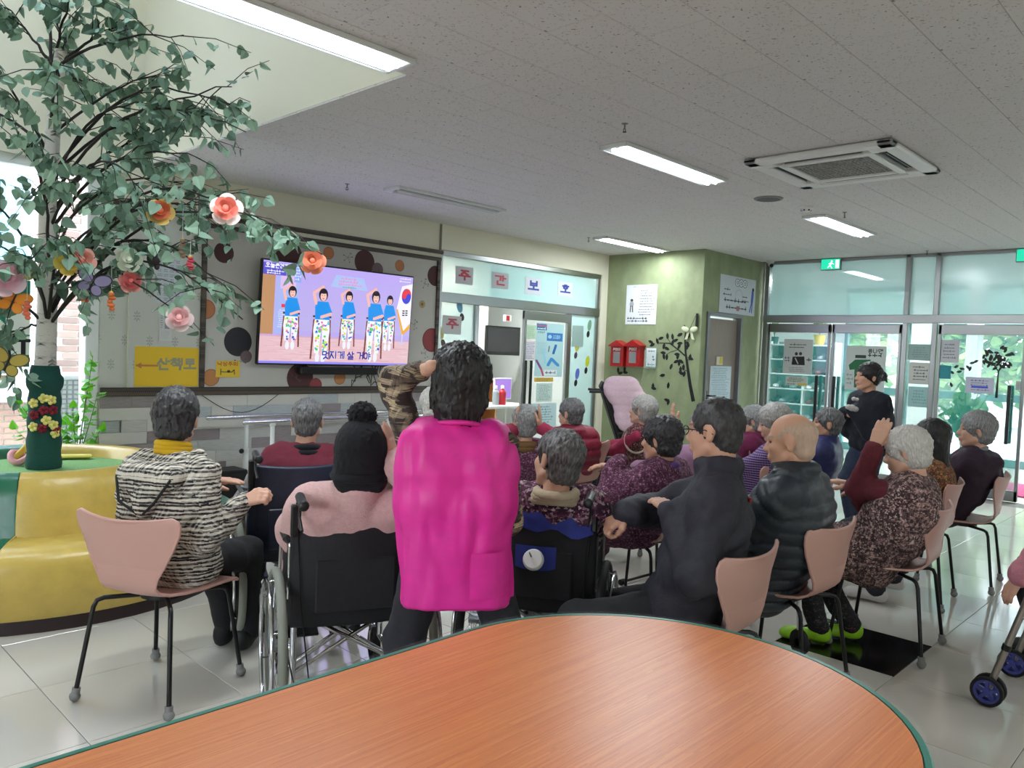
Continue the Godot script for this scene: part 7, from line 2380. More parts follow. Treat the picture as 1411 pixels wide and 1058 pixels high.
func chairs_and_wheels() -> void:
	var first := make_chair("pink shell chair holding the person in the striped black-and-white jacket")
	first.position = Vector3(1.33, 0, -3.255); first.rotation.y = face(62.6)
	var list := [
		[2.68, -1.55, -2, "pink shell chair holding the man in glasses and a navy jacket"], [3.45, -1.55, 2, "pink shell chair holding the bald man in the padded jacket"], [4.35, -1.38, -4, "pink shell chair holding the white-haired woman who lifts her hand"],
		[5.36, -1.58, -6, "pink shell chair holding the black-haired woman"], [6.05, -1.47, -6, "pink shell chair holding the person in the dark plum hooded coat"], [3.74, -2.54, -4, "pink shell chair holding the woman in the long purple coat"],
		[4.03, -3.98, 10, "pink shell chair holding the grey-haired woman with a brown collar"], [4.9, -4.05, 5, "pink shell chair holding the person in the crimson padded jacket"], [5.58, -3.92, -10, "pink shell chair holding the woman in the white-edged maroon vest"],
		[5.92, -2.58, -5, "pink shell chair holding the person in the blue padded jacket"], [3.4, -4.15, 5, "pink shell chair holding the white-haired person hidden behind the carer"], [4.55, -3.02, 0, "pink shell chair holding the woman in the lilac cardigan"], [5.05, -2.56, 0, "pink shell chair holding the woman in the purple striped top"], [6.22, -3.24, 0, "pink shell chair holding the woman in the magenta scarf"], [4.74, -0.42, 0, "pink shell chair holding the person in the pink knit sleeve"]]
	for q in list: copy(first, Vector3(q[0], 0, q[1]), face(q[2]), q[3])
	# ---- wheelchairs
	var navy := mottled("vinyl_navy", [hexc(0x1a2034), hexc(0x20273e)], Vector3.ONE * 3, 0.45, 0.02, 91, 1.5)
	var black := mottled("nylon_black", [hexc(0x131316), hexc(0x18181c)], Vector3.ONE * 4, 0.75, 0.02, 92, 1.5)
	var blue := mottled("nylon_blue", [hexc(0x1c2a78), hexc(0x223290)], Vector3.ONE * 3, 0.6, 0.02, 93, 1.5)
	var tyre_grey := mat("tyre_grey", hexc(0x7c8074), 0.7)
	wheelchair("navy wheelchair with a cup in its rear pocket", W2, 20, navy, mats.grey_metal, tyre_grey, {"top": 0.86})
	wheelchair("black wheelchair with chrome rims and grey tyres", W3, 24, black, mats.chrome, tyre_grey, {"top": 0.83})
	wheelchair("black wheelchair with a blue band and blue pocket flap", W6, 58, black, mats.grey_metal, mats.rubber, {"top": 0.83, "band": blue, "pocket": blue, "py": 0.68})
	cup(W2 + Vector3(0, 0.715, 0) - dirv(20) * 0.325, "white lidded cup with a straw in the navy wheelchair's pocket", -dirv(20))
	cup(W6 + Vector3(0, 0.635, 0) - dirv(58) * 0.33, "white lidded cup with a straw under the blue pocket flap", -dirv(58))
	# ---- rolling walker between the two men
	var rw := thing("rolling_walker", "white tube rolling walker between the man in glasses and the bald man", "walker", Vector3(3.78, 0, -1.93), face(30))
	for s in [-1.0, 1.0]:
		var m := MB.new()
		m.tube(PackedVector3Array([Vector3(s * 0.2, 0.09, -0.28), Vector3(s * 0.2, 0.5, -0.2), Vector3(s * 0.2, 0.8, -0.08), Vector3(s * 0.2, 0.86, 0.0), Vector3(s * 0.2, 0.85, 0.1), Vector3(s * 0.2, 0.78, 0.16), Vector3(s * 0.2, 0.4, 0.2), Vector3(s * 0.2, 0.09, 0.24)]), 0.0135, 10)
		part("side_tube", m, mats.white_paint, rw)
		for z in [-0.28, 0.24]:
			m = MB.new(); m.lathe(PackedVector2Array([Vector2(0.02, -0.014), Vector2(0.06, -0.016), Vector2(0.066, 0), Vector2(0.06, 0.016), Vector2(0.02, 0.014)]), 18, Transform3D(Basis(Vector3.BACK, PI / 2), Vector3(s * 0.2, 0.066, z))); part("wheel", m, mats.rubber, rw)
	var m := MB.new(); m.rod(Vector3(-0.2, 0.5, -0.2), Vector3(0.2, 0.5, -0.2), 0.012); m.rod(Vector3(-0.2, 0.42, 0.2), Vector3(0.2, 0.42, 0.2), 0.012); part("cross_tube", m, mats.white_paint, rw)
	m = MB.new(); m.box(Vector3(0, 0.5, 0), Vector3(0.36, 0.03, 0.22), Basis.IDENTITY, 0.01); m.box(Vector3(0, 0.38, -0.1), Vector3(0.34, 0.22, 0.12), Basis.IDENTITY, 0.02); part("seat_bag", m, mats.black_plastic, rw)
	# ---- walking frame at the edge of the view: front wheels at the two measured points
	var wf := thing("wheeled_walker", "grey aluminium walking frame with blue double wheels", "walker", Vector3(4.17, 0, -0.81))
	var alu := mat("aluminium", hexc(0x9a938a), 0.35, 0.8)
	var bluew := mat("wheel_blue", hexc(0x39408c), 0.5)
	for s in [-1.0, 1.0]:
		m = MB.new()
		m.tube(PackedVector3Array([Vector3(s * 0.24, 0.07, 0.0), Vector3(s * 0.24, 0.42, 0.1), Vector3(s * 0.235, 0.8, 0.2), Vector3(s * 0.235, 0.85, 0.24), Vector3(s * 0.235, 0.85, 0.4), Vector3(s * 0.24, 0.8, 0.44), Vector3(s * 0.26, 0.02, 0.56)]), 0.0145, 10)
		m.rod(Vector3(s * 0.24, 0.42, 0.1), Vector3(s * 0.25, 0.42, 0.5), 0.011)
		part("side_tube", m, alu, wf)
		m = MB.new(); m.rod(Vector3(s * 0.24, 0.26, 0.054), Vector3(s * 0.24, 0.285, 0.061), 0.0185, 12); part("clamp", m, mats.black_plastic, wf)
		m = MB.new(); m.rod(Vector3(s * 0.235, 0.852, 0.25), Vector3(s * 0.235, 0.852, 0.4), 0.02, 12); part("grip", m, mats.black_plastic, wf)
		for d in [-0.026, 0.026]:
			var w := Node3D.new(); w.name = "wheel"; wf.add_child(w, true); w.position = Vector3(s * 0.24 + d, 0.066, 0.0)
			var xb := Transform3D(Basis(Vector3.BACK, PI / 2), Vector3.ZERO)
			m = MB.new(); m.lathe(PackedVector2Array([Vector2(0.052, -0.011), Vector2(0.063, -0.011), Vector2(0.066, -0.006), Vector2(0.066, 0.006), Vector2(0.063, 0.011), Vector2(0.052, 0.011)]), 24, xb); part("tyre", m, mats.rubber, w)
			m = MB.new(); m.lathe(PackedVector2Array([Vector2(0.042, -0.009), Vector2(0.052, -0.009), Vector2(0.052, 0.009), Vector2(0.042, 0.009), Vector2(0.042, -0.009)]), 24, xb); m.lathe(PackedVector2Array([Vector2(0.001, -0.011), Vector2(0.016, -0.011), Vector2(0.016, 0.011), Vector2(0.001, 0.011)]), 14, xb)
			for k in 5: m.box(Vector3(0, cos(TAU * k / 5) * 0.03, sin(TAU * k / 5) * 0.03), Vector3(0.013, 0.034, 0.014), Basis(Vector3.RIGHT, TAU * k / 5))
			part("wheel_disc", m, bluew, w)
	m = MB.new(); m.rod(Vector3(-0.24, 0.42, 0.1), Vector3(0.24, 0.42, 0.1), 0.012); m.rod(Vector3(-0.236, 0.68, 0.168), Vector3(0.236, 0.68, 0.168), 0.012); part("cross_tube", m, alu, wf)
	# ---- cane lying under the purple coat's chair
	var a := px_y(856, 802, 0.02); var b := px_y(925, 783, 0.03)
	var cn := thing("walking_cane", "black walking cane lying on the floor under the purple coat's chair", "cane", a)
	var e := b - a
	m = MB.new(); m.tube(PackedVector3Array([Vector3.ZERO, e, e + e.normalized() * 0.35, e + e.normalized() * 0.38 + Vector3(0.04, 0, 0.03), e + e.normalized() * 0.33 + Vector3(0.08, 0, 0.07)]), 0.009, 8); part("shaft", m, mats.black_plastic, cn)
	m = MB.new(); m.rod(-e.normalized() * 0.01, e.normalized() * 0.03, 0.019, 10); part("rubber_tip", m, mats.rubber, cn)
	# ---- high-backed chair on wheels under a pink quilt, by the office glass
	var base := Vector3(6.62, 0, -4.55)
	var st := thing("reclining_wheelchair", "dark high-backed wheelchair standing by the post boxes", "wheelchair", base, face(140))
	m = MB.new()
	m.box(Vector3(0, 0.82, 0.28), Vector3(0.46, 0.8, 0.09), Basis(Vector3.RIGHT, 0.35), 0.04); part("backrest", m, black, st)
	m = MB.new(); m.box(Vector3(0, 0.45, 0), Vector3(0.46, 0.09, 0.46), Basis.IDENTITY, 0.03); part("seat", m, black, st)
	for s in [-1.0, 1.0]:
		m = MB.new(); var rr := PackedVector3Array()
		for k in 28: rr.append(Vector3(s * 0.29, 0.24 + cos(TAU * k / 28) * 0.22, 0.2 + sin(TAU * k / 28) * 0.22))
		m.tube(rr, 0.02, 8, -1, true); part("wheel", m, mats.rubber, st)
		m = MB.new(); m.tube(PackedVector3Array([Vector3(s * 0.26, 0.15, 0.2), Vector3(s * 0.26, 0.5, 0.2), Vector3(s * 0.26, 1.1, 0.42), Vector3(s * 0.26, 1.1, 0.55)]), 0.014, 8); m.tube(PackedVector3Array([Vector3(s * 0.26, 0.5, 0.22), Vector3(s * 0.26, 0.46, -0.25), Vector3(s * 0.22, 0.1, -0.45)]), 0.014, 8); m.tube(PackedVector3Array([Vector3(s * 0.27, 0.7, 0.25), Vector3(s * 0.27, 0.7, -0.15), Vector3(s * 0.27, 0.46, -0.2)]), 0.013, 8); part("side_frame", m, mats.black_metal, st)
		m = MB.new(); m.lathe(PackedVector2Array([Vector2(0.02, -0.012), Vector2(0.07, -0.014), Vector2(0.075, 0), Vector2(0.07, 0.014), Vector2(0.02, 0.012)]), 18, Transform3D(Basis(Vector3.BACK, PI / 2), Vector3(s * 0.24, 0.075, -0.3))); part("caster", m, mats.rubber, st)
	var q := arrays_mesh(results[piece.quilt])
	solo("pink_quilt", q, mottled("quilt_pink", [hexc(0xd8b4c0), hexc(0xe4c6d0)], Vector3.ONE * 4, 0.95, 0.03, 95, 2.0), "pale pink quilted blanket draped over the high-backed wheelchair", "blanket")

var W2 := Vector3(2.12, 0, -3.62)
var W3 := Vector3(1.83, 0, -2.69)
var W6 := Vector3(2.6, 0, -2.26)

func birch() -> void:
	var base := Vector3(1.43, 0.645, -5.3)
	var t := thing("birch_tree", "artificial white birch with dark branches standing in the round bench", "tree", base)
	var im := blank(256, 256, hexc(0xc8c5bd))
	var g := RandomNumberGenerator.new(); g.seed = 17
	for k in 220:
		var p := Vector2(g.randf() * 256, g.randf() * 256); i_line(im, p, p + Vector2(3 + g.randf() * 10, 0), 1, hexc(0x9a958c))
	for k in 12:
		var p := Vector2(g.randf() * 230 + 12, g.randf() * 240 + 8); i_poly(im, PackedVector2Array([p + Vector2(-22, 6), p + Vector2(0, -10), p + Vector2(22, 6), p + Vector2(0, 0)]), hexc(0x57524c))
	var bark := cloth_image("birch_bark", im, 2.2, 0.85)
	var m := MB.new()
	var tr := PackedVector3Array([Vector3.ZERO, Vector3(0.0, 0.6, 0.0), Vector3(0.01, 1.0, -0.01), Vector3(0.0, 1.5, 0.0), Vector3(0.02, 2.0, 0.0), Vector3(0.05, 2.5, 0.02)])
	m.tube(tr, 0.066, 14, 0.034); part("trunk", m, bark, t)
	# knitted green cover with crocheted flowers
	var sl := thing("knitted_sleeve", "dark green knitted sleeve wrapped round the birch trunk", "trunk sleeve", base)
	m = MB.new(); var pr := PackedVector2Array()
	for k in 25:
		var y := k / 24.0 * 0.62
		pr.append(Vector2(0.083 + 0.012 * (1.0 - k / 24.0) + 0.004 * sin(k * 1.3) + (0.012 if k > 18 and k < 22 else 0.0) - (0.01 if k == 24 else 0.0), y + 0.003))
	m.lathe(pr, 24); part("knit_tube", m, mottled("knit_green", [hexc(0x0a3d34), hexc(0x145046)], Vector3(18, 6, 18), 0.95, 0.03, 97, 4.0), sl)
	var toC := (Vector3(EYE.x, 0, EYE.z) - Vector3(base.x, 0, base.z)).normalized(); var toR := Vector3(-toC.z, 0, toC.x) * -1.0
	var spots := [[-0.6, 0.4, 1], [-0.05, 0.43, 1], [0.35, 0.42, 1], [-0.55, 0.33, 0], [-0.05, 0.36, 0], [0.45, 0.36, 0], [0.1, 0.3, 1], [-0.6, 0.26, 1], [-0.1, 0.25, 0], [0.5, 0.27, 1], [0.6, 0.22, 1], [0.7, 0.24, 0]]
	for q in spots:
		var d := (toC * cos(q[0]) + toR * sin(q[0]))
		var o := thing("crochet_flower", "yellow crocheted flower on the green knitted sleeve" if q[2] else "crimson crocheted flower on the green knitted sleeve", "flower", base + d * 0.092 + Vector3(0, q[1], 0), 0, "crocheted flowers on the sleeve")
		var sd := Vector3(-d.z, 0, d.x)
		m = MB.new()
		for k in 5: m.ball((sd * cos(TAU * k / 5) + Vector3.UP * sin(TAU * k / 5)) * 0.017 + d * 0.008, Vector3.ONE * 0.0135, 7, 5)
		part("petals", m, mat("cro%d" % q[2], hexc(0xd8cf7a) if q[2] else hexc(0x7a1a2c), 0.95), o)
		m = MB.new(); m.ball(d * 0.014, Vector3.ONE * 0.009, 7, 5); part("centre", m, mat("croc%d" % q[2], hexc(0xc8b84a) if q[2] else hexc(0x5c1020), 0.95), o)
	# ---- branches: tips measured on the photograph, distance by the tree's own spread
	var tips := [[330, 150, 4.3], [322, 118, 4.5], [340, 185, 4.2], [255, 50, 4.5], [180, 30, 4.7], [105, -30, 4.6], [60, -60, 4.9], [5, 10, 4.6], [-30, 60, 4.4], [440, 352, 4.05], [385, 320, 4.1], [345, 300, 4.0], [300, 290, 4.6], [318, 395, 4.2], [335, 440, 4.1], [270, 260, 5.2], [240, 430, 4.2], [215, 310, 5.3], [160, 330, 4.3], [-20, 330, 4.2], [-60, 250, 4.5], [-40, 420, 4.4], [10, 470, 4.6], [120, 395, 4.4], [190, 250, 4.1], [80, 90, 4.1], [20, 180, 4.2], [140, 120, 5.3], [250, 190, 4.9], [200, 140, 4.4], [-90, 140, 5.0], [150, 270, 5.4], [280, 220, 4.5], [100, 60, 5.2], [230, 100, 5.0], [60, 250, 4.0], [30, 360, 4.1], [90, 330, 4.0]]
	var dark := mat("branch_dark", hexc(0x2c2724), 0.85)
	var leaves := []
	for q in tips:
		var tip := px(q[0], q[1], q[2]) - base
		var hgt := clampf(tip.y - 0.1 - g.randf() * 0.5, 0.85, 2.4)
		var st := Vector3(0.01, hgt, 0)
		var lift: float = 0.28 * Vector2(tip.x, tip.z).length() * (1.0 if tip.y < 2.2 else 0.4)
		var pts := PackedVector3Array()
		for i in 11:
			var u := i / 10.0
			pts.append(st.lerp(tip, u) + Vector3(0, lift * sin(u * PI) * (1.0 - 0.3 * u), 0) + Vector3(g.randf_range(-1, 1), g.randf_range(-1, 1), g.randf_range(-1, 1)) * 0.02 * u)
		m = MB.new(); m.tube(pts, 0.0105, 6, 0.003)
		var twigs := MB.new()
		var br := part("branch", m, dark, t)
		for k in 9:
			var u := 0.3 + 0.7 * g.randf()
			var i := mini(9, int(u * 10))
			var p := pts[i].lerp(pts[i + 1], u * 10 - i)
			var d := (pts[i + 1] - pts[i]).normalized()
			var dv := (d + Vector3(g.randfn(), g.randfn() * 0.6 - 0.15, g.randfn()) * 0.55).normalized()
			var l := 0.14 + g.randf() * 0.3
			var tw := PackedVector3Array([p, p + dv * l * 0.5 + Vector3(0, 0.015, 0), p + dv * l + Vector3(0, -0.03, 0)])
			twigs.tube(tw, 0.0035, 4, 0.0015)
			for j in 6:
				var lp := tw[0].lerp(tw[2], 0.2 + 0.8 * (j + g.randf()) / 6.0)
				leaves.append([lp, g.randf() * TAU, g.randf_range(1.6, 3.1), 0.75 + g.randf() * 0.55])
		part("twigs", twigs, dark, br).set_meta("kind", "stuff")
	var lm := leaf_mesh(0.03, 0.064, 0.3)
	var tones := []
	for k in 4:
		var c := mat("birch_leaf%d" % k, [hexc(0x6d8a78), hexc(0x7c9a87), hexc(0x5b7866), hexc(0x8dab96)][k], 0.7)
		c.backlight_enabled = true; c.backlight = Color(0.22, 0.32, 0.22)
		tones.append(c)
	leaves.sort_custom(func(a, b): return (a[0] + base - EYE).dot(FW) < (b[0] + base - EYE).dot(FW))
	var seen := 0
	var over := []
	for q in leaves:
		var b: Basis = Basis(Vector3.UP, q[1]) * Basis(Vector3.RIGHT, q[2]) * Basis(Vector3.UP, q[1] * 3.0) * q[3]
		var xf := Transform3D(b, q[0])
		if seen < 300 and in_view(q[0] + base, 0.0) > 0.0:
			part("leaf", lm, tones[seen % 4], t).transform = xf
			seen += 1
		else: over.append(xf)
	var mm := MultiMesh.new(); mm.transform_format = MultiMesh.TRANSFORM_3D; mm.use_colors = true; mm.mesh = lm; mm.instance_count = over.size()
	for i in over.size():
		mm.set_instance_transform(i, over[i])
		mm.set_instance_color(i, [hexc(0x6d8a78), hexc(0x7c9a87), hexc(0x5b7866), hexc(0x8dab96)][i % 4].srgb_to_linear())
	var mi := MultiMeshInstance3D.new(); mi.name = "foliage"; mi.multimesh = mm
	var fm := mat("birch_leaf_mix", Color.WHITE, 0.7); fm.vertex_color_use_as_albedo = true; fm.backlight_enabled = true; fm.backlight = Color(0.22, 0.32, 0.22)
	mi.material_override = fm; mi.set_meta("kind", "stuff"); t.add_child(mi, true)
	# ---- paper flowers
	var roses := [[312, 288, 4.0, 0.085, 0xe58878, 0xe8d8d0, "large coral paper rose with white lower petals"], [221, 291, 4.2, 0.075, 0xd9794f, 0xd8b86a, "orange paper rose with yellow petals"], [431, 360, 4.05, 0.07, 0xe2896a, 0xe2896a, "peach paper rose at a branch tip in front of the television"], [247, 438, 4.2, 0.075, 0xdcaaaa, 0xd8c4c0, "pale pink paper rose beside the yellow sign"], [178, 358, 4.3, 0.07, 0xd2d8c4, 0xc2ccb4, "white paper rose with greenish petals"], [180, 388, 4.35, 0.065, 0xcf6a66, 0xd08a80, "red paper rose under the white one"], [95, 361, 4.2, 0.075, 0xd6c04e, 0xcfbb5a, "yellow paper rose on the trunk side"], [113, 358, 4.22, 0.075, 0xe09a88, 0xe4a898, "salmon paper rose touching the yellow one"], [8, 383, 4.1, 0.1, 0xd9a9b4, 0xd8c0c6, "large pink paper rose at the outer twigs"], [34, 372, 4.3, 0.06, 0xd9cf84, 0xd2c878, "small cream yellow paper rose"]]
	for q in roses: rose(px(q[0], q[1], q[2]), q[3], hexc(q[4]), hexc(q[5]), q[6])
	for q in [[127, 390, 4.25, 0.085, 0x7d7592, 0x2c2833, "grey violet paper butterfly with dark outlines"], [18, 415, 4.2, 0.08, 0xd98a2c, 0xc87a24, "orange paper butterfly near the exit board"], [10, 500, 4.2, 0.09, 0x9c8a3c, 0x4a4426, "olive paper butterfly on a low branch"]]:
		butterfly(px(q[0], q[1], q[2]), q[3], hexc(q[4]), hexc(q[5]), q[6])
	for q in [[153, 418, 4.3, 0xd2703a, 0.1, "orange beaded charm hanging on a thread"], [117, 412, 4.3, 0xc8602c, 0.09, "red and yellow charm hanging beside the trunk"], [262, 365, 4.2, 0xb8404c, 0.07, "red bell charm hanging on a white thread"], [251, 345, 4.3, 0x8a7460, 0.1, "brown charm hanging on a white thread"], [215, 355, 4.4, 0x2a2024, 0.16, "black floral fan hanging in the leaves"], [37, 430, 4.2, 0xd06a4c, 0.1, "orange paper charm hanging by the trunk"]]:
		charm(px(q[0], q[1], q[2]), hexc(q[3]), q[4], q[5])
	# ---- exit board on the window and green plant by it
	var ex := blank(256, 512, hexc(0x17735c))
	i_oval(ex, Vector2(150, 60), Vector2(28, 28), hexc(0xd8dcd4)); i_line(ex, Vector2(150, 100), Vector2(110, 210), 40, hexc(0xd8dcd4)); i_line(ex, Vector2(110, 210), Vector2(170, 300), 30, hexc(0xd8dcd4)); i_line(ex, Vector2(110, 210), Vector2(30, 260), 30, hexc(0xd8dcd4)); i_line(ex, Vector2(150, 110), Vector2(220, 160), 24, hexc(0xd8dcd4)); ex.fill_rect(Rect2i(170, 180, 86, 140), hexc(0xd8dcd4))
	ex.fill_rect(Rect2i(0, 330, 256, 110), hexc(0xd8dcd4))
	var eb := sheet_box("exit_board", "z", TVZ - 0.05, px_z(-60, 378, TVZ) , px_z(43, 506, TVZ), picture("exitboard", ex, 0.5), "green and white exit board on the window behind the birch", "sign")
	var tm := TextMesh.new(); tm.text = "EXIT"; tm.font_size = 48; tm.pixel_size = 0.0042; tm.depth = 0.002
	var sf := SystemFont.new(); sf.font_names = PackedStringArray(["Droid Sans"]); sf.font_weight = 700; tm.font = sf
	part("lettering", tm, mats.black_plastic, eb).position = Vector3(0.03, -0.19, 0.004)
	for k in 2:
		var im5 := blank(256, 40, hexc([0xc9ccd6, 0xd6c9a8][k])); i_text(im5, "주의", Vector2(180, 6), 28, 4, hexc([0x6a6fa0, 0xb08430][k])); i_rows(im5, Rect2(10, 4, 150, 32), 1, 7, hexc([0x6a6fa0, 0xb08430][k]), k)
		sheet_box("window_strip", "z", TVZ - 0.05, px_z(-30, [508, 517][k], TVZ), px_z(24, [515.5, 525][k], TVZ), picture("strip%d" % k, im5), ["white lettered strip under the exit board", "orange lettered strip under the exit board"][k], "sign", "strips under the exit board")
	vine()

func rose(at: Vector3, r: float, c0: Color, c1: Color, label: String) -> void:
	var to := (EYE - at).normalized()
	var o := thing("paper_rose", label, "paper flower", at, 0, "paper roses on the birch")
	var g := RandomNumberGenerator.new(); g.seed = int(at.x * 1000) + int(at.y * 777)
	var up := (Vector3.UP - to * to.y).normalized().rotated(to, g.randf_range(-0.6, 0.6)); to = (to + up * 0.25).normalized(); var x := up.cross(to).normalized(); up = to.cross(x)
	var b := Basis(x, up, to)
	for ring in 3:
		var n: int = [4, 5, 5][ring]
		for k in n:
			var a := TAU * k / n + ring * 0.5
			var rr: float = r * [0.42, 0.72, 1.0][ring]; var open: float = [0.25, 0.65, 1.05][ring]
			var rows := []
			for i in 5:
				var t := i / 4.0; var row := PackedVector3Array()
				for j in 7:
					var u := j / 3.0 - 1.0; var aw: float = a + u * [0.95, 0.8, 0.72][ring] * (1.0 - 0.25 * t * t)
					var rad := rr * (0.2 + 0.8 * pow(t, 0.8)) * (1.0 - 0.1 * u * u * t)
					var z := r * (0.75 * t * cos(open) - 0.28 * ring * 0.6) + (-0.12 * r * t * t * t * open)
					row.append(b * Vector3(cos(aw) * rad, sin(aw) * rad, z - 0.1 * r * u * u))
				rows.append(row)
			var m := MB.new(); m.sheet(rows)
			part("petal", m, mat("rose%x" % (c1.to_rgba32() if ring == 2 else c0.to_rgba32()), c1 if ring == 2 and k % 2 == 0 else c0, 0.85), o)
	var m := MB.new(); m.ball(b * Vector3(0, 0, r * 0.25), Vector3.ONE * r * 0.24, 8, 6); part("bud", m, mat("rosebud%x" % c0.to_rgba32(), c0, 0.85), o)

func butterfly(at: Vector3, r: float, c0: Color, c1: Color, label: String) -> void:
	var to := (EYE - at).normalized()
	var o := thing("paper_butterfly", label, "paper butterfly", at, 0, "paper butterflies on the birch")
	var x := Vector3.UP.cross(to).normalized(); var b := Basis(x, to.cross(x), to) * Basis(Vector3.BACK, -0.35)
	for s in [-1.0, 1.0]:
		for e in [[0.55, 0.35, 0.6, 0.4, 0.5], [0.4, -0.35, 0.4, 0.34, -0.6]]:
			for lay in 2:
				var pl := PackedVector2Array()
				for k in 18:
					var a := TAU * k / 18
					var q := Vector2(cos(a) * e[2] * r, sin(a) * e[3] * r) * (1.0 if lay == 0 else 0.84)
					pl.append(q.rotated(e[4]) + Vector2(e[0], e[1]) * r)
				var m := MB.new(); m.slab(pl, 0.002, Transform3D(b * Basis(Vector3.UP, -s * 0.35) * Basis.from_scale(Vector3(s, 1, 1)), b * Vector3(0, 0, 0.0 if lay == 0 else 0.0016)))
				part("wing" if lay else "wing_edge", m, mat("bf%x" % (c1 if lay == 0 else c0).to_rgba32(), c1 if lay == 0 else c0, 0.8), o)
	var m := MB.new(); m.tube(PackedVector3Array([b * Vector3(0, -0.5, 0.05) * r, b * Vector3(0, 0.5, 0.05) * r]), 0.006, 6, 0.004); m.rod(b * Vector3(0, 0.5, 0.05) * r, b * Vector3(0.2, 0.8, 0.1) * r, 0.0015, 4); m.rod(b * Vector3(0, 0.5, 0.05) * r, b * Vector3(-0.2, 0.8, 0.1) * r, 0.0015, 4)
	part("body", m, mats.black_plastic, o)

func charm(at: Vector3, c: Color, h: float, label: String) -> void:
	var o := thing("hanging_charm", label, "charm", at, 0, "charms hanging on the birch")
	var m := MB.new(); m.rod(Vector3(0, h * 0.5, 0), Vector3(0, h * 0.5 + 0.18, 0), 0.0012, 4); part("thread", m, mats.white_paint, o)
	m = MB.new()
	for k in 5: m.ball(Vector3(0.006 * sin(k * 2.0), h * 0.5 - h * k / 5.0, 0.005 * cos(k * 2.0)), Vector3(0.016 + 0.006 * (k % 2), h * 0.13, 0.014), 8, 5)
	part("beads", m, mat("charm%x" % c.to_rgba32(), c, 0.6), o)
	m = MB.new(); m.ball(Vector3(0, h * 0.5 + 0.008, 0), Vector3(0.012, 0.01, 0.012), 7, 5); part("knot", m, mat("knot", hexc(0xd8c060), 0.7), o)

func vine() -> void:
	var at := Vector3(1.92, 0.0, -6.3)
	var o := thing("climbing_plant", "bright green climbing plant in a pot at the window frame", "plant", at)
	var m := MB.new(); m.lathe(PackedVector2Array([Vector2(0.001, 0), Vector2(0.1, 0), Vector2(0.14, 0.3), Vector2(0.15, 0.3), Vector2(0.15, 0.27)]), 18); m.lathe(PackedVector2Array([Vector2(0.14, 0.26), Vector2(0.001, 0.27)]), 18); part("pot", m, mat("terracotta", hexc(0x8a5a40), 0.8), o)
	var g := RandomNumberGenerator.new(); g.seed = 55
	var lm := leaf_mesh(0.032, 0.06, 0.25)
	var gm := mat("vine_leaf", hexc(0x4f9a2a), 0.5); gm.backlight_enabled = true; gm.backlight = Color(0.35, 0.6, 0.08)
	var stem := mat("vine_stem", hexc(0x5a6a34), 0.7)
	for q in [[128, 490], [135, 540], [122, 520], [118, 575], [100, 560], [90, 580], [108, 600], [85, 600], [30, 560], [20, 590], [12, 545], [138, 590], [95, 620], [125, 610]]:
		var tip := px_z(q[0], q[1], -6.3 + g.randf_range(-0.12, 0.12)) - at
		var pts := PackedVector3Array([Vector3(0, 0.26, 0), Vector3(tip.x * 0.25, tip.y * 0.5 + 0.1, tip.z * 0.3), Vector3(tip.x * 0.75, tip.y * 0.85, tip.z * 0.8), tip])
		m = MB.new(); m.tube(pts, 0.005, 5, 0.002); part("stem", m, stem, o)
		for k in 9:
			var u := 1.0 - 0.07 * k - 0.02
			var p := pts[2].lerp(pts[3], clampf((u - 0.6) / 0.4, 0, 1)) if u > 0.6 else pts[1].lerp(pts[2], u / 0.6)
			part("leaf", lm, gm, o).transform = Transform3D(Basis(Vector3.UP, g.randf() * TAU) * Basis(Vector3.RIGHT, g.randf_range(0.3, 2.0)) * (0.8 + g.randf() * 0.6), p)

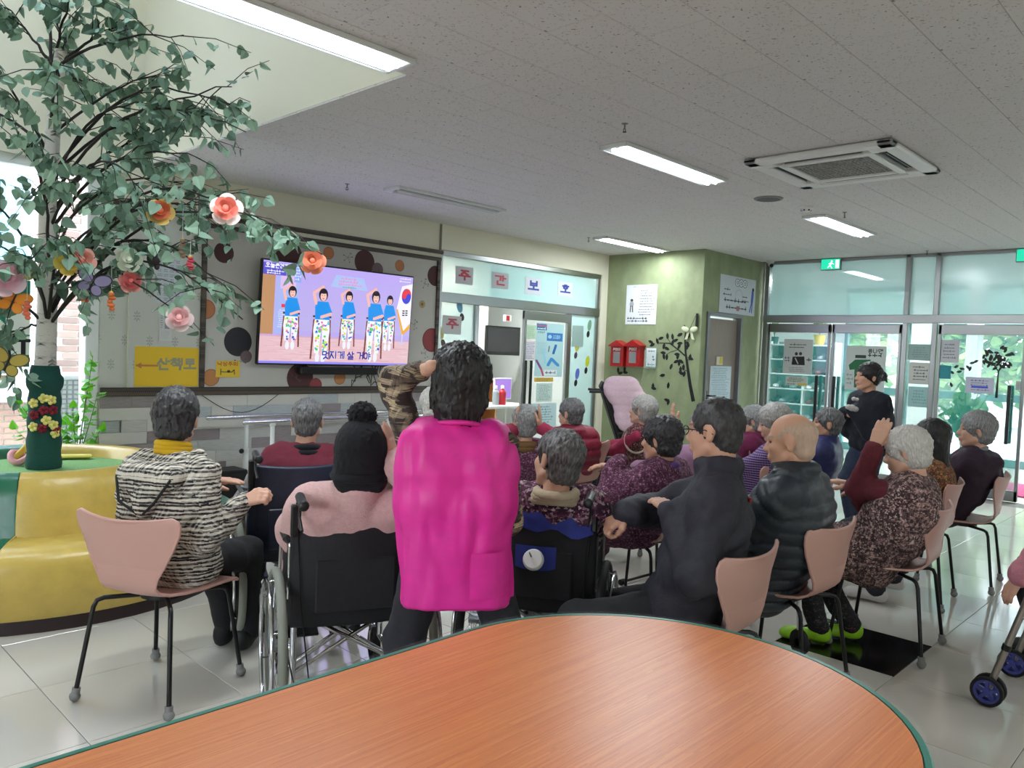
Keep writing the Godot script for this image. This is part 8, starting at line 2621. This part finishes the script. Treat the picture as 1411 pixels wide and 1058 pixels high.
# ================================================================= people
func cloths() -> void:
	var g := RandomNumberGenerator.new(); g.seed = 71
	var im := blank(512, 512, hexc(0xcfc8b8))
	for k in 28:
		var y := k * 18.3
		var x := 0.0
		var off := 0.0
		while x < 512:
			var l := 8 + g.randf() * 26
			off = clampf(off + g.randf_range(-3, 3), -4, 4)
			i_line(im, Vector2(x, y + off), Vector2(x + l, y + off + g.randf_range(-4, 4)), 7 + g.randf() * 4, hexc(0x1c1a1c))
			x += l + g.randf() * 5
	cloth_image("knit_bw", im, 2.2, 0.95)
	cloth_image("print_boucle", specks(hexc(0x4a2238), [hexc(0x9c6c86), hexc(0x7a3c5e), hexc(0x2c1422), hexc(0xb58ca0)], 3000, 7.9, 1), 2.0, 0.98)
	cloth_image("print_floral", specks(hexc(0x2e1626), [hexc(0xc8a8b4), hexc(0x8c4468), hexc(0xd9c6c8), hexc(0x6a2a50), hexc(0x4a2040)], 900, 16.0, 2), 2.6, 0.9)
	cloth_image("print_maroon", specks(hexc(0x4a2026), [hexc(0xa88a80), hexc(0x6a3438), hexc(0xc0a89a)], 1100, 9.0, 3), 2.2, 0.92)
	cloth_image("print_brown", specks(hexc(0x2e2022), [hexc(0xb5948c), hexc(0x8a6a66), hexc(0x5a3a3c), hexc(0xcab0a6)], 1500, 12.0, 4), 2.4, 0.92)
	cloth_image("print_purple", specks(hexc(0x5a2a44), [hexc(0xa07088), hexc(0x3c1a2e), hexc(0xc0a0ac)], 1500, 9.0, 5), 2.2, 0.92)
	cloth_image("print_orange", specks(hexc(0x4a3a2c), [hexc(0xb86a34), hexc(0xd0a05a), hexc(0x8a3a2c), hexc(0x2a2420)], 1400, 13.0, 6), 3.4, 0.92)
	cloth_image("print_pants", specks(hexc(0x141316), [hexc(0x3a3a3e), hexc(0x6a3a3c), hexc(0x57575a)], 420, 12.0, 7), 3.4, 0.92)
	var cm := blank(512, 512, hexc(0x2a1d1c))
	for k in 95:
		var p := Vector2(g.randf() * 512, g.randf() * 512); var c: Color = [hexc(0xb8a684), hexc(0x8a7a60), hexc(0x4a3a34), hexc(0xa8927a)][g.randi() % 4]
		for j in 5: i_line(cm, p + Vector2(g.randf_range(-8, 8), j * 5), p + Vector2(30 + g.randf() * 55, j * 5 - 12 + g.randf() * 6), 4, c)
	cloth_image("print_streak", cm, 2.6, 0.9)
	var st := blank(256, 256, hexc(0x3a2050))
	for k in 16: st.fill_rect(Rect2i(0, k * 16, 256, 5), hexc(0x9a86b0))
	cloth_image("print_stripe", st, 4.0, 0.9)
	mottled("fleece_pink", [hexc(0xbe9692), hexc(0xcda6a2)], Vector3.ONE * 5, 1.0, 0.06, 101, 5.0)
	mottled("knit_pink", [hexc(0xb06a78), hexc(0xc07c88)], Vector3.ONE * 6, 1.0, 0.06, 102, 5.0)
	mottled("wool_red", [hexc(0x5c1426), hexc(0x66182c)], Vector3.ONE * 4, 0.9, 0.05, 103, 1.5)
	mottled("wool_darkred", [hexc(0x541420), hexc(0x601a26)], Vector3.ONE * 4, 0.9, 0.05, 104, 1.5)
	mottled("puffer_red", [hexc(0x7a0f2c), hexc(0x8a1634)], Vector3.ONE * 3, 0.55, 0.03, 105, 1.5)
	mottled("puffer_slate", [hexc(0x1d262d), hexc(0x242e36)], Vector3.ONE * 3, 0.48, 0.03, 106, 1.5)
	mottled("puffer_blue", [hexc(0x1f2450), hexc(0x282e62)], Vector3.ONE * 3, 0.5, 0.03, 107, 1.5)
	mottled("jacket_navy", [hexc(0x1d1c26), hexc(0x23222d)], Vector3.ONE * 3, 0.75, 0.03, 108, 1.5)
	mottled("coat_plum", [hexc(0x281626), hexc(0x301c2e)], Vector3.ONE * 3, 0.8, 0.03, 109, 1.5)
	mottled("sweater_navy", [hexc(0x10141f), hexc(0x161b28)], Vector3.ONE * 4, 0.9, 0.04, 110, 2.0)
	mottled("vest_pink", [hexc(0xd41a8a), hexc(0xde2294)], Vector3.ONE * 2, 0.5, 0.02, 111, 0.6)
	mottled("wool_grey", [hexc(0x7c7c80), hexc(0x88888c)], Vector3.ONE * 4, 0.95, 0.05, 112, 2.0)
	mottled("wool_lilac", [hexc(0x8a6480), hexc(0x96708c)], Vector3.ONE * 4, 0.95, 0.05, 113, 2.0)
	mottled("wool_crimson", [hexc(0x8c2440), hexc(0x9a2c4a)], Vector3.ONE * 4, 0.95, 0.05, 114, 2.0)
	mottled("wool_magenta", [hexc(0x6a1c44), hexc(0x78244e)], Vector3.ONE * 4, 0.95, 0.05, 115, 2.0)
	mottled("wool_cream", [hexc(0xb8a68a), hexc(0xc4b498)], Vector3.ONE * 4, 0.95, 0.05, 116, 2.0)
	mottled("pile_brown", [hexc(0x6a4a28), hexc(0x80603a)], Vector3.ONE * 5, 1.0, 0.06, 117, 4.0)
	mottled("trousers_black", [hexc(0x141416), hexc(0x1a1a1d)], Vector3.ONE * 3, 0.85, 0.03, 118, 1.0)
	mottled("trousers_dark", [hexc(0x1b1b22), hexc(0x23232b)], Vector3.ONE * 3, 0.85, 0.03, 119, 1.0)
	mottled("denim", [hexc(0x232c40), hexc(0x2c3850)], Vector3.ONE * 3, 0.85, 0.03, 120, 1.0)
	mottled("knit_black", [hexc(0x0f1014), hexc(0x17181d)], Vector3(26, 5, 26), 1.0, 0.03, 121, 4.0)
	for q in [["hair_black", 0x100e10, 0x1d1a1c], ["hair_dark", 0x141213, 0x454344], ["hair_salt", 0x2a292a, 0x8c8b8b], ["hair_grey", 0x505050, 0xa4a4a2], ["hair_silver", 0x6a6864, 0xb8b5ae], ["hair_white", 0x9a948a, 0xd6d1c8], ["hair_pale", 0xb08c74, 0xc4a68e]]:
		mottled(q[0], [hexc(q[1]), hexc(q[2]), hexc(q[1])], Vector3(10, 2.2, 10), 0.5, 0.035, 130 + q[1] % 50, 3.0, 3)
	mat("shoe_black", Color(0.025, 0.025, 0.027), 0.6)
	mat("shoe_white", Color(0.72, 0.7, 0.68), 0.6)
	mat("slipper_green", hexc(0x8fc81e), 0.5)
	mat("yellow_knit", hexc(0xc8a018), 0.95)
	mat("purple_scarf", hexc(0x5c3a80), 0.8)
	mat("cord_black", Color(0.02, 0.02, 0.022), 0.7)
	mat("trim_white", hexc(0xbfae9e), 0.9)

func specks(base: Color, cols: Array, n: int, size: float, sd: int) -> Image:
	var im := blank(512, 512, base)
	var g := RandomNumberGenerator.new(); g.seed = sd
	for k in n:
		var p := Vector2(g.randf() * 512, g.randf() * 512)
		var c: Color = cols[g.randi() % cols.size()]
		var r := size * (0.4 + 0.6 * g.randf())
		if size > 8.0:
			var a := g.randf() * TAU
			i_line(im, p, p + Vector2(cos(a), sin(a)) * r * 0.5, r * 0.62, c)
			i_line(im, p, p + Vector2(cos(a + 2.1), sin(a + 2.1)) * r * 0.5, r * 0.5, c)
			if r > 9.0: i_line(im, p, p + Vector2(cos(a + 4.2), sin(a + 4.2)) * r * 0.5, r * 0.5, c)
		else:
			im.fill_rect(Rect2i(int(p.x), int(p.y), maxi(1, int(r)), maxi(1, int(r * (0.5 + g.randf())))), c)
	return im

func dirv(az: float) -> Vector3:
	return Vector3(sin(deg_to_rad(az)), 0, -cos(deg_to_rad(az)))

func lap(hip: Vector3, az: float, s: float, ahead := 0.3) -> Array:
	var f := dirv(az); var r := Vector3(-f.z, 0, f.x)
	return [hip + f * ahead + r * s * 0.1 + Vector3(0, 0.1, 0), (f - r * s * 0.45 + Vector3.DOWN * 0.15).normalized(), Vector3.DOWN, "relaxed"]

func foot(hip: Vector3, az: float, s: float, ahead := 0.44) -> Vector3:
	var f := dirv(az); var r := Vector3(-f.z, 0, f.x)
	return Vector3(hip.x, 0.085, hip.z) + f * ahead + r * s * 0.1

func define(id: String, label: String, hip: Vector3, az: float, head: Vector3, haz: float, tops: Array, hair: String, hairm: String, extra := {}) -> void:
	var sp := {"id": id, "label": label, "hip": hip, "az": az, "head": head, "haz": haz, "tops": tops, "hair": hair, "hairm": mats[hairm], "skin": hexc(0xc49880), "legs": mats.trousers_black, "shoe": mats.shoe_black,
		"lh": lap(hip, az, -1.0), "rh": lap(hip, az, 1.0), "lf": foot(hip, az, -1.0), "rf": foot(hip, az, 1.0)}
	sp.merge(extra, true)
	person(sp)

func crowd_define() -> void:
	piece.head = queue(make_head())
	for k in ["perm", "short", "cropped", "fringe", "bob", "tied", "long", "beanie", "pompom"]: piece[k] = queue(make_hair(k))
	piece.relaxed = queue(make_hand(0.32))
	piece.flat = queue(make_hand(0.08, 0.03))
	piece.fist = queue(make_hand(1.15))
	piece.shoe = queue(make_shoe())
	var qf := field(0.09, 0.013)
	for e in [[846, 531, 866, 531, 0.09, 0.09], [850, 540, 878, 556, 0.1, 0.09], [870, 540, 893, 575, 0.09, 0.06], [846, 535, 860, 585, 0.05, 0.05], [860, 575, 886, 598, 0.08, 0.06], [878, 556, 897, 598, 0.08, 0.05]]:
		bone(qf, px(e[0], e[1], 7.75), px(e[2], e[3], 7.7), e[4], e[5])
	qf.quilt = 0.008
	qf.qpitch = 0.07
	piece.quilt = queue(qf)
	var T := true; var F := false
	var UPV := Vector3.UP
	var hp := func(x: float, z: float, y := 0.545) -> Vector3: return Vector3(x, y, z)
	# 1 striped hooded jacket
	define("hoodie", "person in a black-and-white striped hooded jacket with a yellow collar", hp.call(1.38, -3.28), 60, px(243, 577, 3.33), 36,
		[["jacket", T, T, 0.008, mats.knit_bw, {"hem": 0.05, "amp": 0.014}], ["hood", F, F, 0.0, mats.knit_bw, {"hood": true, "amp": 0.008}]], "short", "hair_dark",
		{"lh": [px(287, 661, 3.62), RT * 1.0 + Vector3(0, -0.05, 0), Vector3.DOWN, "flat"], "rh": [px(333, 692, 3.36), RT * 0.75 + UPV * 0.3 - FW * 0.2, -RT * 0.2 - UPV * 0.5 + FW * 0.6, "fist", Vector3.DOWN + RT * 0.1 - FW * 0.3],
		"lf": px_y(312, 862, 0.085), "rf": px_y(340, 868, 0.1), "toe": dirv(62), "tiptoe": 16.0, "cell": 0.012, "hpitch": -6.0, "knee": dirv(60) * 0.6 + UPV * 0.8, "apart": 0.06, "hump": 0.05, "headsize": 1.1})
	# 2 red vest in the navy wheelchair
	var h2 := W2 + Vector3(0, 0.56, 0.02)
	define("red_vest", "man in a dark red vest with grey sleeves in the navy wheelchair", h2, 20, px(424, 580, 4.1), 40,
		[["vest", T, F, 0.022, mats.wool_red, {"cap": true}], ["sleeves", F, T, 0.004, mats.wool_grey]], "cropped", "hair_salt", {"lh": lap(h2, 20, -1.5, 0.22), "lf": foot(h2, 20, -1, 0.5) + Vector3(0, 0.08, 0), "rf": foot(h2, 20, 1, 0.5) + Vector3(0, 0.08, 0), "wide": 0.18})
	# 3 pink fleece and beanie in the black wheelchair
	var h3 := W3 + Vector3(0, 0.55, 0) + dirv(24) * 0.12
	define("beanie", "person in a pink fleece and black pompom hat in the black wheelchair", h3, 24, px(497, 634, 3.0), 32,
		[["fleece", T, T, 0.036, mats.fleece_pink, {"collar": 0.05, "amp": 0.007, "hem": 0.05}]], "beanie", "knit_black",
		{"rh": [px(545, 640, 3.0), (UPV - RT * 0.25).normalized(), (-RT + FW * 0.2), "flat", RT * 0.8 + Vector3.DOWN], "lh": [h3 + dirv(24) * 0.2 - Vector3(0.12, -0.06, 0.0), dirv(24), Vector3.DOWN, "relaxed", -RT * 1.4 + Vector3.DOWN * 0.6 - FW * 0.2], "lf": foot(h3, 24, -1, 0.5) + Vector3(0, 0.08, 0), "rf": foot(h3, 24, 1, 0.5) + Vector3(0, 0.08, 0), "wide": 0.175, "cell": 0.012, "build": 0.98, "hump": 0.015})
	# 4 standing carer
	var h4 := Vector3(1.79, 0.83, -1.97)
	define("carer", "carer standing in a magenta pink vest with one arm over her head", h4, 38, px(633, 527, 2.66), 34,
		[["shirt_sleeves", F, T, 0.0, mats.print_streak, {"sleeve": 0.62}], ["vest", T, F, 0.016, mats.vest_pink, {"hem": 0.9, "cap": true, "amp": 0.014, "folds": 4.0, "nscale": Vector3(1.6, 0.4, 1.6), "cut": 0.6}]], "bob", "hair_black",
		{"lh": [px(601, 505, 2.6), (RT * 0.9 + FW * 0.3 + UPV * 0.05).normalized(), Vector3.DOWN, "relaxed", -RT * 0.55 + UPV * 0.8 + FW * 0.75], "rh": [px(660, 650, 2.86), (-RT + UPV * 0.3).normalized(), -FW, "relaxed", RT * 0.2 + Vector3.DOWN], "lf": Vector3(1.62, 0.085, -2.02), "rf": Vector3(1.98, 0.085, -1.8), "knee": dirv(38), "apart": 0.3, "legs": mats.trousers_dark, "wide": 0.15, "cell": 0.012, "hroll": -4.0, "hpitch": 4.0, "group": "staff standing in the hall", "hump": 0.0, "cuff": 0.06, "build": 0.9})
	# 5 white hair behind the carer
	define("behind", "white-haired person sitting behind the carer", hp.call(3.4, -4.2), 10, px(597, 560, 5.25), 20, [["jacket", T, T, 0.012, mats.wool_grey]], "perm", "hair_white", {"cell": 0.02})
	# 6 floral top, cream scarf
	var h6 := W6 + Vector3(0, 0.56, 0) + dirv(58) * 0.15
	define("floral", "grey-haired woman in a purple floral top and cream scarf in the blue-banded wheelchair", h6, 58, px(768, 634, 3.2), 10,
		[["jacket", T, T, 0.016, mats.print_floral, {"amp": 0.012}]], "short", "hair_salt", {"lf": foot(h6, 58, -1, 0.5) + Vector3(0, 0.08, 0), "rf": foot(h6, 58, 1, 0.5) + Vector3(0, 0.08, 0), "hroll": -8.0, "hpitch": 5.0, "build": 0.98, "headsize": 1.06})
	# 7 hands to the face, brown collar
	var h7: Vector3 = hp.call(4.03, -3.95)
	define("brown_collar", "grey-haired woman with a brown pile collar holding both hands up", h7, 35, px(724, 584, 5.45), 42,
		[["vest", T, F, 0.02, mats.print_purple, {"cap": true}], ["sleeves", F, T, 0.004, mats.wool_crimson]], "perm", "hair_grey",
		{"lh": [px(709, 592, 5.4), (UPV + RT * 0.1), RT, "flat", -RT + Vector3.DOWN], "rh": [px(744, 590, 5.4), (UPV - RT * 0.05), -RT, "flat", RT + Vector3.DOWN], "cell": 0.016})
	# 8 crimson puffer
	var h8: Vector3 = hp.call(4.87, -4.03)
	define("crimson", "grey-haired person in a crimson padded jacket", h8, 15, px(786, 570, 6.1), -5, [["jacket", T, T, 0.028, mats.puffer_red, {"quilt": 0.016, "qpitch": 0.09, "collar": 0.04, "hem": 0.2}]], "short", "hair_salt", {"cell": 0.015, "build": 1.05})
	# 9 maroon vest with white edges
	var h9: Vector3 = hp.call(5.55, -3.9)
	define("maroon", "grey-haired woman in a maroon print vest with white edging", h9, -20, px(885, 566, 6.35), -10,
		[["vest", T, F, 0.026, mats.print_maroon, {"cap": true, "hem": 0.2}], ["sleeves", F, T, 0.006, mats.wool_crimson]], "perm", "hair_silver", {"cell": 0.016, "hpitch": 10.0, "lh": lap(h9, -20, -1.6, 0.22), "legs": mats.trousers_dark})
	# 10 long purple coat
	var h10: Vector3 = hp.call(3.73, -2.52)
	define("purple_coat", "woman in a long purple speckled coat with a violet scarf", h10, -12, px(910, 606, 4.22), -8,
		[["coat", T, T, 0.03, mats.print_boucle, {"skirt": 0.92, "fall": 0.12, "amp": 0.012}]], "perm", "hair_dark",
		{"lh": [px(852, 642, 4.2), (-RT + FW * 0.2), Vector3.DOWN, "relaxed"], "rh": lap(h10, -12, 1.0, 0.26), "build": 1.1, "wide": 0.17, "lf": foot(h10, -12, -1, 0.44), "rf": foot(h10, -12, 1, 0.5), "skin": hexc(0xb88a70)})
	# 11 lilac cardigan behind the glasses man
	var h11: Vector3 = hp.call(4.56, -3.0)
	define("lilac", "woman in a lilac cardigan raising a hand behind the man in glasses", h11, -10, px(968, 592, 5.45), -15, [["cardigan", T, T, 0.014, mats.wool_lilac]], "perm", "hair_grey",
		{"lh": [px(928, 588, 5.5), UPV - RT * 0.1, RT, "flat", -RT + Vector3.DOWN], "cell": 0.018})
	# 12 man in glasses
	var h12: Vector3 = hp.call(2.67, -1.6, 0.52)
	define("glasses", "man in glasses and a navy jacket holding his arms folded forward", h12, -26, px(985, 594, 2.96), -6,
		[["jacket", T, T, 0.024, mats.jacket_navy, {"collar": 0.045, "hem": 0.05, "amp": 0.016, "folds": 5.0}]], "cropped", "hair_dark",
		{"rh": [px(868, 706, 3.08), (-RT * 0.85 + Vector3.DOWN * 0.5), Vector3.DOWN * 0.6 + RT * 0.5 + FW * 0.3, "fist", RT * 0.4 + Vector3.DOWN * 0.3 + FW], "lh": [px(928, 708, 2.92), (-RT * 0.3 + UPV * 0.3 + FW * 0.8), Vector3.DOWN, "relaxed", Vector3.DOWN * 1.0 - RT * 0.2], "cell": 0.012, "wide": 0.185, "size": 1.04, "skin": hexc(0xb98c74), "lf": foot(h12, -40, -1, 0.6), "rf": foot(h12, -34, 1, 0.62), "build": 1.06, "headsize": 1.04, "hpitch": -2.0})
	# 13 bald man
	var h13: Vector3 = hp.call(3.43, -1.6)
	define("bald", "bald man in a slate padded jacket", h13, -8, px(1089, 609, 3.44), -14,
		[["jacket", T, T, 0.034, mats.puffer_slate, {"quilt": 0.021, "qpitch": 0.058, "collar": 0.05, "hem": 0.2}]], "fringe", "hair_pale",
		{"cell": 0.0115, "skin": hexc(0xc8987c), "brow": Color(0.6, 0.55, 0.5), "lh": lap(h13, -8, -1.0, 0.26), "rh": lap(h13, -8, 0.8, 0.24), "wide": 0.175, "build": 1.08, "headsize": 1.05, "hpitch": -4.0})
	# 14 white-haired woman lifting her hand
	var h14: Vector3 = hp.call(4.33, -1.43)
	define("lifting", "white-haired woman in a brown print vest lifting her hand over her brow", h14, -12, px(1248, 624, 3.95), -8,
		[["vest", T, F, 0.036, mats.print_brown, {"cap": true, "skirt": 0.5, "hem": 0.25}], ["sleeves", F, T, 0.008, mats.wool_darkred]], "perm", "hair_white",
		{"rh": [px(1178, 668, 4.1), (-RT * 0.6 + FW * 0.3 + UPV * 0.1), Vector3.DOWN, "relaxed"], "lh": [px(1203, 618, 3.95), (UPV * 0.9 + RT * 0.35), FW + RT * 0.3, "flat", -RT * 0.3 + Vector3.DOWN * 0.7 + FW * 0.7], "legs": mats.print_pants, "shoe": mats.slipper_green, "lf": px_y(1128, 864, 0.085), "rf": px_y(1172, 860, 0.085), "toe": -RT * 0.9 + FW * 0.35, "wide": 0.175, "build": 1.1, "hpitch": -12.0})
	# 15 blue puffer
	var h15: Vector3 = hp.call(5.9, -2.55)
	define("blue", "grey-haired person in a blue padded jacket", h15, -12, px(1139, 584, 5.85), -28, [["jacket", T, T, 0.03, mats.puffer_blue, {"quilt": 0.015, "qpitch": 0.06, "collar": 0.04}]], "short", "hair_salt", {"cell": 0.015, "hpitch": 6.0, "skin": hexc(0xae8468)})
	# 16 two women beyond the bald man
	define("striped", "grey-haired woman in a purple striped top with a pale strap", hp.call(5.05, -2.52), -15, px(1066, 583, 5.3), -30, [["top", T, T, 0.014, mats.print_stripe]], "perm", "hair_silver", {"cell": 0.017, "hpitch": -12.0})
	define("magenta", "grey-haired woman in a magenta scarf", hp.call(6.22, -3.22), -15, px(1036, 580, 6.6), -30, [["top", T, T, 0.014, mats.wool_magenta, {"collar": 0.05}]], "perm", "hair_grey", {"cell": 0.018})
	# 17 standing woman
	var h17 := Vector3(6.93, 0.86, -2.42)
	var az17 := 45.96 - 98.0
	define("standing", "woman standing with crossed arms in a dark navy sweater", h17, az17, px(1196, 519, 6.55), az17 + 4, [["sweater", T, T, 0.02, mats.sweater_navy, {"hem": 0.1, "amp": 0.012}]], "tied", "hair_black",
		{"lh": [h17 + dirv(az17) * 0.2 + Vector3(0, 0.22, 0) + RT * 0.0 - FW * 0.05, FW, -dirv(az17), "relaxed"], "rh": [h17 + dirv(az17) * 0.22 + Vector3(0, 0.2, 0) + FW * 0.05, -FW, -dirv(az17), "relaxed"], "lf": Vector3(6.93, 0.085, -2.42) + Vector3(0.06, 0, 0.08), "rf": Vector3(6.93, 0.085, -2.42) - Vector3(0.06, 0, 0.08), "knee": dirv(az17), "apart": 0.05, "legs": mats.denim, "cell": 0.015, "hump": 0.0, "size": 1.03, "group": "staff standing in the hall", "skin": hexc(0xc09078), "hpitch": 6.0, "wide": 0.175})
	# 18 black-haired woman
	define("black_hair", "woman with long black hair and a floral orange jacket", hp.call(5.36, -1.57), -8, px(1282, 604, 4.9), -12, [["waistcoat", T, F, 0.02, mats.print_orange, {"cap": true}], ["sleeves", F, T, 0.008, mats.print_orange]], "long", "hair_black", {"cell": 0.016, "shoe": mats.shoe_white, "lf": px_y(1208, 812, 0.085), "rf": px_y(1232, 796, 0.085), "legs": mats.trousers_dark})
	# 19 plum coat
	define("plum", "grey-haired person in a dark plum hooded coat with a pale grey scarf", hp.call(6.05, -1.57), -10, px(1344, 593, 5.22), -26, [["coat", T, T, 0.03, mats.coat_plum, {"hood": true, "hem": 0.1, "skirt": 0.35}]], "perm", "hair_grey", {"cell": 0.014, "build": 1.06, "hpitch": 4.0})
	# 20 pink sleeve at the walking frame
	var h20 := Vector3(4.74, 0.55, -0.45)
	define("pink_sleeve", "person in a pink knit top sitting behind the walking frame", h20, -5, Vector3(4.7, 1.06, -0.6), -5, [["top", T, T, 0.02, mats.knit_pink]], "perm", "hair_grey", {"lh": [px(1398, 800, 3.72), Vector3.DOWN + dirv(-5) * 0.5, RT, "relaxed", -RT * 0.5 + Vector3.UP * 0.3], "cell": 0.014, "lf": foot(h20, -5, -1, 0.26), "rf": foot(h20, -5, 1, 0.26), "rh": lap(h20, -5, 1.0, 0.14)})

func crowd() -> void:
	for sp in people:
		var o := assemble(sp)
		var nk: Vector3 = sp.neck
		var nt: Vector3 = sp.neck_top
		var f: Vector3 = sp.f
		var r: Vector3 = sp.r
		var head := Transform3D(sp.hb, sp.hc)
		var hdir: Vector3 = -sp.hb.z
		var m := MB.new()
		match sp.id:
			"hoodie":
				for k in 3: m.tube(ring_round(nk.lerp(nt, 0.3 + k * 0.3), f, r, 0.064 - k * 0.002, 0.068 - k * 0.002, 0.012), 0.014, 8, -1, true)
				part("turtleneck", m, mats.yellow_knit, o)
				m = MB.new()
				var c: Vector3 = sp.pos.call(0.84) - f * 0.125
				var tv := c + Vector3(0, -0.15, 0) - f * 0.045
				var pts := PackedVector3Array([nk + r * 0.08 + f * 0.03 + Vector3(0, 0.02, 0), nk + r * 0.1 - f * 0.07 + Vector3(0, -0.01, 0), c + r * 0.125 - f * 0.035, c.lerp(tv, 0.6) + r * 0.08 - f * 0.045, tv, c.lerp(tv, 0.6) - r * 0.08 - f * 0.045, c - r * 0.125 - f * 0.035, nk - r * 0.1 - f * 0.07 + Vector3(0, -0.01, 0), nk - r * 0.08 + f * 0.03 + Vector3(0, 0.02, 0)])
				m.tube(pts, 0.006, 6)
				part("hood_cord", m, mats.cord_black, o)
			"red_vest":
				for k in 2: m.tube(ring_round(nk.lerp(nt, -0.3 + k * 0.5) - f * 0.005, f, r, 0.085 - k * 0.012, 0.08 - k * 0.01, 0.02), 0.019, 8, -1, true)
				part("collar", m, mats.knit_black, o)
			"beanie":
				var pm := part("pompom", piece_mesh("pompom"), mats.knit_black, o)
				pm.position = head * Vector3(0.0, 0.175, 0.01)
				m.tube(ring_round(head * Vector3(0, -0.055, 0.01), hdir, sp.hb.x, 0.1, 0.112, 0.0), 0.016, 8, -1, true)
				part("hat_brim", m, mats.knit_black, o)
			"carer":
				m.tube(ring_round(nk + Vector3(0, 0.012, 0), f, r, 0.078, 0.075, 0.02), 0.009, 8, -1, true)
				part("neckline", m, mats.vest_pink, o)
				# pocket on the rear hip, pulled over the vest
				m = MB.new(); var rows := []
				var pc: Vector3 = sp.pos.call(-0.28) - f * 0.142 + r * 0.1
				for i in 5:
					var row := PackedVector3Array()
					for j in 5: row.append(pc + r * (j / 4.0 - 0.5) * 0.12 + Vector3(0, (0.5 - i / 4.0) * 0.15, 0) + f * 0.05 * pow(maxf(0.0, (j / 4.0 - 0.5) * 0.12 + 0.03) / 0.09, 2.0))
					rows.append(row)
				m.sheet(rows); part("vest_pocket", m, mats.vest_pink, o)
			"floral":
				for k in 3: m.tube(ring_round(nk.lerp(nt, -0.7 + k * 0.5) - f * 0.005, f, r, 0.095 - k * 0.008, 0.088 - k * 0.008, 0.015 - k * 0.01), 0.021, 8, -1, true)
				part("scarf", m, mats.wool_cream, o)
			"brown_collar":
				for k in 2: m.tube(ring_round(nk.lerp(nt, -0.6 + k * 0.6), f, r, 0.095 - k * 0.01, 0.09 - k * 0.01, 0.01), 0.026, 8, -1, true)
				part("pile_collar", m, mats.pile_brown, o)
			"maroon":
				m.tube(ring_round(nk + Vector3(0, -0.005, 0), f, r, 0.085, 0.085, 0.03), 0.011, 6, -1, true)
				var sh: Vector3 = sp.arms[0][0]
				m.tube(ring_round(sh - r * 0.0 + Vector3(0, -0.04, 0), Vector3.UP, f, 0.095, 0.1, 0.0), 0.009, 6, -1, true)
				var pk: Vector3 = sp.pos.call(0.2) - r * 0.185 + f * 0.03
				m.tube(PackedVector3Array([pk + f * 0.07 + Vector3(0, 0.05, 0), pk + f * 0.07 - Vector3(0, 0.04, 0), pk - Vector3(0, 0.06, 0), pk - f * 0.06 - Vector3(0, 0.03, 0)]), 0.008, 6)
				part("white_edging", m, mats.trim_white, o)
			"purple_coat":
				for k in 2: m.tube(ring_round(nk.lerp(nt, -0.4 + k * 0.5), f, r, 0.088 - k * 0.01, 0.082 - k * 0.01, 0.015), 0.02, 8, -1, true)
				part("scarf", m, mats.purple_scarf, o)
			"glasses":
				glasses(o, head)
				m.box(sp.pos.call(0.8) - f * 0.122 + r * 0.06, Vector3(0.024, 0.018, 0.012), Basis(Vector3.UP, -deg_to_rad(sp.az)), 0.003)
				part("red_badge", m, mats.red_box, o, "small red badge on the shoulder")
			"standing":
				m.tube(ring_round(nk + Vector3(0, 0.005, 0), f, r, 0.074, 0.072, 0.012), 0.012, 8, -1, true)
				part("neckband", m, mats.sweater_navy, o)
				m = MB.new()
				var q: Vector3 = px(1174, 562, 6.4) - sp.base
				for e in [[0.0, 0.0, 0.034], [0.03, -0.01, 0.028], [-0.03, 0.008, 0.026], [0.01, 0.075, 0.02], [0.035, 0.07, 0.018]]:
					m.ball(q + RT * e[0] + Vector3(0, e[1], 0), Vector3(e[2], e[2] * 0.8, 0.02), 8, 6, Basis(RT, UP, -FW))
				part("white_motif", m, mats.shoe_white, o, "white flower motif on the chest")
			"striped":
				m.tube(ring_round(nk + Vector3(0, -0.02, 0), f, r, 0.11, 0.1, 0.03), 0.011, 6, -1, true)
				part("pale_strap", m, mats.trim_white, o)
			"magenta":
				for k in 3: m.tube(ring_round(nk.lerp(nt, -0.7 + k * 0.5), f, r, 0.095 - k * 0.008, 0.088 - k * 0.008, 0.01), 0.024, 8, -1, true)
				part("scarf", m, mats.wool_magenta, o)
			"plum":
				for k in 2: m.tube(ring_round(nk.lerp(nt, -0.3 + k * 0.5) + f * 0.02, f, r, 0.08 - k * 0.008, 0.085 - k * 0.008, 0.03), 0.018, 8, -1, true)
				part("scarf", m, mats.wool_grey, o)
			"black_hair":
				m.tube(ring_round(nk, f, r, 0.085, 0.082, 0.015), 0.018, 8, -1, true)
				part("collar", m, mats.print_orange, o)
			"bald", "crimson", "blue":
				m.tube(ring_round(nk.lerp(nt, 0.3), f, r, 0.072, 0.072, 0.01), 0.014, 8, -1, true)
				part("inner_collar", m, sp.tops[0][4], o)

func glasses(o: Node3D, head: Transform3D) -> void:
	var m := MB.new()
	for s in [-1.0, 1.0]:
		var p := PackedVector3Array()
		for k in 16: p.append(head * Vector3(s * 0.033 + cos(TAU * k / 16) * 0.024, 0.0 + sin(TAU * k / 16) * 0.018, -0.106 + 0.004 * absf(cos(TAU * k / 16))))
		m.tube(p, 0.0022, 6, -1, true)
		m.tube(PackedVector3Array([head * Vector3(s * 0.058, 0.006, -0.1), head * Vector3(s * 0.079, 0.008, -0.06), head * Vector3(s * 0.083, 0.008, 0.0), head * Vector3(s * 0.083, -0.006, 0.03)]), 0.0022, 6)
	m.rod(head * Vector3(-0.01, 0.004, -0.108), head * Vector3(0.01, 0.004, -0.108), 0.002, 6)
	part("glasses", m, mats.black_metal, o, "thin dark spectacles")
